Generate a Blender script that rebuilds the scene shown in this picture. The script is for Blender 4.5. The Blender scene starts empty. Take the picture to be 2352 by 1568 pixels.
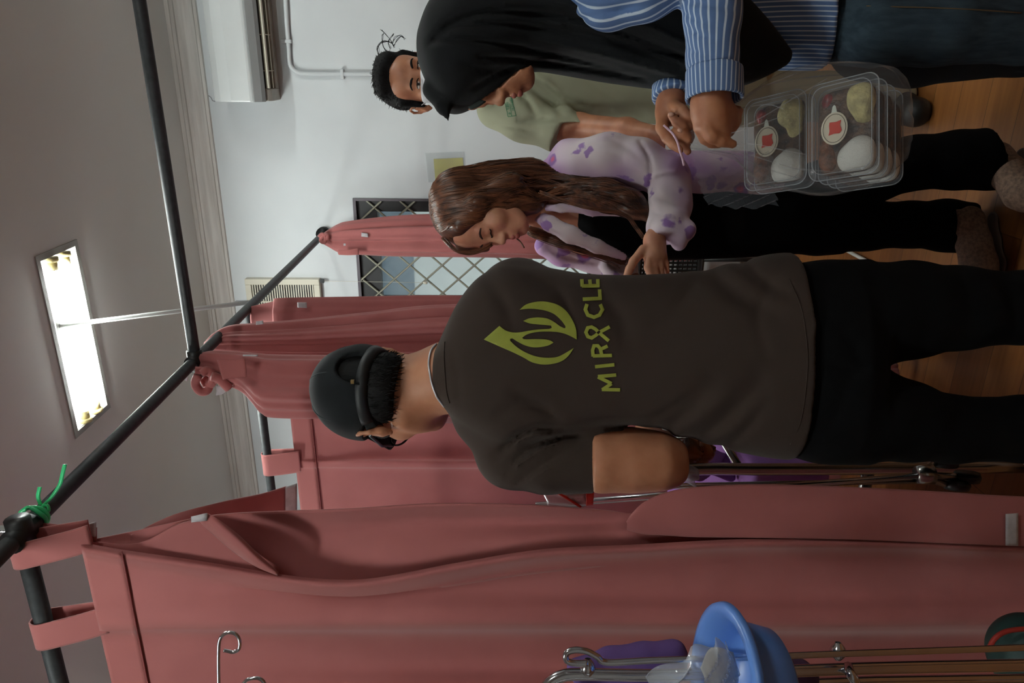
import bpy, bmesh, math, random
import numpy as np
from mathutils import Vector, Matrix
from mathutils.bvhtree import BVHTree
from mathutils.geometry import delaunay_2d_cdt

# ------------------------------------------------------------------ camera
FPX = 1680.0
YAW = math.radians(20.7)
PIT = math.atan(56.0 / FPX)
CAM = np.array([0.0, 0.0, 1.38])
RT = np.array([math.cos(YAW), math.sin(YAW), 0.0])
FH = np.array([-math.sin(YAW), math.cos(YAW), 0.0])
ZZ = np.array([0.0, 0.0, 1.0])
FW = FH * math.cos(PIT) - ZZ * math.sin(PIT)
UP = FH * math.sin(PIT) + ZZ * math.cos(PIT)
scene = bpy.context.scene
cd = bpy.data.cameras.new('camera')
cd.sensor_fit = 'HORIZONTAL'
cd.sensor_width = 36.0
cd.lens = FPX / 2352.0 * 36.0
cd.clip_start = 0.02
camera = bpy.data.objects.new('camera', cd)
scene.collection.objects.link(camera)
camera.matrix_world = Matrix(((-UP[0], RT[0], -FW[0], CAM[0]),
                              (-UP[1], RT[1], -FW[1], CAM[1]),
                              (-UP[2], RT[2], -FW[2], CAM[2]),
                              (0, 0, 0, 1)))
scene.camera = camera
# ------------------------------------------------------------------ world, exposure
vs = scene.view_settings
vs.view_transform = 'Standard'
vs.look = 'None'
vs.gamma = 1.0
vs.use_curve_mapping = False
vs.exposure = 0.0
world = bpy.data.worlds.new('world')
scene.world = world
world.use_nodes = True
world.node_tree.nodes['Background'].inputs[0].default_value = (0.86, 0.94, 1.0, 1)
world.node_tree.nodes['Background'].inputs[1].default_value = 4.2
TUBE_STRENGTH = 130.0

# ------------------------------------------------------------------ projection helpers (x, y are photograph pixels)
def ray(x, y):
    return FW + RT * ((784.0 - y) / FPX) + UP * ((1176.0 - x) / FPX)
def P(x, y, d):
    return CAM + ray(x, y) * d
def atY(x, y, Y):
    r = ray(x, y); return CAM + r * ((Y - CAM[1]) / r[1])
def atX(x, y, X):
    r = ray(x, y); return CAM + r * ((X - CAM[0]) / r[0])
def atZ(x, y, Z):
    r = ray(x, y); return CAM + r * ((Z - CAM[2]) / r[2])
def V3(p): return Vector((float(p[0]), float(p[1]), float(p[2])))

# ------------------------------------------------------------------ materials
MATS = {}
def srgb(c):
    o = []
    for v in c[:3]:
        v = v / 255.0
        o.append(v / 12.92 if v <= 0.04045 else ((v + 0.055) / 1.055) ** 2.4)
    return (o[0], o[1], o[2], 1.0)
class NT:
    def __init__(s, name):
        s.m = bpy.data.materials.new(name); s.m.use_nodes = True
        s.t = s.m.node_tree; s.n = s.t.nodes; s.b = s.n['Principled BSDF']; s.out = s.n['Material Output']
    def node(s, k, **kw):
        n = s.n.new(k)
        for a, v in kw.items():
            if a.startswith('i_'): n.inputs[a[2:].replace('_', ' ')].default_value = v
            else: setattr(n, a, v)
        return n
    def link(s, a, b): s.t.links.new(a, b)
def mat(name, col, rough=0.6, metal=0.0, noise=None, bump=None, sheen=0.0, spec=0.5, col2=None, clear=0.0, coord='Object', sss=0.0):
    """noise=(scale, amount, stretch xyz) mottles between col and col2; bump=(scale, strength, distance, stretch)"""
    if name in MATS: return MATS[name]
    T = NT(name); b = T.b
    b.inputs['Base Color'].default_value = srgb(col)
    b.inputs['Roughness'].default_value = rough
    b.inputs['Metallic'].default_value = metal
    b.inputs['Specular IOR Level'].default_value = spec
    if sheen: b.inputs['Sheen Weight'].default_value = sheen; b.inputs['Sheen Roughness'].default_value = 0.5
    if clear: b.inputs['Coat Weight'].default_value = clear
    if sss:
        b.inputs['Subsurface Weight'].default_value = sss
        b.inputs['Subsurface Radius'].default_value = (0.01, 0.004, 0.002)
        b.inputs['Subsurface Scale'].default_value = 1.0
    tc = T.node('ShaderNodeTexCoord')
    if noise:
        mp = T.node('ShaderNodeMapping'); T.link(tc.outputs[coord], mp.inputs[0])
        mp.inputs['Scale'].default_value = noise[2] if len(noise) > 2 else (1, 1, 1)
        nz = T.node('ShaderNodeTexNoise', i_Scale=noise[0], i_Detail=4.0)
        T.link(mp.outputs[0], nz.inputs['Vector'])
        mx = T.node('ShaderNodeMix', data_type='RGBA')
        c2 = col2 if col2 else [v * (1 - noise[1]) for v in col]
        mx.inputs[6].default_value = srgb(col); mx.inputs[7].default_value = srgb(c2)
        rp = T.node('ShaderNodeMapRange'); rp.inputs[1].default_value = 0.35; rp.inputs[2].default_value = 0.65
        T.link(nz.outputs[0], rp.inputs[0]); T.link(rp.outputs[0], mx.inputs[0])
        T.link(mx.outputs[2], b.inputs['Base Color'])
    if bump:
        mp = T.node('ShaderNodeMapping'); T.link(tc.outputs[coord], mp.inputs[0])
        mp.inputs['Scale'].default_value = bump[3] if len(bump) > 3 else (1, 1, 1)
        nz = T.node('ShaderNodeTexNoise', i_Scale=bump[0], i_Detail=3.0)
        T.link(mp.outputs[0], nz.inputs['Vector'])
        bp = T.node('ShaderNodeBump', i_Strength=bump[1], i_Distance=bump[2])
        T.link(nz.outputs[0], bp.inputs['Height']); T.link(bp.outputs[0], b.inputs['Normal'])
    MATS[name] = T.m
    return T.m

# ------------------------------------------------------------------ object helpers
COL = scene.collection
def tag(o, label=None, cat=None, group=None, kind=None):
    if label: o['label'] = label
    if cat: o['category'] = cat
    if group: o['group'] = group
    if kind: o['kind'] = kind
    return o
def empty(name, loc, label=None, cat=None, group=None):
    o = bpy.data.objects.new(name, None); COL.objects.link(o)
    o.location = V3(loc); o.empty_display_size = 0.05
    tag(o, label, cat, group)
    return o
def obj_from(name, verts, faces, m, parent=None, smooth=True, sharp=None):
    """verts in world coordinates; origin moved to the mesh's base centre so pieces sit in world space"""
    me = bpy.data.meshes.new(name)
    v = np.asarray(verts, dtype=np.float64)
    off = np.zeros(3)
    if parent is not None:
        off = np.array(parent.get('_w', parent.location))
    me.from_pydata([tuple(q) for q in (v - off)], [], faces)
    me.validate(); me.update()
    if smooth: me.polygons.foreach_set('use_smooth', [True] * len(me.polygons))
    o = bpy.data.objects.new(name, me); COL.objects.link(o)
    if m is not None:
        for q in (m if isinstance(m, (list, tuple)) else [m]): me.materials.append(q)
    if parent is not None:
        o.parent = parent
        o['_w'] = [float(q) for q in off]
    return o
class MB:
    """collects world-space pieces into one mesh"""
    def __init__(s): s.v = []; s.f = []
    def add(s, verts, faces):
        n = len(s.v); s.v += [tuple(q) for q in verts]; s.f += [tuple(i + n for i in f) for f in faces]; return s
    def box(s, lo, hi, R=None, c=None, bev=0.0):
        lo = np.array(lo, float); hi = np.array(hi, float)
        bm = bmesh.new(); bmesh.ops.create_cube(bm, size=1.0)
        for v in bm.verts: v.co = Vector(((lo + hi) / 2 + (np.array(v.co)) * (hi - lo)))
        if bev: bmesh.ops.bevel(bm, geom=list(bm.edges), offset=bev, segments=2, affect='EDGES', profile=0.6)
        return s._bm(bm, R, c)
    def _bm(s, bm, R=None, c=None):
        bm.verts.index_update()
        vs_ = [np.array(v.co) for v in bm.verts]
        if R is not None: vs_ = [np.array(c) + R @ (q) for q in vs_]
        s.add(vs_, [[v.index for v in f.verts] for f in bm.faces]); bm.free(); return s
    def tube(s, pts, r, n=10, cap=True, closed=False):
        pts = [np.array(p, float) for p in pts]; N = len(pts)
        rs = r if isinstance(r, (list, tuple, np.ndarray)) else [r] * N
        up = None; base = len(s.v)
        for i, p in enumerate(pts):
            if closed: t = pts[(i + 1) % N] - pts[i - 1]
            else: t = pts[min(i + 1, N - 1)] - pts[max(i - 1, 0)]
            t = t / (np.linalg.norm(t) + 1e-12)
            if up is None:
                up = np.array([0, 0, 1.0]) if abs(t[2]) < 0.9 else np.array([1.0, 0, 0])
            a = up - t * np.dot(up, t); a /= np.linalg.norm(a) + 1e-12; up = a
            b = np.cross(t, a)
            for k in range(n):
                th = 2 * math.pi * k / n
                s.v.append(tuple(p + rs[i] * (a * math.cos(th) + b * math.sin(th))))
        for i in range(N if closed else N - 1):
            j = (i + 1) % N
            for k in range(n):
                k2 = (k + 1) % n
                s.f.append((base + i * n + k, base + i * n + k2, base + j * n + k2, base + j * n + k))
        if cap and not closed:
            s.f.append(tuple(base + k for k in range(n))[::-1])
            s.f.append(tuple(base + (N - 1) * n + k for k in range(n)))
        return s
    def lathe(s, prof, c, ax=(0, 0, 1), n=32, R=None):
        ax = np.array(ax, float); ax /= np.linalg.norm(ax)
        a = np.cross(ax, [1, 0, 0] if abs(ax[0]) < 0.9 else [0, 1, 0]); a /= np.linalg.norm(a); b = np.cross(ax, a)
        base = len(s.v); m = len(prof)
        for (r, h) in prof:
            for k in range(n):
                th = 2 * math.pi * k / n
                s.v.append(tuple(np.array(c) + ax * h + r * (a * math.cos(th) + b * math.sin(th))))
        for i in range(m - 1):
            for k in range(n):
                k2 = (k + 1) % n
                s.f.append((base + i * n + k, base + i * n + k2, base + (i + 1) * n + k2, base + (i + 1) * n + k))
        return s
    def build(s, name, m, parent=None, smooth=False, auto=None):
        o = obj_from(name, s.v, s.f, m, parent, smooth)
        if auto is not None: smooth_by_angle(o, auto)
        return o
def smooth_by_angle(o, deg=35):
    me = o.data
    me.polygons.foreach_set('use_smooth', [True] * len(me.polygons))
    bm = bmesh.new(); bm.from_mesh(me); a = math.radians(deg)
    for e in bm.edges:
        if len(e.link_faces) == 2 and e.calc_face_angle(0) > a: e.smooth = False
    bm.to_mesh(me); bm.free()
def spline(pts, n=8, closed=False):
    pts = np.array(pts, float); N = len(pts); out = []
    rng = range(N if closed else N - 1)
    for i in rng:
        if closed: p0, p1, p2, p3 = pts[i - 1], pts[i], pts[(i + 1) % N], pts[(i + 2) % N]
        else:
            p1, p2 = pts[i], pts[i + 1]
            p0 = pts[i - 1] if i > 0 else 2 * p1 - p2
            p3 = pts[i + 2] if i + 2 < N else 2 * p2 - p1
        for k in range(n):
            t = k / n
            out.append(0.5 * ((2 * p1) + (-p0 + p2) * t + (2 * p0 - 5 * p1 + 4 * p2 - p3) * t * t + (-p0 + 3 * p1 - 3 * p2 + p3) * t ** 3))
    if not closed: out.append(pts[-1])
    return np.array(out)
def sheet(rows, nu=8, nv=8, wave=None):
    """rows: list of rows of 3-D points (same count). returns fine grid array [V,U,3]"""
    R = np.array([spline(r, nu) for r in rows])
    G = np.stack([spline(R[:, k], nv) for k in range(R.shape[1])], axis=1)
    if wave is not None: G = wave(G)
    return G
def sheet_obj(name, G, m, parent=None, thick=0.002):
    h, w = G.shape[:2]
    f = [(i * w + j, i * w + j + 1, (i + 1) * w + j + 1, (i + 1) * w + j) for i in range(h - 1) for j in range(w - 1)]
    o = obj_from(name, G.reshape(-1, 3), f, m, parent, True)
    if thick:
        md = o.modifiers.new('thickness', 'SOLIDIFY'); md.thickness = thick; md.offset = 0
    return o

# ------------------------------------------------------------------ implicit modelling
class SDF:
    def __init__(s, lo, hi, h):
        s.lo = np.array(lo, float); s.h = h
        s.n = np.maximum(4, np.ceil((np.array(hi, float) - s.lo) / h).astype(int))
        s.V = np.full(s.n, 1.0, dtype=np.float32)
        s.ax = [s.lo[i] + h * np.arange(s.n[i]) for i in range(3)]
    def _sub(s, lo, hi):
        a = np.clip(np.floor((np.array(lo) - s.lo) / s.h).astype(int), 0, s.n - 1)
        b = np.clip(np.ceil((np.array(hi) - s.lo) / s.h).astype(int) + 1, 1, s.n)
        sl = tuple(slice(a[i], max(b[i], a[i] + 1)) for i in range(3))
        X, Y, Z = np.meshgrid(*[s.ax[i][sl[i]] for i in range(3)], indexing='ij')
        return sl, X, Y, Z
    def mix(s, sl, d, k, mode):
        A = s.V[sl]
        if mode == 'add':
            if k > 0:
                h = np.clip(0.5 + 0.5 * (A - d) / k, 0, 1); r = A * (1 - h) + d * h - k * h * (1 - h)
            else: r = np.minimum(A, d)
        elif mode == 'cut':
            d = -d
            if k > 0:
                h = np.clip(0.5 - 0.5 * (A - d) / k, 0, 1); r = A * (1 - h) + d * h + k * h * (1 - h)
            else: r = np.maximum(A, d)
        else:
            if k > 0:
                h = np.clip(0.5 - 0.5 * (A - d) / k, 0, 1); r = A * (1 - h) + d * h + k * h * (1 - h)
            else: r = np.maximum(A, d)
        s.V[sl] = r
        return s
    def cone(s, p1, r1, p2, r2, k=0.01, mode='add', sq=None):
        """round cone; sq=(axis vector, factor) flattens it along the axis about its own centre line"""
        p1 = np.array(p1, float); p2 = np.array(p2, float)
        m = max(r1, r2) + k + 4 * s.h
        sl, X, Y, Z = s._sub(np.minimum(p1, p2) - m, np.maximum(p1, p2) + m)
        Q = np.stack([X - p1[0], Y - p1[1], Z - p1[2]], -1); ba = p2 - p1
        sc = 1.0
        if sq is not None:
            ax, fct = np.array(sq[0], float), sq[1]; ax /= np.linalg.norm(ax)
            L0 = np.dot(ba, ba) + 1e-9
            t0 = np.clip((Q @ ba) / L0, 0, 1)
            D = Q - t0[..., None] * ba
            c = D @ ax
            D = D + c[..., None] * ax * (1 / fct - 1)
            rr = r1 + (r2 - r1) * t0
            d = (np.sqrt((D ** 2).sum(-1)) - rr) * fct
            return s.mix(sl, d.astype(np.float32), k, mode)
        L = np.dot(ba, ba) + 1e-9
        t = np.clip((Q @ ba) / L, 0, 1)
        D = Q - t[..., None] * ba
        d = np.sqrt((D ** 2).sum(-1)) - (r1 + (r2 - r1) * t)
        return s.mix(sl, d.astype(np.float32), k, mode)
    def chain(s, pr, k=0.01, mode='add', sq=None):
        for (p, r), (q, t) in zip(pr[:-1], pr[1:]): s.cone(p, r, q, t, k, mode, sq)
        return s
    def ell(s, c, rad, axes=None, k=0.01, mode='add'):
        c = np.array(c, float); rad = np.array(rad, float)
        m = rad.max() + k + 4 * s.h
        sl, X, Y, Z = s._sub(c - m, c + m)
        Q = np.stack([X - c[0], Y - c[1], Z - c[2]], -1)
        if axes is not None: Q = Q @ np.array(axes, float).T
        q = Q / rad; l = np.sqrt((q ** 2).sum(-1)) + 1e-9
        g = np.sqrt((Q ** 2 / rad ** 4).sum(-1)) + 1e-9
        d = l * (l - 1) / g
        return s.mix(sl, d.astype(np.float32), k, mode)
    def loft(s, secs, k=0.01, mode='add', p=2.3, ext=0.0):
        """secs: rows (x, y_a, y_b, depth, half_thickness) ordered by x; cross-sections in the plane facing UP"""
        S = np.array(secs, float)
        cen = np.array([P(r[0], (r[1] + r[2]) / 2, r[3]) for r in S])
        hw = np.abs(S[:, 2] - S[:, 1]) / 2 / FPX * S[:, 3]
        ht = S[:, 4]
        bb = (cen - CAM) @ UP
        A = (cen - CAM) @ RT; D = (cen - CAM) @ FW
        m = max(hw.max(), ht.max()) + k + 4 * s.h
        sl, X, Y, Z = s._sub(cen.min(0) - m, cen.max(0) + m)
        Q = np.stack([X - CAM[0], Y - CAM[1], Z - CAM[2]], -1)
        b = Q @ UP; a = Q @ RT; d = Q @ FW
        o = np.argsort(bb); bs = bb[o]
        # smooth interpolation
        tt = np.linspace(bs[0], bs[-1], 200)
        def itp(val):
            y = np.interp(tt, bs, val[o]); ker = np.hanning(21); ker /= ker.sum()
            y2 = np.convolve(np.pad(y, 10, mode='reflect', reflect_type='odd'), ker, 'valid')
            return np.interp(b, tt, y2)
        a0, d0, w, t = itp(A), itp(D), itp(hw), itp(ht)
        w = np.maximum(w, 1e-3); t = np.maximum(t, 1e-3)
        q = (np.abs((a - a0) / w) ** p + np.abs((d - d0) / t) ** p) ** (1 / p)
        dd = (q - 1) * np.minimum(w, t)
        cap = np.maximum(b - bs[-1] - ext, bs[0] - ext - b)
        dd = np.maximum(dd, cap)
        return s.mix(sl, dd.astype(np.float32), k, mode)
    def plane(s, p, n, k=0.0, mode='int', lo=None, hi=None):
        """keep the side the normal points away from"""
        if lo is None: lo, hi = s.lo, s.lo + s.h * s.n
        sl, X, Y, Z = s._sub(lo, hi); n = np.array(n, float); n /= np.linalg.norm(n)
        d = (X - p[0]) * n[0] + (Y - p[1]) * n[1] + (Z - p[2]) * n[2]
        return s.mix(sl, d.astype(np.float32), k, mode)
    def warp(s, fn, lo=None, hi=None):
        if lo is None: lo, hi = s.lo, s.lo + s.h * s.n
        sl, X, Y, Z = s._sub(lo, hi)
        s.V[sl] += fn(X, Y, Z).astype(np.float32); return s
    def creases(s, lines, front=None):
        """lines: (pixel polyline [(x,y)..], depth, width_px, amount m, +dent/-ridge)"""
        for pts, dep, wpx, amt in lines:
            w = wpx / FPX * dep
            p3 = [P(q[0], q[1], dep) for q in (spline(pts, 4) if len(pts) > 2 else pts)]
            m = max(3 * w, 0.05)
            lo = np.min(p3, 0) - m - 0.12; hi = np.max(p3, 0) + m + 0.12
            sl, X, Y, Z = s._sub(lo, hi)
            if X.size == 0: continue
            Q = np.stack([X - CAM[0], Y - CAM[1], Z - CAM[2]], -1)
            d = Q @ FW; px = 1176 - FPX * (Q @ UP) / d; py = 784 - FPX * (Q @ RT) / d
            best = np.full(px.shape, 1e9); tt = np.zeros(px.shape)
            pp = np.array([[q[0], q[1]] for q in (spline(pts, 4) if len(pts) > 2 else np.array(pts, float))])
            n = len(pp) - 1
            for i in range(n):
                a = pp[i]; ab = pp[i + 1] - a; L = ab @ ab + 1e-9
                t = np.clip(((px - a[0]) * ab[0] + (py - a[1]) * ab[1]) / L, 0, 1)
                e = np.hypot(px - a[0] - t * ab[0], py - a[1] - t * ab[1])
                u = (i + t) / n; tt = np.where(e < best, u, tt); best = np.minimum(best, e)
            fade = np.sin(np.pi * np.clip(0.08 + 0.84 * tt, 0, 1)) ** 0.5
            s.V[sl] += (amt * fade * np.exp(-(best / wpx) ** 2)).astype(np.float32)
        return s
    def mesh(s, smooth=0):
        V = s.V.astype(np.float64); nx, ny, nz = V.shape
        V[0], V[-1] = 1, 1; V[:, 0], V[:, -1] = 1, 1; V[:, :, 0], V[:, :, -1] = 1, 1
        ins = V < 0
        c = [ins[i:nx - 1 + i, j:ny - 1 + j, k:nz - 1 + k] for i in (0, 1) for j in (0, 1) for k in (0, 1)]
        cnt = sum(q.astype(np.int8) for q in c)
        act = (cnt > 0) & (cnt < 8)
        idx = np.argwhere(act); N = len(idx)
        if N == 0: return np.zeros((0, 3)), []
        vid = np.full(act.shape, -1, int); vid[act] = np.arange(N)
        acc = np.zeros((N, 3)); w = np.zeros(N)
        I, J, K = idx.T
        def val(o): return V[I + o[0], J + o[1], K + o[2]]
        cs = [(i, j, k) for i in (0, 1) for j in (0, 1) for k in (0, 1)]
        for a in cs:
            for ax in range(3):
                if a[ax] == 0:
                    b = list(a); b[ax] = 1; va, vb = val(a), val(b)
                    m = (va < 0) != (vb < 0)
                    t = np.where(m, va / np.where(m, va - vb, 1), 0)
                    q = np.tile(np.array(a, float), (N, 1)); q[:, ax] += t
                    acc[m] += q[m]; w[m] += 1
        vt = (idx + acc / w[:, None]) * s.h + s.lo
        F = []
        def quads(m, base, offs, flipmask):
            e = np.argwhere(m)
            q = np.stack([vid[tuple((e + np.array(o)).T)] for o in offs], 1)
            fl = flipmask[m]
            q[fl] = q[fl][:, ::-1]
            F.append(q)
        m = ins[:-1, 1:-1, 1:-1] != ins[1:, 1:-1, 1:-1]
        quads(m, 0, [(0, 0, 0), (0, 1, 0), (0, 1, 1), (0, 0, 1)], ~ins[:-1, 1:-1, 1:-1])
        m = ins[1:-1, :-1, 1:-1] != ins[1:-1, 1:, 1:-1]
        quads(m, 0, [(0, 0, 0), (0, 0, 1), (1, 0, 1), (1, 0, 0)], ~ins[1:-1, :-1, 1:-1])
        m = ins[1:-1, 1:-1, :-1] != ins[1:-1, 1:-1, 1:]
        quads(m, 0, [(0, 0, 0), (1, 0, 0), (1, 1, 0), (0, 1, 0)], ~ins[1:-1, 1:-1, :-1])
        F = np.concatenate(F); F = F[(F >= 0).all(1)]
        for _ in range(smooth):
            a = np.zeros_like(vt); n = np.zeros(N)
            for i in range(4):
                np.add.at(a, F[:, i], vt[F[:, (i + 1) % 4]]); np.add.at(a, F[:, (i + 1) % 4], vt[F[:, i]])
                np.add.at(n, F[:, i], 1); np.add.at(n, F[:, (i + 1) % 4], 1)
            vt = vt * 0.4 + 0.6 * a / np.maximum(n, 1)[:, None]
        return vt, F
    def build(s, name, m, parent=None, smooth=1, keep=True):
        v, F = s.mesh(smooth)
        if keep and len(F):
            v, F = biggest(v, F)
        off = np.array(parent.get('_w', parent.location)) if parent is not None else np.zeros(3)
        me = bpy.data.meshes.new(name)
        me.vertices.add(len(v)); me.vertices.foreach_set('co', (v - off).ravel())
        me.loops.add(4 * len(F)); me.loops.foreach_set('vertex_index', F.ravel().astype(np.int32))
        me.polygons.add(len(F)); me.polygons.foreach_set('loop_start', np.arange(0, 4 * len(F), 4, dtype=np.int32))
        me.polygons.foreach_set('use_smooth', np.ones(len(F), bool))
        me.update(calc_edges=True); me.validate()
        for q in (m if isinstance(m, (list, tuple)) else [m]): me.materials.append(q)
        o = bpy.data.objects.new(name, me); COL.objects.link(o)
        if parent is not None: o.parent = parent; o['_w'] = [float(q) for q in off]
        return o
def biggest(v, F, frac=0.0):
    """drop stray islands, keep the largest"""
    N = len(v); lab = np.arange(N)
    e = np.concatenate([F[:, [0, 1]], F[:, [1, 2]], F[:, [2, 3]]])
    for _ in range(3000):
        old = lab.copy()
        a, b = lab[e[:, 0]], lab[e[:, 1]]
        m = np.minimum(a, b)
        np.minimum.at(lab, a, m); np.minimum.at(lab, b, m)
        np.minimum.at(lab, e[:, 0], m); np.minimum.at(lab, e[:, 1], m)
        for _k in range(3): lab = lab[lab]
        if (lab == old).all(): break
    c = np.bincount(lab, minlength=N); k = lab == c.argmax()
    new = np.cumsum(k) - 1
    Fk = F[k[F].all(1)]
    drop = np.sort(c[c > 400])[::-1]
    if len(drop) > 1:
        for q in np.where(c > 400)[0]: w_ = v[lab == q]; print('ISLANDS', c[q], w_.min(0).round(2), w_.max(0).round(2))
    return v[k], new[Fk]
def bvh_of(o):
    off = Vector(o.get('_w', (0, 0, 0)))
    me = o.data
    return BVHTree.FromPolygons([v.co + off for v in me.vertices], [tuple(p.vertices) for p in me.polygons])
def cast(bvh, x, y, lift=0.0015, default=None):
    r = ray(x, y); L = np.linalg.norm(r)
    h = bvh.ray_cast(V3(CAM), V3(r / L))
    if h[0] is None: return default
    n = h[1]
    if n.dot(V3(r)) > 0: n = -n
    return np.array(h[0]) + np.array(n) * lift
def decal(name, loops, bvh, m, parent, step=4.0, lift=0.0015, holes=()):
    """lays flat shapes given as pixel outlines onto the surface seen there, as a thin print"""
    V = []; F = []
    for loop in loops:
        loop = np.array(loop, float)
        lo, hi = loop.min(0), loop.max(0)
        pts = [Vector(q) for q in loop]; n = len(pts)
        edges = [(i, (i + 1) % n) for i in range(n)]
        for hl in holes:
            hl = np.array(hl, float)
            if (hl.min(0) > lo).all() and (hl.max(0) < hi).all():
                b = len(pts); pts += [Vector(q) for q in hl]; k = len(hl)
                edges += [(b + i, b + (i + 1) % k) for i in range(k)]
        for gx in np.arange(lo[0] + step / 2, hi[0], step):
            for gy in np.arange(lo[1] + step / 2, hi[1], step):
                pts.append(Vector((gx, gy)))
        vo, eo, fo = delaunay_2d_cdt(pts, edges, [], 0, 1e-4)[:3]
        P2 = np.array([[q.x, q.y] for q in vo])
        hs = [np.array(h_, float) for h_ in holes]
        b = len(V); cache = {}
        for f in fo:
            c = P2[list(f)].mean(0)
            if not inside(c, loop) or any(inside(c, h_) for h_ in hs): continue
            ids = []
            for i in f:
                if i not in cache:
                    q = cast(bvh, P2[i][0], P2[i][1], lift)
                    if q is None: ids = None; break
                    cache[i] = len(V); V.append(q)
                ids.append(cache[i])
            if ids: F.append(tuple(ids))
    return obj_from(name, V, F, m, parent, True)
def inside(p, poly):
    x, y = p; c = False; n = len(poly); j = n - 1
    for i in range(n):
        if ((poly[i][1] > y) != (poly[j][1] > y)) and (x < (poly[j][0] - poly[i][0]) * (y - poly[i][1]) / (poly[j][1] - poly[i][1] + 1e-12) + poly[i][0]): c = not c
        j = i
    return c
def noise3(seed=0, scale=10.0, n=6, stretch=(1, 1, 1)):
    r = np.random.RandomState(seed); K = r.randn(n, 3) * scale * np.array(stretch); ph = r.rand(n) * 6.28
    def f(X, Y, Z):
        o = 0
        for k, p in zip(K, ph): o = o + np.sin(X * k[0] + Y * k[1] + Z * k[2] + p)
        return o / n
    return f
# ================================================================== room shell
WY = 3.65      # back wall plane
CZ = 2.80      # ceiling height
XL, XR, YB = -4.6, 4.4, -3.6
m_wall = mat('wall_paint', (218, 222, 224), 0.75, noise=(1.6, 0.05), col2=(205, 209, 212), bump=(60, 0.08, 0.002))
m_ceil = mat('ceiling_paint', (226, 223, 219), 0.85, noise=(0.9, 0.05), col2=(220, 216, 211), bump=(200, 0.05, 0.001))
m_corn = mat('cornice_plaster', (222, 217, 212), 0.7, noise=(14, 0.12, (0.2, 3, 3)), col2=(200, 194, 188))
m_white = mat('white_plastic', (226, 226, 220), 0.35)
m_offw = mat('aged_white_plastic', (214, 208, 190), 0.45)
m_dark = mat('dark_painted_frame', (34, 34, 36), 0.5)
m_black = mat('black_plastic', (22, 22, 23), 0.45)
m_chrome = mat('chrome', (200, 200, 205), 0.18, 1.0)
m_rail = mat('dark_grey_rail', (60, 63, 65), 0.55, 0.15, noise=(60, 0.2), col2=(48, 52, 54))

def floor_mat():
    T = NT('oak_floor'); b = T.b
    tc = T.node('ShaderNodeTexCoord'); mp = T.node('ShaderNodeMapping'); T.link(tc.outputs['Object'], mp.inputs[0])
    br = T.node('ShaderNodeTexBrick', i_Scale=1.0, i_Mortar_Size=0.0012, i_Brick_Width=1.1, i_Row_Height=0.13, i_Bias=0.0)
    br.offset = 0.37
    br.inputs['Color1'].default_value = srgb((144, 92, 46)); br.inputs['Color2'].default_value = srgb((122, 74, 35)); br.inputs['Mortar'].default_value = srgb((86, 52, 26))
    T.link(mp.outputs[0], br.inputs['Vector'])
    m2 = T.node('ShaderNodeMapping'); T.link(tc.outputs['Object'], m2.inputs[0]); m2.inputs['Scale'].default_value = (1.2, 14, 1)
    nz = T.node('ShaderNodeTexNoise', i_Scale=4.0, i_Detail=6.0); T.link(m2.outputs[0], nz.inputs['Vector'])
    mx = T.node('ShaderNodeMix', data_type='RGBA', blend_type='MULTIPLY'); mx.inputs[0].default_value = 0.55
    cr = T.node('ShaderNodeValToRGB'); cr.color_ramp.elements[0].color = (0.55, 0.5, 0.45, 1); cr.color_ramp.elements[0].position = 0.3
    cr.color_ramp.elements[1].position = 0.65
    T.link(nz.outputs[0], cr.inputs[0]); T.link(br.outputs[0], mx.inputs[6]); T.link(cr.outputs[0], mx.inputs[7])
    T.link(mx.outputs[2], b.inputs['Base Color']); b.inputs['Roughness'].default_value = 0.38
    return T.m
def plane_grid(name, xs, ys, z, holes, m, thick):
    mb = MB()
    for i in range(len(xs) - 1):
        for j in range(len(ys) - 1):
            cx, cy = (xs[i] + xs[i + 1]) / 2, (ys[j] + ys[j + 1]) / 2
            if any(h[0] < cx < h[1] and h[2] < cy < h[3] for h in holes): continue
            mb.box((xs[i], ys[j], z), (xs[i + 1], ys[j + 1], z + thick))
    return mb
tag(MB().box((XL, YB, -0.05), (XR, WY + 0.1, 0)).build('floor', floor_mat()), kind='structure')
FIX = [(-1.205, -0.595, 2.30, 2.515), (0.85, 1.46, 2.30, 2.515), (-1.205, -0.595, -0.20, 0.015), (0.85, 1.46, 0.1, 0.315), (-2.56, -1.95, 1.62, 1.835)]
xs = sorted({XL, XR} | {f[0] for f in FIX} | {f[1] for f in FIX}); ys = sorted({YB, WY + 0.1} | {f[2] for f in FIX} | {f[3] for f in FIX})
tag(plane_grid('ceiling', xs, ys, CZ, FIX, m_ceil, 0.12).build('ceiling', m_ceil), kind='structure')
# back wall with a window opening and an exhaust fan opening
WX0, WX1, WZ0, WZ1 = -1.20, -0.635, 0.80, 2.03
FANC = (atY(567, 640, WY)[0], atY(735, 640, WY)[2])
fx1 = atY(650, 637, WY)[0]; fz1 = atY(566, 640, WY)[2]; fz0 = atY(736, 640, WY)[2]; fx0 = fx1 - (fz1 - fz0)
def wall_cells(xs, zs, holes, y0, y1):
    mb = MB()
    for i in range(len(xs) - 1):
        for j in range(len(zs) - 1):
            cx, cz = (xs[i] + xs[i + 1]) / 2, (zs[j] + zs[j + 1]) / 2
            if any(h[0] < cx < h[1] and h[2] < cz < h[3] for h in holes): continue
            mb.box((xs[i], y0, zs[j]), (xs[i + 1], y1, zs[j + 1]))
    return mb
hl = [(WX0, WX1, WZ0, WZ1), (fx0 + 0.02, fx1 - 0.02, fz0 + 0.02, fz1 - 0.02)]
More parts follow.
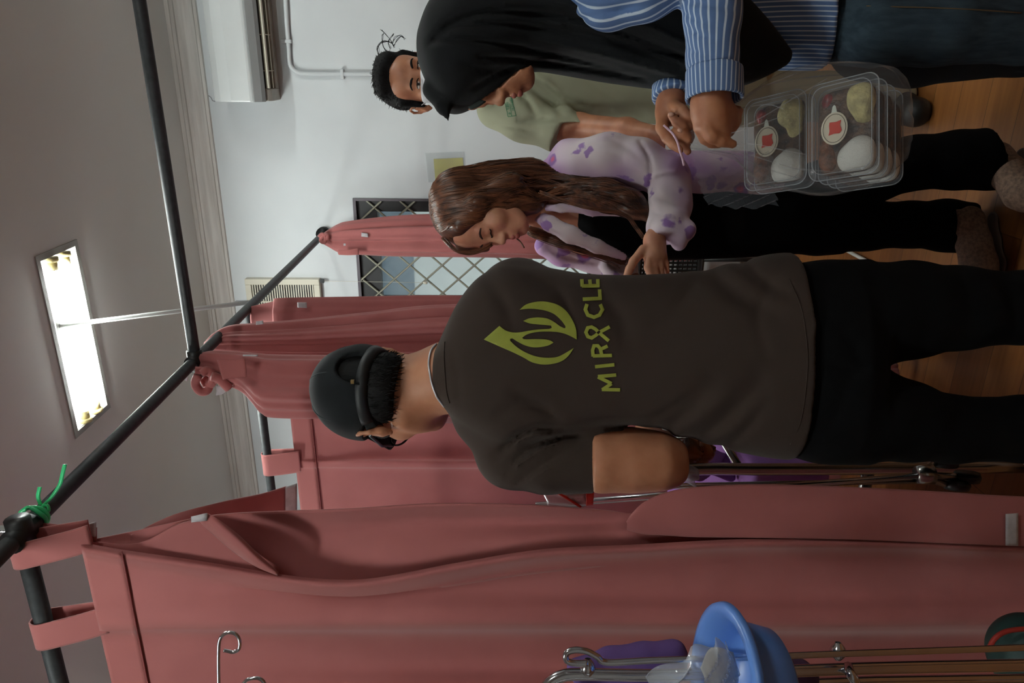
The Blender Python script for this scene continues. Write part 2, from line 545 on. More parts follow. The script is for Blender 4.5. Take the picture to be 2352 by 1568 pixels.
xs = sorted({XL, XR} | {h[0] for h in hl} | {h[1] for h in hl}); zs = sorted({0.0, CZ} | {h[2] for h in hl} | {h[3] for h in hl})
tag(wall_cells(xs, zs, hl, WY, WY + 0.14).build('wall_back', m_wall), kind='structure')
m_far = mat('far_wall_paint', (205, 204, 200), 0.8)
tag(MB().box((XL - 0.1, YB, 0), (XL, WY + 0.14, CZ)).build('wall_left', m_far), kind='structure')
tag(MB().box((XR, YB, 0), (XR + 0.1, WY + 0.14, CZ)).build('wall_right', m_far), kind='structure')
tag(MB().box((XL, YB - 0.1, 0), (XR, YB, CZ)).build('wall_front', m_far), kind='structure')
# cornice profile swept along the back wall
prof = [(0, 0.115), (0.012, 0.112), (0.014, 0.10), (0.02, 0.098), (0.03, 0.085), (0.042, 0.06), (0.052, 0.045), (0.056, 0.032), (0.066, 0.03), (0.07, 0.018), (0.078, 0.016), (0.08, 0.0), (0, 0)]
def cornice():
    mb = MB(); n = len(prof)
    vs_ = [(x, WY - a, CZ - b) for x in (XL, XR) for a, b in prof]
    mb.add(vs_, [(i, (i + 1) % n, n + (i + 1) % n, n + i) for i in range(n)])
    return mb
tag(cornice().build('trim_1', m_corn), kind='structure')
tag(MB().box((XL, WY - 0.012, 0), (XR, WY, 0.075)).build('baseboard_back', mat('baseboard_paint', (150, 140, 128), 0.5)), kind='structure')
# crack in the plaster by the air conditioner
cp = [atY(a, b, WY - 0.0005) for a, b in ((461, 211), (470, 214), (478, 219), (484, 223), (488, 231), (494, 233))]
MBc = MB().tube(cp, 0.0012, 4); tag(MBc.build('trim_2', m_dark), kind='structure')

# outdoor light well behind the window
m_well = mat('outside_wall_paint', (222, 222, 214), 0.8)
m_added_overhang = mat('added_overhang_paint', (150, 160, 164), 0.8)
tag(MB().box((-3.0, 4.75, -0.2), (1.0, 4.85, 2.25)).build('wall_outside', m_well), kind='structure')
tag(MB().box((-3.0, 4.73, 1.87), (1.0, 4.75, 2.25)).build('shade_band', mat('outside_shade_tint', (122, 136, 144), 0.8)), kind='structure')  # darker band stands in for shade at the top of the outside wall
tag(MB().box((-3.0, 4.05, 2.25), (1.0, 4.85, 2.33)).build('added_overhang', m_added_overhang), kind='structure')  # overhang added out of view to shade the upper outside wall
tag(MB().box((-3.0, WY + 0.14, -0.3), (1.0, 4.85, -0.2)).build('floor_outside', m_well), kind='structure')
def window():
    w = empty('window_1', ((WX0 + WX1) / 2, WY, WZ0)); tag(w, kind='structure')
    mb = MB(); t = 0.055; y0, y1 = WY + 0.01, WY + 0.08
    mb.box((WX0, y0, WZ0), (WX0 + t, y1, WZ1)).box((WX1 - t, y0, WZ0), (WX1, y1, WZ1))
    mb.box((WX0 + t, y0, WZ0), (WX1 - t, y1, WZ0 + t)).box((WX0 + t, y0, WZ1 - 0.10), (WX1 - t, y1, WZ1))
    mb.build('window_frame', m_dark, w)
    g = NT('window_glass'); g.b.inputs['Base Color'].default_value = srgb((230, 235, 235)); g.b.inputs['Roughness'].default_value = 0.08
    g.b.inputs['Transmission Weight'].default_value = 0.9; g.b.inputs['IOR'].default_value = 1.2
    MB().box((WX0 + t, WY + 0.045, WZ0 + t), (WX1 - t, WY + 0.05, WZ1 - 0.1)).build('pane', g.m, w)
    s = MB().box((WX0 - 0.012, WY - 0.012, WZ0 - 0.015), (WX1 + 0.012, WY + 0.01, WZ0)).box((WX0 - 0.012, WY - 0.012, WZ1), (WX1 + 0.012, WY + 0.01, WZ1 + 0.015))
    s.box((WX0 - 0.012, WY - 0.012, WZ0), (WX0, WY + 0.01, WZ1)).box((WX1, WY - 0.012, WZ0), (WX1 + 0.012, WY + 0.01, WZ1))
    s.build('window_trim', mat('aged_metal_angle', (92, 86, 92), 0.5, 0.4), w)
    # diamond security grille
    px, pz = 0.147, 0.164; mb = MB(); yy = WY - 0.004
    x0, x1, z0, z1 = WX0, WX1, WZ0, WZ1
    c0 = atY(905.6, 641, yy)          # a crossing read from the photo
    for sg in (1, -1):
        for k in range(-30, 31):
            # line: (x-cx)/px*sg... z = cz + sg*(x-cx)*pz/px + k*pz
            pts = []
            for x in (x0, x1):
                z = c0[2] + sg * (x - c0[0]) * pz / px + k * pz; pts.append((x, z))
            (xa, za), (xb, zb) = pts
            ts = [0, 1]
            dz = zb - za
            t0 = max(0, min((z0 - za) / dz, (z1 - za) / dz)); t1 = min(1, max((z0 - za) / dz, (z1 - za) / dz))
            if t1 <= t0: continue
            a = (xa + (xb - xa) * t0, yy + 0.003 * sg, za + dz * t0); b = (xa + (xb - xa) * t1, yy + 0.003 * sg, za + dz * t1)
            mb.tube([a, b], 0.0052, 6)
    mb.build('grille', mat('grille_metal', (150, 148, 132), 0.45, 0.3), w)
window()
m_tube = NT('lit_tube'); m_tube.b.inputs['Emission Color'].default_value = (0.93, 1.0, 0.97, 1); m_tube.b.inputs['Emission Strength'].default_value = TUBE_STRENGTH
m_tube.b.inputs['Base Color'].default_value = (1, 1, 1, 1)
def fixture(f):
    x0, x1, y0, y1 = f; t = 0.006; z = CZ
    o = empty('ceiling_light', ((x0 + x1) / 2, (y0 + y1) / 2, z))
    mb = MB(); h = 0.06
    mb.box((x0, y0, z + h), (x1, y1, z + h + t))
    mb.box((x0, y0, z), (x0 + t, y1, z + h)).box((x1 - t, y0, z), (x1, y1, z + h))
    mb.box((x0 + t, y0, z), (x1 - t, y0 + t, z + h)).box((x0 + t, y1 - t, z), (x1 - t, y1, z + h))
    mb.build('housing', m_white, o)
    mb = MB(); w = 0.016
    mb.box((x0 - w, y0 - w, z - 0.004), (x1 + w, y0 + 0.004, z)).box((x0 - w, y1 - 0.004, z - 0.004), (x1 + w, y1 + w, z))
    mb.box((x0 - w, y0 + 0.004, z - 0.004), (x0 + 0.004, y1 - 0.004, z)).box((x1 - 0.004, y0 + 0.004, z - 0.004), (x1 + w, y1 - 0.004, z))
    mb.build('rim', mat('light_rim_paint', (150, 148, 142), 0.6), o)
    for yy in (y0 + 0.07, y1 - 0.07):
        MB().tube([(x0 + 0.05, yy, z + 0.001), (x1 - 0.05, yy, z + 0.001)], 0.014, 12).build('fluorescent_tube', m_tube.m, o, True)
        for xx, sg in ((x0 + 0.008, 1), (x1 - 0.008, -1)):
            hb = MB().tube([(xx, yy, z + 0.001), (xx + sg * 0.014, yy, z + 0.001)], 0.021, 12)
            hb.tube([(xx + sg * 0.014, yy, z + 0.001), (xx + sg * 0.042, yy, z + 0.001)], 0.015, 12)
            hb.build('lamp_holder', mat('lamp_holder_plastic', (196, 180, 130), 0.5), o, True)
    return o
first = fixture(FIX[0])
tag(first, 'recessed twin fluorescent ceiling light with glowing white tubes above the curtain rails', 'ceiling light', 'recessed ceiling lights')
places = ['recessed twin fluorescent ceiling light right of the air conditioner, outside the picture',
          'recessed twin fluorescent ceiling light behind the camera on the left, outside the picture',
          'added recessed twin fluorescent ceiling light beside the camera on the right, outside the picture',  # unseen lamp added to brighten the blouse and middle of the room
          'added recessed twin fluorescent ceiling light over the far left bed, outside the picture']  # unseen lamp added to brighten the left ceiling and back curtain
def copy_tree(o, parent=None):
    c = o.copy(); COL.objects.link(c); c.parent = parent
    for ch in list(o.children): copy_tree(ch, c)
    return c
for f, lab in zip(FIX[1:], places):
    c = copy_tree(first); c.location = ((f[0] + f[1]) / 2, (f[2] + f[3]) / 2, CZ); c['label'] = lab

# ================================================================== things on the back wall
def aircon():
    za, zb = 2.352, 2.612; x0, x1 = -0.168, 0.66; d = 0.215
    o = empty('air_conditioner', ((x0 + x1) / 2, WY, za), 'white split air conditioner on the wall beside the cornice, louvre open', 'air conditioner')
    def prism(pts, xa, xb, name, m, par=o, bev=0.006):
        n = len(pts); vs_ = [(x, WY - a, z) for x in (xa, xb) for a, z in pts]
        f = [tuple(range(n))[::-1], tuple(range(n, 2 * n))] + [(i, (i + 1) % n, n + (i + 1) % n, n + i) for i in range(n)]
        q = obj_from(name, vs_, f, m, par, False)
        if bev:
            md = q.modifiers.new('bevel', 'BEVEL'); md.width = bev; md.segments = 3; md.limit_method = 'ANGLE'
        return q
    m_body = mat('ac_plastic', (222, 226, 226), 0.28, noise=(3, 0.04))
    prism([(0.0, zb - 0.004), (0.12, zb), (0.17, zb - 0.012), (d - 0.012, zb - 0.05), (d, zb - 0.10), (d, za + 0.078), (d - 0.004, za + 0.066), (0.17, za + 0.05), (0.0, za + 0.05)], x0, x1, 'front_panel', m_body)
    m_grey = mat('ac_base_plastic', (176, 170, 160), 0.5, noise=(20, 0.1))
    prism([(0.0, za + 0.05), (0.16, za + 0.05), (0.16, za + 0.012), (0.14, za), (0.0, za)], x0 + 0.003, x0 + 0.055, 'end_cap', m_grey, bev=0.004)
    prism([(0.0, za + 0.05), (0.05, za + 0.05), (0.05, za + 0.004), (0.04, za), (0.0, za)], x0 + 0.055, x1, 'base_strip', m_grey, bev=0.003)
    prism([(d - 0.006, za + 0.067), (d - 0.003, za + 0.060), (d - 0.022, za + 0.030), (d - 0.040, za + 0.018), (0.165, za + 0.022), (0.165, za + 0.06)], x0 + 0.001, x1, 'lower_flap', mat('ac_flap_plastic', (150, 152, 152), 0.35), bev=0.003)
    MB().box((x0 + 0.055, WY - 0.16, za + 0.045), (x1, WY - 0.05, za + 0.052)).build('air_outlet', m_black, o)
    lv = prism([(0.145, za + 0.02), (0.152, za + 0.018), (0.16, za + 0.004), (0.152, za + 0.0)], x0 + 0.058, x1, 'louvre', m_offw, bev=0)
    prism([(0.072, za + 0.022), (0.078, za + 0.022), (0.094, za + 0.004), (0.088, za + 0.002)], x0 + 0.058, x1, 'louvre', m_offw, bev=0)
    k = x0 + 0.13
    while k < x1:
        MB().box((k, WY - 0.155, za + 0.004), (k + 0.003, WY - 0.055, za + 0.044)).build('vane', m_offw, o); k += 0.15
    return o
aircon()
pp = [atY(a, b, WY - 0.012) for a, b in ((653, -60), (656, 0), (659, 60), (663, 110), (664, 138), (670, 155), (684, 166), (700, 169), (740, 170), (790, 170), (850, 170), (915, 171), (960, 172))]
pipe = empty('conduit_pipe', pp[0], 'thin white conduit pipe bending down the wall below the air conditioner', 'pipe')
MB().tube(spline(pp, 6), 0.0105, 12).build('pipe_run', m_wall, pipe, True)
for a, b in ((658, 95), (786, 170)):
    c = atY(a, b, WY - 0.012)
    if b < 120: MB().box(c - [0.008, 0.012, 0.022], c + [0.008, 0.0118, 0.022], bev=0.003).build('saddle_clip', m_wall, pipe)
    else: MB().box(c - [0.022, 0.012, 0.008], c + [0.022, 0.0118, 0.008], bev=0.003).build('saddle_clip', m_wall, pipe)

def fan():
    o = empty('exhaust_fan', ((fx0 + fx1) / 2, WY, fz0), 'dusty white square exhaust fan with slatted grille near the ceiling', 'exhaust fan')
    y0, y1 = WY - 0.035, WY + 0.012; t = 0.03
    mb = MB(); mb.box((fx0, y0, fz0), (fx0 + t, y1, fz1), bev=0.004).box((fx1 - t, y0, fz0), (fx1, y1, fz1), bev=0.004)
    mb.box((fx0 + t, y0, fz0), (fx1 - t, y1, fz0 + t), bev=0.004).box((fx0 + t, y0, fz1 - t), (fx1 - t, y1, fz1), bev=0.004)
    mb.build('frame', m_offw, o)
    mb = MB(); n = 26
    for i in range(n):
        z = fz0 + t + (fz1 - fz0 - 2 * t) * (i + 0.5) / n
        mb.box((fx0 + t, y0 + 0.004, z - 0.003), (fx1 - t, y0 + 0.009, z + 0.003))
    for x in (fx0 + 0.14, fx1 - 0.14, fx0 + 0.03 + t, fx1 - t - 0.09): mb.box((x - 0.003, y0, fz0 + t), (x + 0.003, y0 + 0.011, fz1 - t))
    mb.build('slat_grille', m_offw, o)
    cx, cz = (fx0 + fx1) / 2, (fz0 + fz1) / 2
    mb = MB()
    for k in range(5):
        a = k * 2 * math.pi / 5 + 0.3
        P0 = [(cx + r * math.cos(a + da), WY + 0.03 + dy, cz + r * math.sin(a + da)) for r, da, dy in ((0.03, 0, 0), (0.14, -0.2, 0.02), (0.14, 0.35, -0.01), (0.03, 0.5, 0))]
        b_ = [(p[0], p[1] + 0.003, p[2]) for p in P0]
        mb.add(P0 + b_, [(0, 1, 2, 3), (7, 6, 5, 4), (0, 4, 5, 1), (1, 5, 6, 2), (2, 6, 7, 3), (3, 7, 4, 0)])
    mb.tube([(cx, WY + 0.02, cz), (cx, WY + 0.06, cz)], 0.035, 16)
    mb.build('fan_blade_set', mat('fan_blade_plastic', (70, 76, 78), 0.5), o)
    MB().box((fx0 + 0.02, WY + 0.07, fz0 + 0.02), (fx1 - 0.02, WY + 0.08, fz1 - 0.02)).build('shutter', mat('fan_shutter', (60, 66, 68), 0.6), o)
    # pull cord hanging down
    zc = atY(745, 645, WY)
    c0 = atY(740, 645, WY - 0.03); c1 = atY(977, 649, WY - 0.03)
    MB().box(c0 - 0.009, c0 + 0.009).build('switch_block', m_black, o)
    MB().tube([c0, c1], 0.0009, 6).build('pull_cord', m_offw, o)
    MB().tube([c1 + [0, 0, 0.012], c1 + [0, 0, 0.008], c1 - [0, 0, 0.008], c1 - [0, 0, 0.012]], [0.003, 0.008, 0.008, 0.003], 10).build('cord_knob', m_offw, o, True)
fan()
# yellow paper in a clear sleeve
Q = [atY(a, b, WY - 0.004) for a, b in ((977, 352), (1065, 348), (1070, 412), (984, 419))]
def quadbox(Q, d, name, m, par):
    Q = np.array(Q); B = Q + [0, -d, 0]
    return obj_from(name, list(Q) + list(B), [(0, 1, 2, 3), (7, 6, 5, 4), (0, 4, 5, 1), (1, 5, 6, 2), (2, 6, 7, 3), (3, 7, 4, 0)], m, par, False)
no = empty('paper_notice', Q[3] + [0, 0.003, 0], 'small yellow paper in a clear plastic sleeve taped to the wall', 'notice')
def clear_mat(name, tint, alpha, rough=0.08):
    T = NT(name); b = T.b
    b.inputs['Base Color'].default_value = srgb(tint); b.inputs['Roughness'].default_value = rough
    tr = T.node('ShaderNodeBsdfTransparent'); mx = T.node('ShaderNodeMixShader')
    lw = T.node('ShaderNodeLayerWeight', i_Blend=0.35); fr = T.node('ShaderNodeMath', operation='MULTIPLY'); fr.inputs[1].default_value = 0.45
    pw = T.node('ShaderNodeMath', operation='POWER'); pw.inputs[1].default_value = 2.5; T.link(lw.outputs['Facing'], pw.inputs[0]); T.link(pw.outputs[0], fr.inputs[0])
    ad = T.node('ShaderNodeMath', operation='ADD', use_clamp=True); ad.inputs[1].default_value = alpha
    T.link(fr.outputs[0], ad.inputs[0]); T.link(ad.outputs[0], mx.inputs[0]); T.link(tr.outputs[0], mx.inputs[1]); T.link(b.outputs[0], mx.inputs[2])
    T.link(mx.outputs[0], T.out.inputs[0])
    return T.m
m_sleeve = clear_mat('plastic_sleeve', (200, 205, 205), 0.18)
quadbox(Q, 0.001, 'sleeve', m_sleeve, no)
quadbox([atY(a, b, WY - 0.001) for a, b in ((996, 365), (1063, 362), (1066, 403), (1000, 415))], 0.002, 'paper', mat('yellow_paper', (206, 198, 40), 0.5, noise=(8, 0.1), col2=(180, 168, 30)), no)

# ================================================================== curtain rails
RZ = 2.20
def rail(name, pts, lab, r=0.0155):
    o = empty(name, pts[0], lab, 'curtain rail')
    MB().tube(pts, r, 16).build('rail_pipe', m_rail, o, True)
    return o
ra = rail('curtain_rail', [(-0.775, 0.2, RZ), (-0.785, 1.9, RZ), (-0.80, WY - 0.02, RZ)], 'dark grey rail running from overhead back to the wall above the window')
p0 = atZ(1, 1200, CZ)
def joint(c, par): MB().tube([c - np.array([0.03, 0, 0]), c + np.array([0.03, 0, 0])], 0.021, 14).tube([c - np.array([0, 0.03, 0]), c + np.array([0, 0.03, 0])], 0.021, 14).build('joint', m_black, par, True)
joint(np.array([-0.78, 1.11, RZ]), ra); joint(np.array([-0.785, 1.93, RZ]), ra)
MB().tube([(-0.80, WY - 0.03, RZ), (-0.80, WY, RZ)], 0.035, 16).build('wall_bracket', m_black, ra, True)
rail('curtain_rail', [(-0.765, 1.93, RZ), (2.6, 1.90, RZ)], 'dark grey ribbed rail crossing the room in front of the air conditioner')
rail('curtain_rail', [(-0.80, 1.11, RZ), (-3.3, 1.08, RZ)], 'dark rail holding the large pink curtain at the near left')
rail('curtain_rail', [(-0.80, 2.42, RZ), (-3.3, 2.44, RZ)], 'dark rail holding the pink curtain behind the person in the cap')
def hanger(top, bot, lab, y):
    o = empty('rail_hanger', bot, lab, 'hanger rod')
    MB().tube([top, bot], 0.008, 8).build('rod', mat('white_painted_metal', (214, 216, 214), 0.4, 0.2), o, True)
    MB().box(np.array(top) - [0.02, 0.02, 0.004], np.array(top) + [0.02, 0.02, 0]).build('ceiling_plate', m_white, o)
    b = np.array(bot)
    MB().box(b - [0.004, 0.009, 0.0], b + [0.004, 0.009, 0.06], bev=0.002).build('clip', m_chrome, o)
hanger(atZ(135, 748, CZ), (-0.795, 2.50, RZ + 0.012), 'thin white hanger rod crossing in front of the ceiling light down to the rail', 0)
hanger((-0.78, 1.12, CZ), (-0.78, 1.12, RZ + 0.018), 'thin white hanger rod above the near corner joint with the green string', 0)
gs = empty('green_string', atY(100, 1170, 1.09), 'bright green plastic string tied around the near rail joint, ends sticking up', 'string')
m_green = mat('green_raffia', (60, 205, 130), 0.35)
c = np.array([-0.775, 1.15, RZ]);
ring = [c + 0.021 * np.array([math.cos(a), 0.25 * math.sin(a * 2), math.sin(a)]) for a in np.linspace(0, 2 * math.pi, 24, endpoint=False)]
mb = MB().tube(ring, 0.004, 6, closed=True)
ring = [c + 0.022 * np.array([math.cos(a), -0.3 * math.sin(a), math.sin(a)]) for a in np.linspace(0, 2 * math.pi, 24, endpoint=False)]
mb.tube(ring, 0.004, 6, closed=True)
kn = [P(a, b, 1.33) for a, b in ((95, 1163), (92, 1172), (98, 1180), (103, 1172), (97, 1164), (108, 1160), (112, 1172), (102, 1178))]
mb.tube(spline(kn, 4), 0.003, 6); mb.build('wrapped_loops', m_green, gs, True)
for pts in ([(98, 1160), (92, 1140), (96, 1118)], [(98, 1162), (120, 1140), (138, 1112), (144, 1090), (150, 1066)]):
    sp = spline([P(a, b, 1.33) for a, b in pts], 6)
    G = np.stack([sp + UP * 0.003 + RT * 0.001, sp - UP * 0.003], 1)
    if len(pts) == 3: G = np.stack([sp + UP * 0.000 + RT * 0.0, sp + UP * 0.007], 1)
    else: G = np.stack([sp - UP * 0.003, sp + UP * 0.004], 1)
    sheet_obj('loose_end', G, m_green, gs, 0.0015)
# ================================================================== pink curtains
m_pink = mat('pink_curtain_cloth', (175, 103, 101), 0.85, noise=(5, 0.08), col2=(166, 95, 93), bump=(900, 0.12, 0.0006), sheen=0.25)
m_pink2 = mat('pink_hem_cloth', (176, 103, 100), 0.85, bump=(900, 0.15, 0.0006), sheen=0.25)
m_seam = mat('seam_thread', (140, 72, 72), 0.9)
m_velcro = mat('white_fastening_tape', (206, 200, 204), 0.8, noise=(60, 0.1))
def csheet(name, rows, m, parent, nu=8, nv=8, thick=0.003, wob=0.0, seed=1):
    R = [[atY(x, y, Y) for y, Y in cols] for x, cols in rows]
    f = noise3(seed, 12, 5, (1.5, 1, 0.4))
    def wv(G):
        if wob: G = G.copy(); G[..., 1] += wob * f(G[..., 0], G[..., 1], G[..., 2])
        return G
    return sheet_obj(name, sheet(R, nu, nv, wv), m, parent, thick)

big = empty('pink_curtain', (-1.3, 1.11, 0.1), 'large pink curtain nearest the camera, hanging from wide tabs with its edge folded over', 'curtain')
E = [(188, 1245), (280, 1262), (460, 1288), (640, 1318), (760, 1330), (870, 1326), (1060, 1292), (1250, 1262), (1450, 1250), (1700, 1236), (2000, 1238), (2352, 1252), (2760, 1262)]
rows = []
for i, (x, ye) in enumerate(E):
    k = min(1, max(0, (x - 188) / 900.0))
    s_ = 0.25 + 0.75 * k
    rows.append((x if True else x, [(ye, 1.10), (ye + 14, 1.092), (ye + 38, 1.10 + 0.02 * s_), (1355 if ye < 1325 else 1365, 1.105 + 0.012 * s_), (1398, 1.098 - 0.006 * k), (1425, 1.094 - 0.010 * k), (1440, 1.097 + 0.000 * k), (1462, 1.108 + 0.034 * k), (1530, 1.10 + 0.040 * k), (1600, 1.095), (1700, 1.12), (1850, 1.09)]))
# top edge slopes with the rail
rows2 = []
for i, (x, cols) in enumerate(rows):
    f = max(0.0, 1 - i / 3.0)
    rows2.append((x, cols))
def big_panel():
    R = []
    for i, (x, cols) in enumerate(rows):
        sh = [0, 1, 0.8, 0.35][i] if i < 4 else 0.0
        r = []
        for y, Y in cols:
            dx = (y - 1245) * 0.22 * max(0, 1 - (x - 188) / 700.0)
            r.append(atY(x + dx, y, Y))
        R.append(r)
    f = noise3(4, 9, 5, (1.2, 1, 0.5))
    def wv(G):
        G = G.copy(); G[..., 1] += 0.006 * f(G[..., 0], G[..., 1], G[..., 2]); return G
    return sheet(R, 8, 10, wv)
G = big_panel()
sheet_obj('main_panel', G, m_pink, big, 0.003)
# hem band over the top edge and its seam
i1 = 10
def off(G, d): 
    H = G.copy(); H[..., 1] -= d; return H
sheet_obj('hem_band', off(G[:i1 + 1], 0.0035), m_pink2, big, 0.002)
MB().tube(off(G[i1:i1 + 1], 0.0045)[0], 0.0016, 6).build('hem_seam', m_seam, big, True)
# billowing inner layer with its free edge
rows = [(195, [(1243, 1.125), (1244, 1.125), (1246, 1.12), (1262, 1.12)]),
        (300, [(1222, 1.135), (1240, 1.13), (1262, 1.12), (1300, 1.12)]),
        (480, [(1186, 1.14), (1215, 1.135), (1255, 1.125), (1320, 1.12)]),
        (640, [(1176, 1.15), (1215, 1.165), (1270, 1.16), (1350, 1.125)]),
        (800, [(1170, 1.15), (1215, 1.17), (1280, 1.15), (1360, 1.125)]),
        (1000, [(1158, 1.145), (1200, 1.165), (1265, 1.135), (1350, 1.12)]),
        (1200, [(1160, 1.145), (1200, 1.16), (1245, 1.128), (1320, 1.12)]),
        (1380, [(1172, 1.15), (1200, 1.15), (1235, 1.125), (1300, 1.12)]),
        (1450, [(1180, 1.15), (1200, 1.14), (1230, 1.12), (1290, 1.12)]),
        (1600, [(1190, 1.15), (1205, 1.14), (1230, 1.125), (1290, 1.125)]),
        (1800, [(1170, 1.15), (1205, 1.145), (1240, 1.13), (1290, 1.125)]),
        (2200, [(1170, 1.15), (1205, 1.145), (1240, 1.13), (1290, 1.125)]),
        (2700, [(1170, 1.15), (1205, 1.145), (1240, 1.13), (1290, 1.125)])]
csheet('inner_layer', rows, m_pink, big, 8, 8, 0.003, 0.004, 7)
# turned-back lower edge with a fastening strip
rows = [(1440, [(1196, 1.112), (1200, 1.110), (1206, 1.110), (1215, 1.112)]),
        (1455, [(1176, 1.118), (1186, 1.11), (1206, 1.106), (1219, 1.108)]),
        (1480, [(1152, 1.125), (1180, 1.11), (1210, 1.104), (1225, 1.106)]),
        (1530, [(1130, 1.13), (1168, 1.112), (1206, 1.102), (1228, 1.103)]),
        (1600, [(1118, 1.135), (1160, 1.112), (1205, 1.10), (1232, 1.10)]),
        (1750, [(1112, 1.14), (1160, 1.112), (1205, 1.097), (1234, 1.094)]),
        (1950, [(1118, 1.14), (1165, 1.11), (1215, 1.094), (1238, 1.09)]),
        (2150, [(1128, 1.14), (1175, 1.11), (1222, 1.094), (1246, 1.09)]),
        (2352, [(1140, 1.14), (1185, 1.11), (1230, 1.094), (1254, 1.09)]),
        (2700, [(1150, 1.14), (1190, 1.11), (1240, 1.094), (1262, 1.09)])]
csheet('turned_edge', rows, m_pink, big, 8, 8, 0.003, 0.002, 9)
csheet('fastening_strip', [(2310, [(1180, 1.105), (1216, 1.092), (1252, 1.084)]), (2338, [(1178, 1.105), (1216, 1.092), (1253, 1.084)])], m_velcro, big, 4, 4, 0.002)
# triangular fold at the top edge
rows = [(455, [(1186, 1.108), (1188, 1.108), (1190, 1.108), (1192, 1.108)]),
        (480, [(1180, 1.09), (1190, 1.086), (1204, 1.088), (1216, 1.095)]),
        (540, [(1222, 1.084), (1234, 1.078), (1252, 1.08), (1268, 1.092)]),
        (590, [(1270, 1.086), (1280, 1.08), (1292, 1.083), (1300, 1.092)]),
        (638, [(1314, 1.094), (1316, 1.092), (1318, 1.092), (1320, 1.096)])]
csheet('folded_corner', rows, m_pink, big, 6, 6, 0.003)
csheet('fold_shade_layer', [(200, [(1244, 1.112), (1246, 1.111), (1250, 1.11)]), (320, [(1246, 1.118), (1260, 1.112), (1276, 1.108)]), (460, [(1196, 1.122), (1240, 1.116), (1292, 1.106)]), (640, [(1300, 1.112), (1310, 1.108), (1322, 1.104)])], m_pink, big, 6, 6, 0.002)
# tabs over the rail
def tab(parent, ya, yb, Yc, xtop, zlen, name='tab'):
    Xa, Xb = atY(120, ya, Yc)[0], atY(120, yb, Yc)[0]
    return Xa, Xb
def tab_loop(parent, Xa, Xb, Yc, zb, skew=0.0, name='tab'):
    prof = [(-0.012, zb - 0.02), (-0.018, zb + 0.02), (-0.022, RZ - 0.02), (-0.021, RZ + 0.004), (-0.012, RZ + 0.019), (0, RZ + 0.0215), (0.012, RZ + 0.019), (0.021, RZ + 0.004), (0.018, RZ - 0.03), (0.008, zb - 0.01)]
    R = [[(X + skew * (p[1] - RZ), Yc + p[0], p[1]) for X in (Xa, (2 * Xa + Xb) / 3, (Xa + 2 * Xb) / 3, Xb)] for p in prof]
    return sheet_obj(name, sheet(R, 4, 6), m_pink2, parent, 0.003)
for (ya, yb, xb_) in ((1240, 1297, 190), (1424, 1482, 228), (1610, 1670, 262)):
    a, b = atY(120, ya, 1.10), atY(120, yb, 1.10)
    z = atY(xb_, (ya + yb) / 2, 1.10)[2]
    tab_loop(big, a[0], b[0], 1.11, z, -0.25)
csheet('loose_tab', [(88, [(1200, 1.15), (1216, 1.15), (1234, 1.148)]), (150, [(1206, 1.14), (1220, 1.14), (1240, 1.138)]), (222, [(1212, 1.13), (1226, 1.13), (1244, 1.125)])], m_pink2, big, 4, 4)
csheet('loose_tab_tape', [(196, [(1205, 1.127), (1216, 1.125), (1226, 1.125)]), (220, [(1198, 1.127), (1210, 1.125), (1232, 1.123)])], m_velcro, big, 4, 4)
# long tie strap standing off the edge with a white end
csheet('tie_strap', [(300, [(1228, 1.132), (1236, 1.131), (1246, 1.13)]), (400, [(1182, 1.17), (1194, 1.16), (1212, 1.15)]), (510, [(1152, 1.22), (1170, 1.215), (1188, 1.21)]), (600, [(1134, 1.26), (1160, 1.26), (1184, 1.255)]), (660, [(1116, 1.28), (1146, 1.28), (1178, 1.275)])], m_pink, big, 6, 6)
csheet('strap_tape', [(656, [(1118, 1.272), (1146, 1.272), (1182, 1.267)]), (682, [(1110, 1.272), (1140, 1.272), (1180, 1.267)])], m_velcro, big, 4, 4)
csheet('edge_tape', [(440, [(1186, 1.088), (1192, 1.086), (1198, 1.088)]), (476, [(1178, 1.086), (1186, 1.082), (1194, 1.086)])], m_velcro, big, 4, 3)

# curtain on the rail behind the man
back = empty('pink_curtain', (-1.4, 2.43, 0.1), 'flat pink curtain hanging from a tab behind the person in the cap', 'curtain')
cols = [(820, 2.46), (900, 2.44), (955, 2.43), (1000, 2.45), (1038, 2.44), (1052, 2.43), (1060, 2.405), (1072, 2.41), (1080, 2.445), (1140, 2.45), (1200, 2.43), (1300, 2.45), (1400, 2.43)]
R = []
for x in (668, 716, 850, 1100, 1400, 1750, 2050):
    r = []
    for y, Y in cols:
        s_ = min(1, (x - 600) / 300)
        f = 0.11 if x < 720 else 0.11 * max(0, 1 - (x - 716) / 500)
        r.append(atY(x + (y - 960) * f + 0 * s_, y + (x - 700) * 0.004, 2.44 + (Y - 2.44) * s_))
    R.append(r)
G = sheet(R, 6, 8)
sheet_obj('main_panel', G, m_pink, back)
sheet_obj('hem_band', off(G[:9], 0.004), m_pink2, back, 0.002)
MB().tube(off(G[8:9], 0.006)[0], 0.0018, 6).build('hem_seam', m_seam, back, True)
a, b = atY(620, 1042, 2.42), atY(620, 1090, 2.42)
tab_loop(back, a[0], b[0], 2.432, 2.10, -0.1)
a, b = atY(620, 1235, 2.42), atY(620, 1285, 2.42); tab_loop(back, a[0], b[0], 2.432, 2.08, -0.1)

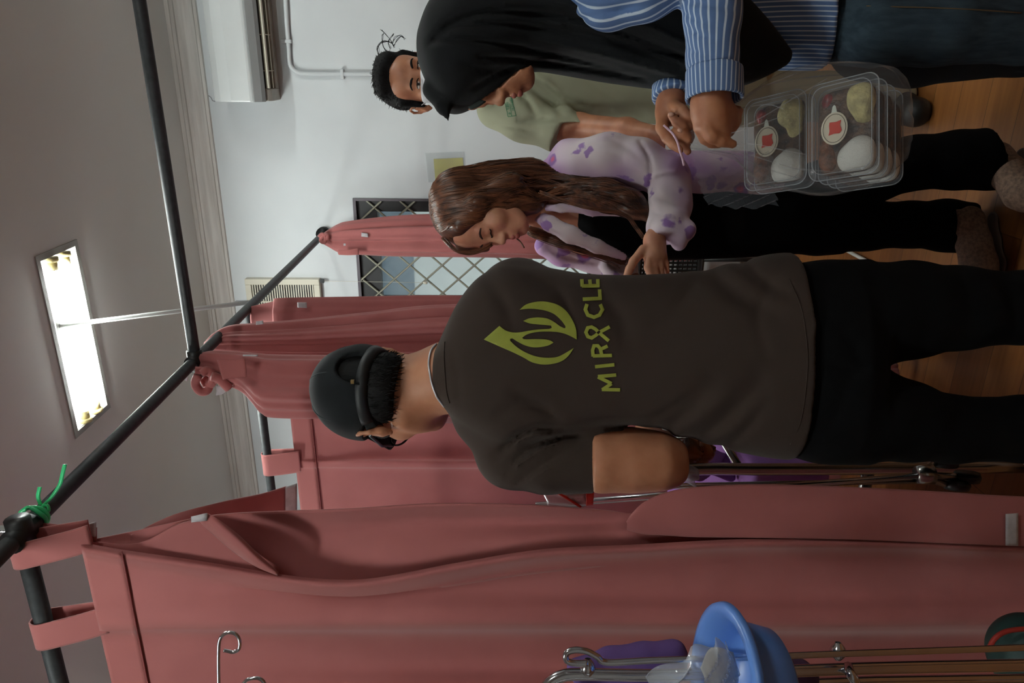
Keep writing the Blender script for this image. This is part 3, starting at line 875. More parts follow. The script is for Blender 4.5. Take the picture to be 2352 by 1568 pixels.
# gathered curtains tied along the rail that runs to the back wall
def bunch(name, secs, lab, npl=7, amp=0.16, flat=0.7, seed=0, m=m_pink, n=150, nv=6, tw=0.0, harm=None):
    o = empty(name, (0, 0, 0))
    S = spline(np.array([[s[0], s[1], s[2], s[3]] for s in secs], float), nv)
    rnd = np.random.RandomState(seed)
    ph = rnd.rand(4) * 6.28
    rows_ = []
    th = np.linspace(0, 2 * math.pi, n, endpoint=False)
    zz0 = None
    for i, (x, ya, yb, d) in enumerate(S):
        c = P(x, (ya + yb) / 2, d); w = (yb - ya) / 2 / FPX * d
        t = i / len(S)
        tt = max(w * flat, 0.008)
        pl = np.sin(npl * th + ph[0] + 1.2 * t) * 0.62 + 0.38 * np.sin((npl * 2 + 1) * th + ph[1] - 2.0 * t) + 0.3 * np.sin(3 * th + ph[2] + t * 3)
        rr = 1 + amp * (0.5 + 0.5 * min(1, i / 12)) * (pl - 0.8)
        ca = np.cos(th); sa = np.sin(th)
        # keep the silhouette edges where the photo has them
        keep = np.abs(ca) ** 8
        rr = rr * (1 - keep) + keep
        rows_.append(c + np.outer(w * ca * rr, -RT) + np.outer(tt * sa * rr, FH))
    G = np.array(rows_); h = len(G)
    base = rows_[-1].mean(0)
    o.location = V3(base); tag(o, lab, 'curtain')
    v = G.reshape(-1, 3); f = []
    for i in range(h - 1):
        for j in range(n):
            j2 = (j + 1) % n; f.append((i * n + j, (i + 1) * n + j, (i + 1) * n + j2, i * n + j2))
    f.append(tuple(range(n))); f.append(tuple((h - 1) * n + k for k in range(n))[::-1])
    obj_from('cloth', v, f, m, o, True)
    return o
far = bunch('pink_curtain', [(742, 536, 560, 3.50), (756, 526, 568, 3.49), (778, 514, 580, 3.47), (800, 508, 583, 3.46), (880, 498, 588, 3.45), (980, 492, 590, 3.45), (1150, 492, 592, 3.45), (1350, 496, 598, 3.45), (1550, 505, 600, 3.45), (1690, 520, 598, 3.45)],
            'narrow pink curtain tied at the far rail end in front of the window', 5, 0.22, 0.7, 3)
def cloth_piece(parent, name, pts4, d, m=m_pink2, lift=0.0):
    R = [[P(*p, d) for p in row] for row in pts4]
    return sheet_obj(name, sheet(R, 5, 5), m, parent, 0.002)
cloth_piece(far, 'gathered_tab', [[(777, 574), (776, 580), (778, 585)], [(800, 573), (800, 581), (800, 586)], [(824, 570), (824, 579), (824, 585)]], 3.38)
cloth_piece(far, 'label_tag', [[(830, 534), (830, 543)], [(845, 536), (846, 545)]], 3.395, m_velcro)
cloth_piece(far, 'label_tag', [[(789, 559), (789, 564)], [(794, 559), (794, 564)]], 3.395, m_velcro)
kn = [P(a, b, 3.44) for a, b in ((733, 545), (740, 538), (748, 545), (745, 556), (737, 552), (742, 543), (752, 540), (752, 552))]
MB().tube(spline(kn, 4), 0.010, 8).build('tie_knot', m_pink2, far, True)
mid = bunch('pink_curtain', [(577, 703, 748, 2.50), (600, 698, 752, 2.50), (634, 690, 756, 2.49), (642, 684, 760, 2.48), (800, 681, 765, 2.48), (1060, 678, 765, 2.48), (1600, 690, 765, 2.48), (2000, 700, 760, 2.48)],
            'flat hanging pink curtain with a white tag partly covering the exhaust fan', 4, 0.10, 0.35, 5)
cloth_piece(mid, 'label_tag', [[(683, 694), (683, 706)], [(704, 694), (705, 707)]], 2.43, m_velcro)
g1 = bunch('pink_curtain', [(469, 786, 802, 2.26), (490, 765, 808, 2.25), (527, 747, 814, 2.24), (590, 741, 818, 2.22), (700, 732, 822, 2.22), (850, 716, 824, 2.22), (1050, 698, 826, 2.22), (1500, 705, 822, 2.22), (1800, 740, 826, 2.22), (2050, 765, 830, 2.22)],
           'deeply folded pink curtain hanging between the flat tagged one and the knotted one', 6, 0.2, 0.6, 8)
cloth_piece(g1, 'label_tag', [[(588, 738), (588, 746)], [(604, 736), (605, 744)]], 2.13, m_velcro)
g2 = bunch('pink_curtain', [(428, 832, 846, 2.06), (445, 816, 852, 2.06), (480, 806, 866, 2.05), (520, 806, 884, 2.05), (556, 808, 900, 2.05), (582, 810, 926, 2.04), (604, 812, 950, 2.04), (640, 814, 960, 2.04), (800, 815, 961, 2.04), (1060, 815, 958, 2.04), (1600, 820, 946, 2.04), (1900, 825, 900, 2.04), (2058, 832, 872, 2.04)],
           'pink curtain knotted over the rail joint, nearest the black cap', 5, 0.15, 0.75, 12)
cloth_piece(g2, 'label_tag', [[(558, 814), (558, 818)], [(592, 814), (592, 818)]], 1.955, m_velcro)
for pts, r in (([(455, 862), (448, 880), (458, 897), (474, 898), (480, 884), (472, 868)], 0.012), ([(462, 858), (476, 850), (488, 860), (488, 878), (476, 884), (468, 872)], 0.012), ([(486, 864), (500, 868), (514, 880), (526, 892)], 0.013), ([(448, 850), (470, 852), (492, 862), (500, 876)], 0.011)):
    MB().tube(spline([P(a, b, 2.0 + 0.01 * i) for i, (a, b) in enumerate(pts)], 5), r, 9).build('knot_loop', m_pink2, g2, True)
cloth_piece(g2, 'white_lining', [[(496, 886), (497, 896), (496, 908)], [(512, 886), (514, 896), (512, 905)], [(536, 884), (532, 890), (522, 896)]], 2.03, m_velcro)
cloth_piece(g2, 'white_lining', [[(421, 862), (424, 872)], [(432, 866), (430, 876)]], 2.05, m_velcro)
cloth_piece(g2, 'top_hem', [[(498, 826), (505, 850), (512, 872)], [(530, 824), (535, 848), (538, 868)], [(562, 822), (566, 848), (566, 866)]], 1.945)
# ================================================================== people: shared builders
def nrm(v): v = np.array(v, float); return v / np.linalg.norm(v)
def vb(a, b, f): return RT * a + UP * b + FW * f           # direction from right / up / away components
class Head:
    """local frame: x towards the person's own left ear... (lateral), y out of the face, z up; origin at eye level in the skull"""
    def __init__(s, origin, fwd, up, sc=1.0):
        y = nrm(fwd); z = nrm(np.array(up) - y * np.dot(up, y)); x = np.cross(y, z)
        s.R = np.array([x, y, z]); s.o = np.array(origin, float); s.s = sc
    @staticmethod
    def by_point(world_pt, local_pt, fwd, up, sc=1.0):
        h = Head((0, 0, 0), fwd, up, sc); h.o = np.array(world_pt) - h.R.T @ (np.array(local_pt) * sc); return h
    def p(s, x, y, z): return s.o + s.R.T @ (np.array([x, y, z], float) * s.s)
    def e(s, S, c, r, k=0.01, mode='add'): S.ell(s.p(*c), np.array(r) * s.s, s.R, k, mode)
    def c(s, S, a, ra, b, rb, k=0.01, mode='add'): S.cone(s.p(*a), ra * s.s, s.p(*b), rb * s.s, k, mode)
def face(S, H, fem=False, ears=(1, -1), closed=True, nose=1.0, skull=1.0, mouth=True, lid=0.0):
    H.e(S, (0, -0.012, 0.042), (0.073 * skull, 0.092 * skull, 0.080 * skull), 0.0)
    H.e(S, (0, 0.034, 0.040), (0.060, 0.052, 0.056), 0.02)
    H.e(S, (0, 0.026, -0.022), (0.062, 0.060, 0.068), 0.02)
    H.e(S, (0, 0.026, -0.066), (0.050 if fem else 0.054, 0.054, 0.040), 0.02)
    H.e(S, (0, 0.070, -0.096), (0.020, 0.017, 0.016), 0.022)
    for s_ in (1, -1):
        H.e(S, (s_ * 0.040, 0.056, -0.028), (0.024, 0.024, 0.024), 0.02)
        H.c(S, (s_ * 0.048, -0.005, -0.055), 0.018, (s_ * 0.022, 0.062, -0.092), 0.015, 0.02)
    H.c(S, (-0.034, 0.076, 0.017), 0.010, (0.034, 0.076, 0.017), 0.010, 0.016)
    for s_ in (1, -1):
        H.e(S, (s_ * 0.031, 0.101, -0.001), (0.020, 0.019, 0.012), 0.012, 'cut')
        H.e(S, (s_ * 0.031, 0.0745, -0.001), (0.0150, 0.0125, 0.0125), 0.005)
    # nose
    ny = 0.101 if fem else 0.108
    H.c(S, (0, 0.080, 0.008), 0.0085, (0, ny - 0.005, -0.029), 0.0085, 0.013)
    H.e(S, (0, ny - 0.002, -0.034), (0.0105, 0.0105, 0.0095), 0.009)
    for s_ in (1, -1):
        H.e(S, (s_ * 0.0115, ny - 0.010, -0.038), (0.0085, 0.0105, 0.0075), 0.006)
        H.e(S, (s_ * 0.0065, ny - 0.006, -0.0455), (0.0035, 0.0055, 0.004), 0.003, 'cut')
    # muzzle and lips
    H.e(S, (0, 0.070, -0.066), (0.028, 0.024, 0.020), 0.015)
    if mouth:
        for s_ in (1, -1):
            H.c(S, (0, 0.0935, -0.0625), 0.0058, (s_ * 0.021, 0.082, -0.0665), 0.0030, 0.005)
            H.c(S, (0, 0.0925, -0.0745), 0.0068, (s_ * 0.018, 0.082, -0.0715), 0.0030, 0.005)
            H.c(S, (0, 0.101, -0.0685), 0.0018, (s_ * 0.024, 0.086, -0.0690), 0.0015, 0.003, 'cut')
        H.e(S, (0, 0.100, -0.086), (0.018, 0.012, 0.006), 0.010, 'cut')
    for s_ in ears: ear(S, H, s_)
def ear(S, H, s_):
    x = 0.074
    H.e(S, (s_ * (x + 0.004), -0.010, -0.010), (0.012, 0.015, 0.026), 0.006)
    pts = [(s_ * (x - 0.002), 0.006, 0.004), (s_ * (x + 0.007), 0.002, 0.020), (s_ * (x + 0.013), -0.012, 0.026), (s_ * (x + 0.017), -0.026, 0.014), (s_ * (x + 0.014), -0.027, -0.006), (s_ * (x + 0.008), -0.018, -0.026), (s_ * (x + 0.003), -0.006, -0.038), (s_ * (x - 0.002), 0.002, -0.030)]
    for a, b in zip(pts[:-1], pts[1:]): H.c(S, a, 0.0045, b, 0.0045, 0.004)
    H.e(S, (s_ * (x + 0.016), -0.008, -0.006), (0.008, 0.009, 0.014), 0.005, 'cut')
def lips(H, m, parent):
    S = SDF(H.o - 0.13 * H.s, H.o + 0.13 * H.s, 0.0016)
    for s_ in (1, -1):
        H.c(S, (0, 0.0942, -0.0625), 0.0059, (s_ * 0.021, 0.0826, -0.0665), 0.0030, 0.004)
        H.c(S, (0, 0.0932, -0.0745), 0.0069, (s_ * 0.018, 0.0826, -0.0715), 0.0030, 0.004)
    for s_ in (1, -1): H.c(S, (0, 0.101, -0.0685), 0.0016, (s_ * 0.024, 0.087, -0.0690), 0.0012, 0.002, 'cut')
    return S.build('lips', m, parent, 1)
def brow(H, s_, m, parent, thick=0.0032, bvh=None, name='eyebrow'):
    pts = [(s_ * 0.014, 0.092, 0.017), (s_ * 0.024, 0.0915, 0.021), (s_ * 0.036, 0.087, 0.0225), (s_ * 0.047, 0.077, 0.017)]
    return surface_strip(name, [H.p(*q) for q in spline(pts, 5)], H, m, parent, bvh, thick)
def surface_strip(name, pts, H, m, parent, bvh, thick, taper=True):
    """a tapering tube pressed on the skin"""
    out = []
    for p in pts:
        if bvh is not None:
            c = H.o + H.R.T @ np.array([0, 0.0, 0.0])
            n = bvh.find_nearest(V3(p))
            if n[0] is not None: p = np.array(n[0])
        out.append(np.array(p))
    n = len(out); rs = [thick * (0.35 + 0.65 * math.sin(math.pi * min(1, (0.15 + 0.8 * i / (n - 1))))) for i in range(n)]
    return MB().tube(out, rs, 6).build(name, m, parent, True)
def limb_hand(S, wrist, d, n, fingers, sc=1.0, w_axis=None, thumb=None, k=0.006, palm=0.082):
    """palm from wrist along d (unit), back-of-hand normal n; fingers = list of 4 joint polylines in local (x across, y along, z normal)"""
    d = nrm(d); n = nrm(np.array(n) - d * np.dot(n, d)); x = np.cross(d, n)
    R = np.array([x, d, n])
    def p(q): return np.array(wrist) + R.T @ (np.array(q, float) * sc)
    S.cone(p((0, -0.02, 0)), 0.024 * sc, p((0, 0.01, 0)), 0.023 * sc, 0.012, sq=(n, 0.75))
    for xx, r in ((-0.028, 0.0135), (-0.010, 0.0145), (0.010, 0.0145), (0.028, 0.013)):
        S.cone(p((xx * 0.6, 0.008, 0)), 0.015 * sc, p((xx, palm - 0.004 - abs(xx - 0.002) * 0.25, 0)), r * sc, 0.012, sq=(n, 0.85))
    for f in fingers:
        pts = [p(q[:3]) for q in f]; rs = [q[3] * sc for q in f]
        S.chain(list(zip(pts, rs)), k)
    return p
m_skin = mat('skin_tan', (196, 138, 106), 0.52, noise=(30, 0.06), col2=(184, 124, 92), bump=(220, 0.12, 0.0008), sss=0.12)
m_skin2 = mat('skin_light', (206, 152, 122), 0.5, noise=(26, 0.05), col2=(196, 134, 108), bump=(260, 0.08, 0.0006), sss=0.12)
m_skin3 = mat('skin_brown', (180, 124, 92), 0.5, noise=(30, 0.06), col2=(164, 106, 78), bump=(240, 0.10, 0.0008), sss=0.12)
m_lips = mat('lip_skin', (168, 92, 84), 0.4)
m_hair = mat('black_hair', (12, 12, 13), 0.75, spec=0.2, noise=(80, 0.3, (1, 1, 0.15)), col2=(22, 21, 22), bump=(260, 0.7, 0.002, (1, 1, 0.3)))
m_eye = mat('eye_dark', (22, 15, 12), 0.15, clear=0.6)
m_sclera = mat('eye_white', (206, 196, 188), 0.25)
def cut_below(S, z): S.plane((0, 0, z), (0, 0, -1))
def cut_above(S, z): S.plane((0, 0, z), (0, 0, 1))
# ================================================================== man in the cap, back to the camera
man = empty('person', P(2776, 830, 1.42) * [1, 1, 0], 'person seen from behind in black cap and dark brown t-shirt with lime green print', 'person')
man.location = V3(np.array([P(2400, 830, 1.42)[0], P(2400, 830, 1.42)[1], 0.0]))
m_tee = mat('dark_brown_jersey', (62, 51, 46), 0.95, noise=(2.5, 0.1), col2=(56, 46, 41), bump=(700, 0.15, 0.0006), sheen=0.05, spec=0.2)
m_trou = mat('black_trouser_cloth', (9, 10, 12), 0.95, noise=(4, 0.15), bump=(500, 0.15, 0.0008), spec=0.12)
m_cap = mat('black_cap_cloth', (19, 22, 25), 0.9, bump=(900, 0.25, 0.0008), sheen=0.05, spec=0.25)
# --- t-shirt
lo = P(1500, 870, 1.42) + [-0.36, -0.32, -0.42]; hi = P(1500, 870, 1.42) + [0.36, 0.36, 0.50]
S = SDF(lo, hi, 0.0052)
S.loft([(1000, 806, 912, 1.375, 0.052), (1014, 782, 928, 1.378, 0.066), (1034, 722, 950, 1.385, 0.080), (1070, 666, 982, 1.39, 0.100), (1110, 624, 1012, 1.40, 0.118), (1160, 604, 1034, 1.405, 0.128), (1230, 612, 1026, 1.41, 0.130),
        (1330, 630, 1004, 1.41, 0.125), (1450, 633, 994, 1.41, 0.118), (1560, 629, 1008, 1.41, 0.122), (1680, 606, 1034, 1.41, 0.130), (1760, 584, 1050, 1.41, 0.135), (1840, 578, 1054, 1.41, 0.138), (1930, 578, 1054, 1.41, 0.138)], 0.0, p=2.5)
S.chain([(P(1085, 898, 1.395), 0.050), (P(1110, 960, 1.40), 0.051), (P(1180, 1052, 1.41), 0.0605)], 0.02)
S.chain([(P(1085, 830, 1.395), 0.050), (P(1118, 745, 1.40), 0.055), (P(1190, 672, 1.42), 0.062)], 0.02)
S.cone(P(1190, 678, 1.43), 0.060, P(1260, 690, 1.56), 0.058, 0.03)
S.plane((0, 0, 0.806), (0, 0, -1))
Sl = SDF(lo, hi, 0.0052)
Sl.chain([(P(1170, 1040, 1.41), 0.066), (P(1250, 1056, 1.40), 0.064), (P(1450, 1054, 1.39), 0.0630)], 0.01)
Sl.plane(P(1361, 1050, 1.39), nrm(vb(0.03, -1, 0.0)))
h_ = np.clip(0.5 + 0.5 * (S.V - Sl.V) / 0.012, 0, 1); S.V = S.V * (1 - h_) + Sl.V * h_ - 0.012 * h_ * (1 - h_)
# neckline
S.ell(P(992, 868, 1.42), (0.062, 0.062, 0.03), None, 0.01, 'cut')
S.creases([
    ([(1290, 985), (1230, 985), (1180, 1010), (1140, 1050)], 1.33, 9, 0.0102),
    ([(1330, 1000), (1260, 1010), (1200, 1045), (1165, 1085)], 1.33, 8, 0.0085),
    ([(1345, 1015), (1290, 1040), (1230, 1080), (1190, 1110)], 1.33, 8, 0.0085),
    ([(1260, 998), (1210, 1000), (1165, 1030)], 1.33, 6, -0.0068),
    ([(1310, 1010), (1240, 1030), (1185, 1070)], 1.33, 6, -0.0068),
    ([(1280, 960), (1240, 930), (1180, 900)], 1.30, 14, 0.0068),
    ([(1300, 990), (1420, 975), (1540, 990)], 1.34, 12, 0.0102),
    ([(1120, 640), (1160, 700), (1180, 760)], 1.30, 16, 0.0051),
    ([(1360, 660), (1420, 720), (1440, 790)], 1.30, 20, 0.0051),
    ([(1480, 1000), (1560, 960), (1640, 880)], 1.31, 22, 0.0085),
    ([(1560, 1015), (1650, 970), (1740, 880)], 1.30, 22, 0.0085),
    ([(1620, 620), (1700, 680), (1780, 720)], 1.30, 22, 0.0068),
    ([(1700, 600), (1760, 650), (1820, 680)], 1.30, 16, 0.0068),
    ([(1040, 800), (1050, 860), (1055, 930)], 1.32, 8, 0.0034)])
nf = noise3(3, 16, 6, (1, 1, 0.7)); nf2 = noise3(13, 42, 6, (1, 1, 0.45))
S.creases([([(1400, 985), (1500, 960), (1600, 900)], 1.31, 10, 0.005), ([(1640, 1030), (1700, 1000), (1760, 930)], 1.31, 12, 0.006), ([(1600, 640), (1560, 700), (1500, 740)], 1.31, 12, 0.004), ([(1780, 640), (1740, 720), (1760, 820)], 1.30, 14, 0.004), ([(1140, 950), (1190, 930), (1260, 935)], 1.30, 9, 0.005), ([(1220, 640), (1280, 670), (1310, 720)], 1.30, 10, 0.004),
           ([(1150, 1095), (1200, 1060), (1260, 1030)], 1.34, 5, -0.005), ([(1190, 1115), (1240, 1085), (1300, 1060)], 1.34, 5, -0.005), ([(1346, 985), (1348, 1050), (1350, 1125)], 1.33, 2.5, 0.0022)])
S.warp(lambda X, Y, Z: 0.0028 * nf(X, Y, Z) + 0.0012 * nf2(X, Y, Z))
tee = S.build('t_shirt', m_tee, man, 2)
bt = bvh_of(tee)
cb = [cast(bt, x, y, 0.0008) for x, y in ((1022, 785), (1020, 810), (1021, 840), (1023, 870), (1026, 900), (1033, 925))]
cb = [q for q in cb if q is not None]
if len(cb) > 3: MB().tube(spline(cb, 6), 0.0013, 6).build('collar_seam', m_tee, tee, True)
hm_ = [cast(bt, x, y, 0.0002) for x, y in ((1812, 640), (1838, 700), (1850, 760), (1855, 830), (1850, 900), (1838, 970), (1815, 1020))]
hm_ = [q for q in hm_ if q is not None]
if len(hm_) > 3: MB().tube(spline(hm_, 6), 0.0010, 6).build('hem_seam', m_tee, tee, True)
# --- trousers
lo = np.array([tee_c for tee_c in P(2000, 830, 1.42)]) + [-0.34, -0.32, -0.68]; hi = P(2000, 830, 1.42) + [0.34, 0.32, 0.24]
lo[2] = 0.05
S = SDF(lo, hi, 0.0065)
S.loft([(1770, 606, 1040, 1.41, 0.115), (1850, 603, 1052, 1.41, 0.125), (1930, 602, 1057, 1.41, 0.125), (1985, 602, 1058, 1.41, 0.10)], 0.0, p=2.6)
for ch in ([(1900, 715, 1.41, 0.095), (2000, 722, 1.41, 0.0965), (2090, 712, 1.42, 0.092), (2200, 708, 1.43, 0.080), (2352, 706, 1.44, 0.070), (2700, 708, 1.44, 0.062)],
           [(1900, 950, 1.41, 0.092), (2000, 952, 1.41, 0.086), (2080, 966, 1.42, 0.076), (2180, 984, 1.43, 0.064), (2352, 985, 1.44, 0.063), (2700, 985, 1.44, 0.060)]):
    S.chain([(P(a, b, d), r) for a, b, d, r in ch], 0.02)
S.creases([([(1990, 850), (1960, 800), (1930, 740)], 1.32, 10, 0.005), ([(1960, 860), (1930, 930), (1900, 990)], 1.32, 12, 0.005), ([(2300, 640), (2330, 700), (2340, 760)], 1.36, 12, 0.004), ([(1900, 840), (1990, 846)], 1.30, 7, 0.006)])
S.warp(lambda X, Y, Z: 0.003 * nf(X, Y, Z))
S.build('trousers', m_trou, man, 1)
for yy in (708, 985):
    c = P(2700, yy, 1.44); c[2] = 0.0
    S = SDF(c + [-0.1, -0.12, -0.01], c + [0.1, 0.26, 0.13], 0.006)
    S.cone(c + [0, -0.02, 0.05], 0.042, c + [0.0, 0.15, 0.035], 0.034, 0.02); S.cone(c + [0, 0, 0.05], 0.042, c + [0, 0, 0.11], 0.04, 0.02)
    S.plane(c, (0, 0, -1)); S.build('shoe', m_black, man, 1)
# --- body: head, neck, arms as one surface
fwd = nrm(vb(-0.52, -0.22, 0.83)); upv = nrm(vb(0.05, 0.96, 0.2))
HM = Head(P(880, 910, 1.42), fwd, upv, 1.0)
lo = np.minimum(P(880, 910, 1.45) - 0.2, P(1650, 1060, 1.45) - [0.14, 0.14, 0.02]); hi = P(800, 700, 1.45) + [0.14, 0.42, 0.1]
lo = np.array([HM.o[0] - 0.34, HM.o[1] - 0.24, 1.0]); hi = np.array([HM.o[0] + 0.34, HM.o[1] + 0.34, 1.74])
S = SDF(lo, hi, 0.0042)
face(S, HM, ears=(1, -1))
S.chain([(HM.p(0, -0.012, -0.04), 0.050), (P(960, 884, 1.41), 0.056), (P(1030, 866, 1.39), 0.063), (P(1080, 860, 1.40), 0.055)], 0.025)
# chest core linking the arms, all inside the shirt
S.cone(P(1120, 860, 1.41), 0.085, P(1260, 850, 1.41), 0.09, 0.03)
S.chain([(P(1170, 735, 1.43), 0.04), (P(1150, 850, 1.41), 0.055), (P(1185, 990, 1.42), 0.04)], 0.02)
S.chain([(P(1185, 1010, 1.42), 0.042), (P(1320, 1054, 1.39), 0.048), (P(1380, 1055, 1.385), 0.0585), (P(1450, 1056, 1.385), 0.0575), (P(1505, 1058, 1.385), 0.052), (P(1532, 1060, 1.395), 0.044)], 0.02)
S.chain([(P(1525, 1062, 1.40), 0.046), (P(1520, 1040, 1.50), 0.042), (P(1500, 1010, 1.60), 0.030), (P(1492, 1000, 1.65), 0.026)], 0.02)
S.chain([(P(1180, 700, 1.43), 0.040), (P(1290, 700, 1.58), 0.038), (P(1400, 720, 1.62), 0.036), (P(1420, 790, 1.66), 0.026)], 0.02)
for w_, dr in ((P(1492, 1000, 1.66), vb(0.35, 0.1, 1)), (P(1420, 792, 1.67), vb(-0.9, -0.1, 0.5))):
    fl = [[(x, 0.078, 0, 0.0085), (x, 0.108, -0.008, 0.008), (x, 0.124, -0.028, 0.0075), (x, 0.122, -0.044, 0.007)] for x in (-0.028, -0.009, 0.010, 0.029)]
    limb_hand(S, w_, dr, UP, fl + [[(-0.026, 0.02, -0.004, 0.012), (-0.045, 0.05, -0.02, 0.010), (-0.038, 0.075, -0.035, 0.0085)]])
mbody = S.build('body', m_skin, man, 1)
def tuck(o, a, b, lim, keep, f=0.8):
    """draws the limb in under its sleeve above the sleeve end"""
    me = o.data; off_ = np.array(o['_w']); co = np.zeros(len(me.vertices) * 3); me.vertices.foreach_get('co', co); w = co.reshape(-1, 3) + off_
    q = w - CAM; d = q @ FW; px = 1176 - FPX * (q @ UP) / d; py = 784 - FPX * (q @ RT) / d
    ba = np.array(b) - np.array(a); t = ((w - a) @ ba) / (ba @ ba); ax = a + t[:, None] * ba
    k = np.clip((lim - px) / 10.0, 0, 1) * keep(px, py)
    w = ax * (k * (1 - f))[:, None] + w * (1 - k * (1 - f))[:, None]
    me.vertices.foreach_set('co', (w - off_).ravel()); me.update()
tuck(mbody, P(1200, 1050, 1.40), P(1380, 1055, 1.385), 1364, lambda px, py: ((py > 960) & (px > 1190)).astype(float), 0.72)
bb_ = bvh_of(mbody)
# --- short hair at the nape
S = SDF(HM.o - 0.16, HM.o + 0.16, 0.004)
HM.e(S, (0, -0.015, 0.040), (0.077, 0.094, 0.082), 0.0)
HM.e(S, (0, -0.042, -0.020), (0.067, 0.060, 0.050), 0.02)
HM.c(S, (0.071, 0.02, 0.01), 0.010, (0.070, 0.018, -0.02), 0.006, 0.01)
HM.c(S, (-0.071, 0.02, 0.01), 0.010, (-0.070, 0.018, -0.02), 0.006, 0.01)
S.plane(HM.p(0, 0.025, 0), HM.R[1], 0.01)
for s_ in (1, -1): HM.e(S, (s_ * 0.084, 0.0, -0.022), (0.024, 0.034, 0.040), 0.006, 'cut')
nh = noise3(5, 120, 6, (1, 1, 0.3)); S.warp(lambda X, Y, Z: 0.0016 * nh(X, Y, Z))
S.plane(P(920, 860, 1.38), nrm(vb(-0.10, -1, -0.1)), 0.004)
mh = S.build('hair', m_hair, man, 1)
def tufts(o, n, dirfn, ok, par, r=0.0007, L=(0.008, 0.018), seed=1):
    me = o.data; off_ = np.array(o['_w']); rn = np.random.RandomState(seed); mb = MB(); k = 0; tries = 0
    while k < n and tries < n * 40:
        tries += 1
        v = me.vertices[rn.randint(len(me.vertices))]; p = np.array(v.co) + off_; nn = np.array(v.normal)
        if not ok(p): continue
        d = nrm(dirfn(p) + rn.randn(3) * 0.25); l = L[0] + (L[1] - L[0]) * rn.rand()
        mb.tube([p - d * 0.002, p + (d + nn * 0.25) * l * 0.5, p + (d + nn * 0.10) * l], [r, r * 0.8, r * 0.3], 4); k += 1
    return tag(mb.build('hair_tufts', m_hair, par, True), kind='stuff')
tufts(mh, 420, lambda p: -HM.R[2] - 0.2 * HM.R[1], lambda p: (lambda q: q[2] < -0.012)(HM.R @ (p - HM.o)), man, 0.0008, (0.006, 0.014))
# --- cap: crown shell, strap, brim
cap = SDF(HM.o - 0.19, HM.o + 0.19, 0.0038)
HM.e(cap, (0, -0.010, 0.047), (0.0865, 0.105, 0.091), 0.0)
HM.e(cap, (0, -0.012, 0.022), (0.0852, 0.104, 0.080), 0.02)
pc = P(868, 905, 1.36)
cap.plane(HM.p(0, 0, 0.018), nrm(-HM.R[2] + HM.R[1] * 0.34), 0.003)
HM.e(cap, (0.004, -0.112, 0.006), (0.032, 0.050, 0.042), 0.002, 'cut')
cap2 = SDF(HM.o - 0.19, HM.o + 0.19, 0.0038); HM.e(cap2, (0, -0.010, 0.047), (0.0860, 0.1045, 0.0905), 0.0); HM.e(cap2, (0, -0.012, 0.022), (0.0848, 0.1035, 0.080), 0.02)
cap2.plane(HM.p(0, -0.1, 0.004), HM.R[2], 0.001); cap2.plane(HM.p(0, -0.1, -0.016), -HM.R[2], 0.001)
cap.V = np.minimum(cap.V, cap2.V)
cap.V = np.maximum(cap.V, -(cap.V + 0.0075)) if False else cap.V
nc = noise3(8, 30, 5); cap.warp(lambda X, Y, Z: 0.0016 * nc(X, Y, Z))
co = cap.build('cap', m_cap, man, 1)
bc = bvh_of(co)
ins = SDF(HM.o - 0.16, HM.o + 0.16, 0.006); HM.e(ins, (0, -0.016, 0.046), (0.074, 0.088, 0.078), 0); ins.build('cap_lining', m_hair, man, 1)
HM_b = HM.p(0, 0, 0)
def capstrip(z):
    o_ = []
    for a in np.linspace(-1.25, 1.25, 36):
        q = HM.p(0.105 * math.sin(a), -0.012 - 0.125 * math.cos(a), z)
        n_ = bc.ray_cast(V3(q), V3(HM.p(0, -0.012, z) - q))
        o_.append((np.array(n_[0]) + (q - HM.p(0, -0.012, z)) * 0.012) if n_[0] is not None and n_[3] < 0.05 else q * 0.82 + HM.p(0, -0.012, z) * 0.18)
    return spline(o_, 1)
G = np.stack([capstrip(z) for z in (-0.015, -0.006, 0.004)], 0)
sheet_obj('strap', G, mat('cap_strap', (24, 26, 29), 0.55), co, 0.002)
bk = P(831, 883, 1.315)
MB().box(HM.p(-0.030, -0.116, 0.006) - 0.003, HM.p(-0.030, -0.116, 0.006) + 0.003).build('buckle', mat('brass_metal', (190, 160, 110), 0.3, 1.0), co)
MB().lathe([(0.0, 0.004), (0.007, 0.003), (0.009, 0.0), (0.007, -0.003)], HM.p(0, -0.010, 0.1385), HM.R[2], 12).build('top_button', m_cap, co, True)
for a in range(6):
    an = a * math.pi / 3 + 0.4
    seam = [HM.p(0.0868 * math.cos(an) * math.sin(t), -0.010 + 0.1053 * math.sin(an) * math.sin(t), 0.047 + 0.0912 * math.cos(t)) for t in np.linspace(0.05, 1.45, 14)]
    MB().tube(seam, 0.0014, 5).build('seam', mat('cap_seam', (36, 44, 48), 0.8), co, True)
# brim
R_ = []
for t in np.linspace(0, 1, 5):
    row = []
    for a in np.linspace(-1.05, 1.05, 13):
        ca, sa = math.cos(a), math.sin(a)
        base = np.array([0.080 * sa, -0.008 + 0.098 * ca, 0.018 + 0.030 * ca])
        tip = base + np.array([0.006 * sa, 0.072 * max(0, ca) ** 0.8, -0.020 - 0.004 * sa * sa])
        q = base * (1 - t) + tip * t; q[2] -= 0.012 * sa * sa * t
        row.append(HM.p(*q))
    R_.append(row)
sheet_obj('brim', sheet(R_, 2, 2), m_cap, co, 0.004)
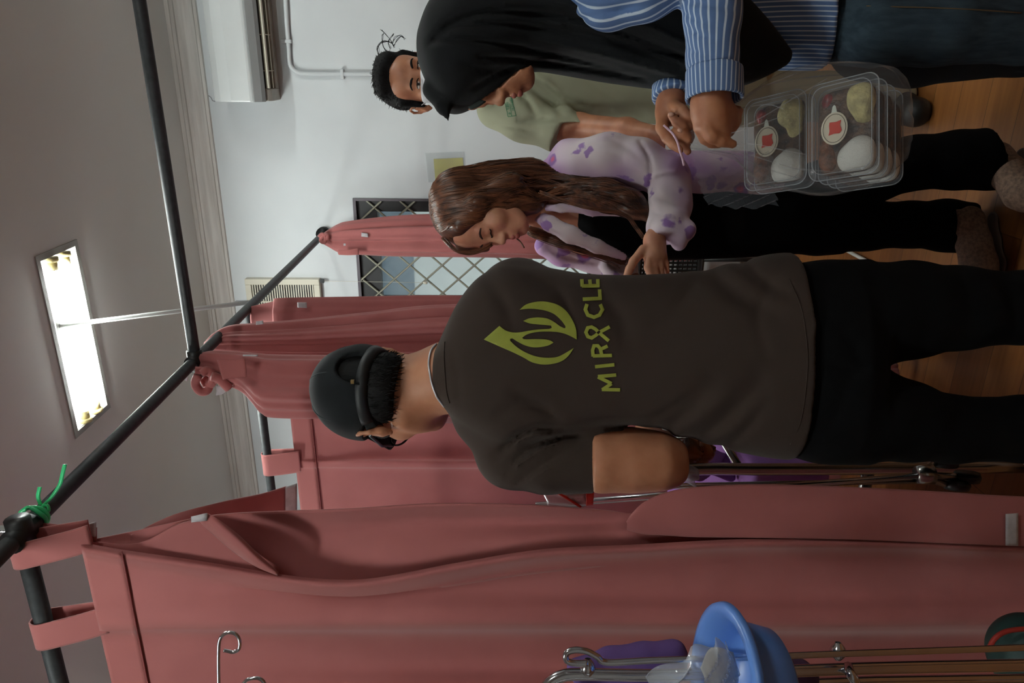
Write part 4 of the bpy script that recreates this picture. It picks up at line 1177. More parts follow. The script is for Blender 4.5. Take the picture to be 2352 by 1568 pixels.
# --- glasses
gm = mat('glasses_frame', (14, 14, 15), 0.3)
gl = empty('x', (0, 0, 0)); bpy.data.objects.remove(gl)
gm2 = mat('glasses_temple', (70, 74, 78), 0.35)
fr = MB()
for s_ in (1, -1):
    loop = [HM.p(s_ * (0.034 + 0.026 * math.cos(t)), 0.108 - 0.010 * abs(math.cos(t)) * (1 if math.cos(t) > 0 else 0), -0.004 + 0.019 * math.sin(t)) for t in np.linspace(0, 2 * math.pi, 20, endpoint=False)]
    fr.tube(loop, 0.0022, 6, closed=True)
fr.tube([HM.p(-0.009, 0.110, 0.002), HM.p(0.009, 0.110, 0.002)], 0.002, 6)
fo = fr.build('eyeglasses', gm, man, True)
for s_ in (1, -1):
    MB().tube([HM.p(s_ * 0.061, 0.099, 0.004), HM.p(s_ * 0.079, 0.06, 0.006), HM.p(s_ * 0.083, 0.0, 0.006), HM.p(s_ * 0.083, -0.022, -0.012)], 0.0028, 6).build('temple', gm2, fo, True)
# --- chain around the neck
ck = [(948, 792), (968, 803), (988, 812), (1000, 830)]
pts = []
for x, y in ((1003, 792), (993, 803), (988, 818), (986, 837), (989, 860), (993, 880), (1003, 908), (1013, 922), (1020, 932)):
    q = cast(bb_, x, y, 0.002)
    if q is not None: pts.append(q)
if len(pts) > 3: MB().tube(spline(pts, 6), 0.0019, 6).build('neck_chain', mat('silver_chain', (222, 224, 232), 0.35, 0.6), man, True)
# --- printed emblem and word on the back
m_print = mat('lime_print', (158, 166, 66), 0.7, noise=(40, 0.06))
def Z5(pts, sm=True, n=5):
    q = [(1080 + x / 5.6, 640 + y / 5.6) for x, y in pts]; return np.array(q)
def SP(groups):
    """outline from straight corner groups: each group is a list of points joined by a spline"""
    o = []
    for g in groups:
        s_ = spline([(1080 + x / 5.6, 640 + y / 5.6) for x, y in g], 5) if len(g) > 2 else np.array([(1080 + x / 5.6, 640 + y / 5.6) for x, y in g])
        o += list(s_[:-1])
    return np.array(o)
flame1 = SP([[(178, 782), (375, 608)], [(375, 608), (450, 665), (540, 692), (640, 690), (760, 668), (860, 655), (1015, 645)], [(1015, 645), (1045, 632), (1040, 605)], [(1040, 605), (960, 596), (860, 588), (760, 575), (680, 545)],
             [(680, 545), (760, 512), (880, 500), (990, 515), (1080, 560), (1150, 610), (1205, 637)], [(1205, 637), (1222, 632), (1222, 610)], [(1222, 610), (1170, 540), (1080, 460), (970, 415), (850, 395), (740, 390), (635, 402)],
             [(635, 402), (720, 335), (860, 300), (990, 303), (1130, 345), (1240, 430), (1320, 550), (1360, 660), (1368, 782)], [(1368, 782), (1300, 745), (1220, 710), (1130, 688), (1030, 680)],
             [(1030, 680), (900, 682), (800, 695), (720, 722), (668, 760)], [(668, 760), (690, 776), (740, 778)], [(740, 778), (850, 776), (960, 780), (1030, 795), (1070, 822)], [(1070, 822), (1000, 858), (900, 878), (800, 880), (700, 855), (610, 810), (545, 770)],
             [(545, 770), (515, 775), (515, 800)], [(515, 800), (590, 870), (680, 930), (790, 980), (900, 1008), (1020, 1015), (1130, 1000), (1230, 950), (1330, 890)], [(1330, 890), (1270, 980), (1190, 1050), (1080, 1090), (940, 1102), (800, 1075), (680, 1010), (560, 950)], [(560, 950), (178, 782)]])
decal('flame_emblem', [flame1], bt, m_print, tee, 4.0, 0.0018)
def stroke(pts, w):
    """thick polyline as polygon (photo zoom pixels)"""
    p = np.array(pts, float); n = len(p); L = []; Rr = []
    for i in range(n):
        t = p[min(i + 1, n - 1)] - p[max(i - 1, 0)]; t /= np.linalg.norm(t)
        nn = np.array([-t[1], t[0]])
        k = 1.0
        if 0 < i < n - 1:
            a = p[i] - p[i - 1]; a /= np.linalg.norm(a); k = 1 / max(0.5, abs(np.dot(nn, [-a[1], a[0]])))
        L.append(p[i] + nn * w / 2 * k); Rr.append(p[i] - nn * w / 2 * k)
    return Z5(L + Rr[::-1])
def letter(name, strokes, w=48):
    decal(name, [stroke(s_, w) for s_ in strokes], bt, m_print, tee, 5.0, 0.0018 )
letter('letter_m', [[(1925, 1425), (1690, 1420)], [(1695, 1425), (1815, 1345)], [(1815, 1345), (1640, 1260)], [(1640, 1255), (1875, 1235)]], 44)
letter('letter_i', [[(1603, 1130), (1852, 1104)]], 44)
letter('letter_r', [[(1820, 985), (1575, 992)], [(1578, 1000), (1572, 920), (1590, 862), (1640, 862), (1672, 900), (1690, 985)], [(1680, 905), (1765, 866)]], 44)
rib = [(1795, 790), (1700, 720), (1600, 620), (1540, 612), (1490, 650), (1490, 720), (1540, 760), (1600, 740), (1690, 660), (1740, 608)]
letter('ribbon_letter', [[(1780, 800), (1660, 700)], [(1665, 705), (1610, 650), (1560, 622), (1510, 632), (1485, 690), (1510, 745), (1560, 762), (1610, 730), (1660, 690), (1790, 620)]], 44)
letter('letter_c', [[(1500, 330), (1478, 400), (1510, 470), (1590, 498), (1660, 470), (1698, 400), (1668, 335)]], 46)
letter('letter_l', [[(1445, 270), (1690, 258)], [(1668, 270), (1662, 145)]], 46)
letter('letter_e', [[(1432, 102), (1662, 98)], [(1438, 110), (1432, 15)], [(1545, 108), (1535, 20)], [(1642, 108), (1640, 15)]], 46)
# ================================================================== long-haired person in the lilac blouse
def flower_mat(name='lilac_floral_chiffon', seed=0.0):
    T = NT(name); b = T.b; tc = T.node('ShaderNodeTexCoord')
    mp = T.node('ShaderNodeMapping'); mp.inputs['Location'].default_value = (seed, seed * 0.7, 0); T.link(tc.outputs['Object'], mp.inputs[0])
    n1 = T.node('ShaderNodeTexNoise', i_Scale=5.0, i_Detail=2.0); T.link(mp.outputs[0], n1.inputs['Vector'])
    r1 = T.node('ShaderNodeValToRGB'); e = r1.color_ramp.elements
    e[0].position = 0.36; e[0].color = srgb((194, 150, 204)); e[1].position = 0.58; e[1].color = srgb((236, 222, 228))
    T.link(n1.outputs[0], r1.inputs[0])
    def spots(scale, thr, w, loc):
        m2 = T.node('ShaderNodeMapping'); m2.inputs['Location'].default_value = loc; T.link(tc.outputs['Object'], m2.inputs[0])
        nz = T.node('ShaderNodeTexNoise', i_Scale=scale * 2.2, i_Detail=3.0); T.link(m2.outputs[0], nz.inputs['Vector'])
        sc = T.node('ShaderNodeVectorMath', operation='SCALE'); sc.inputs['Scale'].default_value = 0.055; T.link(nz.outputs['Color'], sc.inputs[0])
        ad = T.node('ShaderNodeVectorMath', operation='ADD'); T.link(m2.outputs[0], ad.inputs[0]); T.link(sc.outputs[0], ad.inputs[1])
        vo = T.node('ShaderNodeTexVoronoi', i_Scale=scale); T.link(ad.outputs[0], vo.inputs['Vector'])
        mr = T.node('ShaderNodeMapRange'); mr.inputs[1].default_value = thr + w; mr.inputs[2].default_value = thr; T.link(vo.outputs['Distance'], mr.inputs[0])
        return mr.outputs[0]
    def over(prev, fac, col):
        mx = T.node('ShaderNodeMix', data_type='RGBA'); mx.inputs[7].default_value = srgb(col)
        T.link(fac, mx.inputs[0]); T.link(prev, mx.inputs[6]); return mx.outputs[2]
    c = over(r1.outputs[0], spots(8.5, 0.22, 0.05, (0, 0, 0)), (152, 112, 178))
    c = over(c, spots(8.5, 0.13, 0.05, (0, 0, 0)), (214, 96, 134))
    c = over(c, spots(14.0, 0.19, 0.06, (0.31, 0.2, 0.1)), (168, 130, 194))
    T.link(c, b.inputs['Base Color']); b.inputs['Roughness'].default_value = 0.7; b.inputs['Sheen Weight'].default_value = 0.2
    b.inputs['Transmission Weight'].default_value = 0.0
    return T.m
m_flow = flower_mat()
m_black = m_black
m_blk = mat('black_knit', (10, 10, 11), 0.95, bump=(600, 0.15, 0.0006), spec=0.12)
wl = P(2250, 500, 1.98); wl[2] = 0
wom = empty('person', wl, 'person with long brown hair in a lilac floral blouse, looking down and pointing', 'person')
fw_ = nrm(vb(-0.885, -0.24, -0.40)); up_ = nrm(vb(-0.22, 0.97, -0.10))
HW = Head.by_point(P(1158, 560, 1.90), (0, 0.109, -0.036), fw_, up_, 1.0)
lo = np.minimum(HW.o - 0.2, P(1560, 500, 1.9) - 0.1); hi = np.maximum(HW.o + 0.2, P(1300, 360, 2.0) + 0.15)
lo = np.array([-0.62, 1.62, 0.80]); hi = np.array([0.02, 2.26, 1.66])
S = SDF(lo, hi, 0.0042)
face(S, HW, fem=True, ears=(), nose=0.7, skull=0.98)
S.chain([(HW.p(0, -0.025, -0.06), 0.048), (P(1240, 480, 1.99), 0.045), (P(1290, 470, 2.01), 0.055)], 0.02)
S.loft([(1262, 420, 500, 2.02, 0.05), (1300, 400, 530, 2.02, 0.075), (1360, 400, 550, 2.02, 0.085), (1460, 400, 560, 2.02, 0.085)], 0.02)
S.chain([(P(1330, 440, 2.02), 0.05), (P(1320, 395, 1.96), 0.042), (P(1400, 368, 1.91), 0.038), (P(1530, 412, 1.865), 0.034), (P(1530, 480, 1.82), 0.028), (P(1502, 552, 1.765), 0.022)], 0.02)
S.cone(P(1500, 552, 1.765), 0.0225, P(1500, 588, 1.745), 0.024, 0.012)
S.cone(P(1512, 560, 1.765), 0.018, P(1518, 590, 1.75), 0.015, 0.012)
for ch in ([(1478, 572, 1.745, .012), (1455, 600, 1.725, .0105), (1446, 618, 1.715, .0098), (1437, 640, 1.71, .0085)],
           [(1490, 592, 1.735, .0105), (1488, 614, 1.72, .0095), (1497, 640, 1.715, .0085), (1506, 656, 1.72, .008)],
           [(1502, 594, 1.74, .0105), (1502, 616, 1.725, .0092), (1510, 640, 1.72, .0082), (1518, 652, 1.73, .008)],
           [(1514, 594, 1.745, .010), (1516, 614, 1.735, .009), (1520, 634, 1.735, .008), (1526, 644, 1.745, .0075)],
           [(1524, 590, 1.755, .009), (1529, 606, 1.75, .0082), (1531, 622, 1.75, .0074), (1530, 630, 1.76, .007)]):
    S.chain([(P(a, b, d), r) for a, b, d, r in ch], 0.005)
S.chain([(P(1330, 500, 2.04), 0.05), (P(1330, 550, 2.10), 0.04), (P(1400, 600, 2.14), 0.036), (P(1450, 650, 2.05), 0.028), (P(1470, 700, 1.98), 0.024)], 0.02)
wb = S.build('body', m_skin2, wom, 1)
bw = bvh_of(wb)
lips(HW, m_lips, wom)
brow_m = mat('brown_brow_hair', (52, 32, 24), 0.8)
for s_ in (-1, 1):
    brow(HW, s_, brow_m, wom, 0.0030, bw)
    lash = [HW.p(s_ * q[0], q[1], q[2]) for q in ((0.016, 0.094, -0.006), (0.022, 0.096, -0.0095), (0.031, 0.0955, -0.0115), (0.040, 0.091, -0.010), (0.046, 0.085, -0.006))]
    surface_strip('eyelash', [q for q in spline(lash, 4)], HW, mat('lash_hair', (14, 11, 10), 0.7), wom, bw, 0.0020)
# inner black top
lo = np.array([-0.66, 1.78, 0.5]); hi = np.array([0.0, 2.3, 1.30])
S = SDF(lo, hi, 0.0055)
S.loft([(1322, 452, 528, 2.01, 0.07), (1350, 440, 556, 2.01, 0.088), (1420, 420, 588, 2.02, 0.094), (1500, 405, 596, 2.02, 0.095), (1600, 400, 596, 2.02, 0.10), (1690, 398, 590, 2.02, 0.105)], 0)
S.ell(P(1300, 505, 1.93), (0.05, 0.05, 0.035), None, 0.01, 'cut')
S.warp(lambda X, Y, Z: 0.002 * nf(X, Y, Z))
S.build('black_top', m_blk, wom, 1)
# trousers with flared cuffs
lo = np.array([-0.72, 1.50, 0.0]); hi = np.array([0.12, 2.30, 0.98])
S = SDF(lo, hi, 0.006)
S.loft([(1590, 400, 597, 2.02, 0.095), (1700, 396, 592, 2.02, 0.105), (1800, 396, 586, 2.01, 0.11), (1880, 392, 580, 2.01, 0.10), (1940, 388, 578, 2.0, 0.09)], 0)
S.chain([(P(1880, 440, 1.99), 0.082), (P(2000, 398, 1.96), 0.078), (P(2100, 374, 1.93), 0.068), (P(2200, 368, 1.90), 0.073), (P(2270, 366, 1.885), 0.075), (P(2320, 366, 1.87), 0.075)], 0.02)
S.chain([(P(1880, 520, 2.02), 0.080), (P(1990, 518, 2.03), 0.067), (P(2090, 516, 2.03), 0.062), (P(2170, 518, 2.03), 0.070), (P(2270, 530, 2.03), 0.074)], 0.02)
S.plane(P(2288, 366, 1.87), nrm(vb(0.25, -1, -0.2)), 0, 'int', P(2300, 360, 1.87) - 0.12, P(2300, 360, 1.87) + 0.12)
S.plane(P(2222, 525, 2.03), nrm(vb(-0.30, -1, -0.1)), 0, 'int', P(2250, 525, 2.03) - [0.10, 0.12, 0.12], P(2250, 525, 2.03) + [0.12, 0.12, 0.10])
S.warp(lambda X, Y, Z: 0.002 * nf(X, Y, Z))
S.build('trousers', mat('black_flared_trousers', (6, 6, 7), 0.95, spec=0.1), wom, 1)
# blouse
lo = np.array([-0.70, 1.60, 0.42]); hi = np.array([0.08, 2.32, 1.36])
S = SDF(lo, hi, 0.005)
S.chain([(P(1268, 392, 1.99), 0.034), (P(1310, 372, 1.96), 0.056), (P(1400, 364, 1.91), 0.0640), (P(1470, 374, 1.885), 0.0600), (P(1528, 402, 1.865), 0.058)], 0.02)
S.chain([(P(1536, 412, 1.86), 0.055), (P(1540, 470, 1.82), 0.0535), (P(1530, 520, 1.79), 0.046), (P(1524, 560, 1.77), 0.040)], 0.012)
S.plane(P(1500, 549, 1.78), nrm(vb(-0.95, 0.05, -0.25)), 0.004, 'int', P(1520, 570, 1.77) - 0.09, P(1520, 570, 1.77) + 0.09)
S.loft([(1250, 380, 442, 2.03, 0.05), (1300, 352, 462, 2.03, 0.09), (1400, 345, 476, 2.03, 0.105), (1500, 350, 484, 2.03, 0.11), (1600, 352, 486, 2.02, 0.115), (1700, 352, 487, 2.02, 0.118), (1770, 368, 488, 2.02, 0.12), (1830, 390, 488, 2.02, 0.12)], 0.02)
S.plane(P(1800, 440, 1.92), nrm(vb(-0.22, -1, -0.25)), 0)
S.chain([(P(1250, 566, 2.10), 0.028), (P(1290, 578, 2.12), 0.038), (P(1360, 592, 2.13), 0.042), (P(1430, 612, 2.10), 0.040), (P(1440, 640, 2.06), 0.036)], 0.02)
S.cone(P(1395, 610, 2.08), 0.022, P(1412, 640, 2.04), 0.026, 0.006)
S.chain([(P(1228, 494, 1.97), 0.014), (P(1262, 512, 1.925), 0.020), (P(1310, 538, 1.915), 0.022), (P(1370, 566, 1.92), 0.018), (P(1432, 590, 1.94), 0.010)], 0.008, sq=(FW, 0.55))
S.chain([(P(1232, 474, 1.96), 0.008), (P(1290, 478, 1.925), 0.014), (P(1360, 482, 1.915), 0.014), (P(1470, 486, 1.905), 0.014)], 0.008, sq=(FW, 0.6))
S.ell(P(1560, 548, 1.77), (0.03, 0.03, 0.022), None, 0.015); S.ell(P(1578, 528, 1.78), (0.025, 0.03, 0.022), None, 0.015)
S.creases([([(1470, 325), (1490, 360), (1495, 400), (1490, 430)], 1.85, 5, 0.009), ([(1480, 420), (1510, 400), (1550, 395)], 1.83, 5, -0.006), ([(1330, 340), (1400, 350), (1470, 380)], 1.86, 8, 0.004), ([(1400, 320), (1450, 345), (1490, 385)], 1.86, 7, 0.005),
           ([(1500, 440), (1540, 470), (1580, 480)], 1.80, 7, 0.005), ([(1495, 480), (1530, 500), (1570, 510)], 1.78, 6, 0.005), ([(1600, 460), (1700, 430), (1790, 420)], 1.93, 8, 0.006), ([(1620, 480), (1720, 455), (1800, 450)], 1.93, 6, -0.005), ([(1400, 605), (1415, 618), (1420, 635)], 2.05, 3, 0.006),
           ([(1260, 570), (1300, 590), (1380, 606)], 2.1, 5, 0.006)])
nb = noise3(11, 32, 6); S.warp(lambda X, Y, Z: 0.0028 * nb(X, Y, Z))
S.build('blouse', m_flow, wom, 1, False)
sheet_obj('blouse_tail', sheet([[P(1505, 572, 2.06), P(1510, 586, 2.05), P(1515, 594, 2.06)], [P(1600, 570, 2.06), P(1605, 582, 2.04), P(1610, 592, 2.06)], [P(1690, 568, 2.06), P(1692, 574, 2.04), P(1695, 580, 2.05)], [P(1735, 566, 2.06), P(1733, 568, 2.05), P(1732, 571, 2.05)]], 5, 5), m_flow, wom, 0.003)
# hair
def hair_mat(name, c1, c2, rough=0.38):
    T = NT(name); b = T.b; tc = T.node('ShaderNodeTexCoord'); mp = T.node('ShaderNodeMapping'); mp.inputs['Scale'].default_value = (1, 1, 0.08)
    T.link(tc.outputs['Object'], mp.inputs[0]); nz = T.node('ShaderNodeTexNoise', i_Scale=90.0, i_Detail=3.0); T.link(mp.outputs[0], nz.inputs['Vector'])
    r1 = T.node('ShaderNodeValToRGB'); r1.color_ramp.elements[0].position = 0.35; r1.color_ramp.elements[0].color = srgb(c1); r1.color_ramp.elements[1].position = 0.68; r1.color_ramp.elements[1].color = srgb(c2)
    T.link(nz.outputs[0], r1.inputs[0]); T.link(r1.outputs[0], b.inputs['Base Color']); b.inputs['Roughness'].default_value = rough
    bp = T.node('ShaderNodeBump', i_Strength=0.6, i_Distance=0.002); T.link(nz.outputs[0], bp.inputs['Height']); T.link(bp.outputs[0], b.inputs['Normal'])
    return T.m
m_bh = hair_mat('brown_hair', (44, 24, 16), (104, 62, 40))
S = SDF(np.array([-0.62, 1.66, 0.90]), np.array([0.02, 2.24, 1.70]), 0.0045)
HW.e(S, (0, -0.018, 0.046), (0.082, 0.100, 0.086), 0.0)
S.chain([(P(1060, 455, 1.97), 0.082), (P(1150, 445, 1.98), 0.082), (P(1215, 425, 1.98), 0.066), (P(1300, 432, 1.955), 0.044), (P(1400, 450, 1.885), 0.038), (P(1450, 468, 1.85), 0.030), (P(1490, 495, 1.83), 0.016)], 0.025, sq=(FW, 0.8))
S.chain([(P(1090, 480, 1.93), 0.05), (P(1160, 470, 1.925), 0.045), (P(1220, 462, 1.93), 0.035)], 0.02)
HW.c(S, (-0.046, 0.058, 0.070), 0.014, (-0.068, 0.034, 0.010), 0.016, 0.03)
HW.c(S, (0.050, 0.066, 0.070), 0.014, (0.066, 0.070, 0.004), 0.010, 0.02)
HW.c(S, (-0.070, 0.015, 0.01), 0.022, (-0.066, -0.02, -0.09), 0.032, 0.035)
S.chain([(P(1222, 530, 2.05), 0.016), (P(1290, 556, 2.02), 0.014), (P(1360, 578, 1.99), 0.012), (P(1432, 600, 1.97), 0.007)], 0.01)
# keep the face clear
HW.e(S, (-0.004, 0.105, -0.012), (0.056, 0.062, 0.082), 0.012, 'cut')
nh1 = noise3(21, 60, 8, (1, 1, 0.12)); S.warp(lambda X, Y, Z: 0.0035 * nh1(X, Y, Z))
S.creases([([(1080, 440), (1180, 420), (1300, 415)], 1.88, 5, 0.006), ([(1060, 500), (1130, 480), (1200, 450), (1260, 440)], 1.87, 5, 0.008), ([(1100, 470), (1180, 450), (1240, 435), (1320, 445)], 1.87, 5, 0.006), ([(1250, 400), (1330, 430), (1420, 455)], 1.86, 5, 0.006)])
ho = S.build('hair', m_bh, wom, 1, False)
bh = bvh_of(ho)
guides = [[(992, 462, 2.0), (1012, 428, 1.97), (1060, 404, 1.96), (1140, 388, 1.98), (1225, 372, 1.99), (1290, 380, 1.96), (1380, 405, 1.88)],
          [(992, 468, 1.98), (1030, 438, 1.91), (1100, 416, 1.90), (1200, 398, 1.90), (1300, 402, 1.89), (1400, 422, 1.85), (1455, 440, 1.83), (1475, 470, 1.82)],
          [(995, 480, 1.96), (1045, 462, 1.87), (1130, 448, 1.87), (1220, 425, 1.88), (1320, 430, 1.88), (1420, 452, 1.84), (1478, 480, 1.81)],
          [(1003, 502, 1.93), (1055, 492, 1.86), (1120, 476, 1.86), (1200, 452, 1.87), (1300, 446, 1.88), (1400, 462, 1.84), (1490, 505, 1.82)],
          [(1015, 530, 1.92), (1055, 516, 1.87), (1110, 500, 1.87), (1180, 478, 1.87), (1250, 458, 1.90), (1350, 468, 1.86), (1470, 520, 1.82)]]
gp = [spline([P(*q) for q in g], 7) for g in guides]
L = min(len(g) for g in gp)
gp = [g[np.linspace(0, len(g) - 1, 40).round().astype(int)] for g in gp]
rnd = np.random.RandomState(4)
mb = MB()
for i in range(230):
    t = rnd.rand() * (len(gp) - 1.001); a = int(t); f = t - a
    c = gp[a] * (1 - f) + gp[a + 1] * f
    out = []
    ln = int(24 + 16 * rnd.rand()); jit = rnd.randn(3) * 0.003; ph = rnd.rand() * 6.28
    for j in range(0, ln, 2):
        q = c[j] + jit * (0.3 + j / 25.0)
        n = bh.find_nearest(V3(q))
        if n[0] is not None and n[3] < 0.05: q = np.array(n[0]) + np.array(n[1]) * (0.0005 + 0.0015 * rnd.rand())
        out.append(q + RT * 0.0015 * math.sin(j * 0.5 + ph))
    mb.tube(spline(out, 2), [0.0012 * (1 - 0.5 * k / (2 * len(out))) for k in range(2 * (len(out) - 1) + 1)], 4)
for i in range(26):
    o_ = rnd.randn(2) * 3.0
    pts = [P(a + o_[0], b + o_[1] * (1 + k * 0.3), d) for k, (a, b, d) in enumerate([(1216, 536, 2.02), (1260, 552, 1.99), (1320, 570, 1.97), (1380, 586, 1.95), (1434 + rnd.randn() * 8, 602, 1.94)])]
    mb.tube(spline(pts, 4), 0.0011, 4)
for i in range(20):
    o_ = rnd.randn(2) * 2.5
    pts = [P(a + o_[0], b + o_[1], d) for a, b, d in [(1018, 545, 1.93), (1045, 572, 1.90), (1075, 581, 1.90), (1105, 574, 1.90), (1128, 561, 1.905)]]
    mb.tube(spline(pts, 4), 0.0011, 4)
for i in range(14):
    o_ = rnd.randn(2) * 2
    pts = [P(a + o_[0], b + o_[1], d) for a, b, d in [(1240, 440, 1.86), (1340, 475, 1.80), (1430, 490, 1.79), (1460, 520, 1.78), (1478, 545, 1.77)]]
    mb.tube(spline(pts, 4), 0.0011, 4)
for pts in ([(1187, 548, 1.92), (1196, 556, 1.915), (1204, 569, 1.91)],): mb.tube(spline([P(*q) for q in pts], 4), 0.0022, 5)
tag(mb.build('hair_strands', hair_mat('brown_hair_strand', (66, 38, 26), (128, 80, 54), 0.35), wom, True), kind='stuff')
# mesh shoes
m_shoe = mat('beige_mesh_shoe', (150, 122, 104), 0.8, noise=(120, 0.25), bump=(260, 0.6, 0.002))
def mesh_shoe(heel, toe, name='shoe'):
    heel = np.array(heel); toe = np.array(toe); d = nrm(toe - heel); s_ = np.cross(d, ZZ)
    L = np.linalg.norm(toe - heel)
    lo = np.minimum(heel, toe) - [0.07, 0.07, 0.0]; hi = np.maximum(heel, toe) + [0.07, 0.07, 0.12]; lo[2] = 0; hi[2] = 0.13
    S = SDF(lo, hi, 0.004)
    S.chain([(heel + d * 0.03 + ZZ * 0.045, 0.033), (heel + d * L * 0.45 + ZZ * 0.04, 0.037), (heel + d * L * 0.75 + ZZ * 0.03, 0.040), (toe - d * 0.035 + ZZ * 0.022, 0.032)], 0.03)
    S.cone(heel + d * 0.04 + ZZ * 0.05, 0.035, heel + d * 0.04 + ZZ * 0.10, 0.036, 0.02)
    S.plane((0, 0, 0.012), (0, 0, -1))
    o = S.build(name, m_shoe, wom, 1)
    S = SDF(lo - [0, 0, 0.01], hi, 0.004)
    S.chain([(heel + d * 0.03 + ZZ * 0.012, 0.038), (heel + d * L * 0.45 + ZZ * 0.012, 0.036), (heel + d * L * 0.75 + ZZ * 0.012, 0.043), (toe - d * 0.035 + ZZ * 0.012, 0.035)], 0.02)
    S.plane((0, 0, 0.014), (0, 0, 1)); S.plane((0, 0, 0.0), (0, 0, -1)); S.build('sole', mat('shoe_sole', (90, 70, 58), 0.7), o, 0)
mesh_shoe(atZ(2262, 478, 0.03), atZ(2278, 655, 0.03)); mesh_shoe(atZ(2318, 340, 0.03), atZ(2400, 478, 0.03))
# ================================================================== masked person in the sage shirt
gb = atZ(2130, 170, 0.0)
gm_ = empty('person', gb, 'person in a sage green short-sleeved shirt and white face mask against the wall', 'person')
fw_ = nrm(vb(-0.10, -0.10, -1)); up_ = nrm(vb(0.03, 1, -0.05))
HG = Head.by_point(P(961, 169, 2.12), (0, 0.09, 0.0), fw_, up_, 0.98)
m_sage = mat('sage_cotton', (156, 158, 132), 0.8, noise=(3, 0.06), bump=(500, 0.12, 0.0006))
lo = np.array([-0.42, 1.95, 0.9]); hi = np.array([0.42, 2.62, 1.80])
S = SDF(lo, hi, 0.0044)
face(S, HG, ears=(1, -1), closed=False)
S.chain([(HG.p(0, -0.02, -0.06), 0.052), (P(1090, 160, 2.26), 0.055), (P(1130, 160, 2.28), 0.07)], 0.02)
S.chain([(P(1150, 20, 2.28), 0.05), (P(1140, 150, 2.28), 0.06), (P(1150, 262, 2.27), 0.048)], 0.03)
S.chain([(P(1150, 262, 2.27), 0.046), (P(1300, 292, 2.20), 0.040), (P(1330, 290, 2.18), 0.037), (P(1440, 298, 2.06), 0.031), (P(1500, 308, 2.0), 0.024)], 0.02)
S.cone(P(1505, 310, 1.99), 0.024, P(1535, 318, 1.965), 0.025, 0.01)
for yy, dx in ((300, 0), (310, 3), (321, 4), (331, 2)):
    S.chain([(P(1540, yy + 2, 1.96), 0.0095), (P(1565 + dx, yy + 5, 1.945), 0.009), (P(1578 + dx, yy + 6, 1.96), 0.008)], 0.005)
S.chain([(P(1512, 328, 1.985), 0.011), (P(1535, 342, 1.965), 0.0095), (P(1552, 344, 1.955), 0.0085)], 0.006)
gbody = S.build('body', m_skin3, gm_, 1)
bg = bvh_of(gbody)
for s_ in (1, -1):
    brow(HG, s_, m_hair, gm_, 0.0034, bg)
    e = SDF(HG.p(s_ * 0.031, 0.08, 0) - 0.03, HG.p(s_ * 0.031, 0.08, 0) + 0.03, 0.0012)
    HG.e(e, (s_ * 0.031, 0.0790, -0.0015), (0.0125, 0.0100, 0.0052), 0); eo = e.build('eye', m_sclera, gm_, 1)
    e = SDF(HG.p(s_ * 0.031, 0.08, 0) - 0.03, HG.p(s_ * 0.031, 0.08, 0) + 0.03, 0.0010)
    HG.e(e, (s_ * 0.031 - 0.001, 0.0835, -0.0012), (0.0058, 0.0070, 0.0052), 0); e.build('iris', m_eye, eo, 1)
    lash = [HG.p(s_ * q[0], q[1], q[2]) for q in ((0.017, 0.092, -0.001), (0.023, 0.094, 0.0035), (0.031, 0.094, 0.005), (0.040, 0.089, 0.003), (0.046, 0.084, -0.002))]
    surface_strip('eyelash', spline(lash, 4), HG, m_hair, gm_, bg, 0.0018)
# face mask
S = SDF(HG.o - 0.14, HG.o + 0.14, 0.0026)
face(S, HG, ears=(), mouth=False); S.V -= 0.0055
HG.e(S, (0, 0.07, -0.055), (0.045, 0.044, 0.045), 0.02)
S.plane(HG.p(0, 0, -0.016), HG.R[2] - 0.10 * HG.R[1], 0.002); S.plane(HG.p(0, 0.0, -0.105), -HG.R[2], 0.002)
S.plane(HG.p(0, 0.020, 0), -HG.R[1], 0.003)
mk = S.build('face_mask', mat('white_mask_cloth', (214, 216, 220), 0.8), gm_, 1)
for s_ in (1, -1): MB().tube([HG.p(s_ * 0.066, 0.03, -0.024), HG.p(s_ * 0.076, 0.012, -0.006), HG.p(s_ * 0.080, -0.004, 0.012)], 0.0014, 5).build('ear_loop', m_velcro, mk, True)
MB().tube([HG.p(x, 0.101 - x * x * 9, -0.026 + x * x * 4) for x in np.linspace(-0.045, 0.045, 12)], 0.0012, 5).build('nose_wire_fold', m_velcro, mk, True)
# hair
S = SDF(HG.o - 0.17, HG.o + 0.17, 0.0038)
HG.e(S, (0, -0.022, 0.048), (0.083, 0.096, 0.090), 0)
HG.e(S, (0.006, 0.030, 0.110), (0.056, 0.048, 0.030), 0.02)
HG.e(S, (-0.040, 0.020, 0.095), (0.035, 0.05, 0.035), 0.02)
for s_ in (1, -1): HG.c(S, (s_ * 0.072, 0.022, 0.05), 0.014, (s_ * 0.074, 0.008, -0.016), 0.006, 0.012)
HG.e(S, (0.0, 0.105, 0.030), (0.058, 0.060, 0.052), 0.008, 'cut')
S.plane(HG.p(0, 0, -0.045), -HG.R[2], 0.01)
for s_ in (1, -1): HG.e(S, (s_ * 0.086, -0.012, -0.014), (0.016, 0.020, 0.034), 0.004, 'cut')
nh2 = noise3(31, 90, 8, (1, 0.4, 1)); S.warp(lambda X, Y, Z: 0.003 * nh2(X, Y, Z))
gh = S.build('hair', m_hair, gm_, 1)
tufts(gh, 520, lambda p: -HG.R[1] * 1.0 + HG.R[2] * 0.2 + HG.R[0] * 0.5 * np.sign((HG.R @ (p - HG.o))[0]), lambda p: (HG.R @ (p - HG.o))[1] > -0.03, gm_, 0.0008, (0.006, 0.015), 5)
mb = MB(); rnd = np.random.RandomState(9)
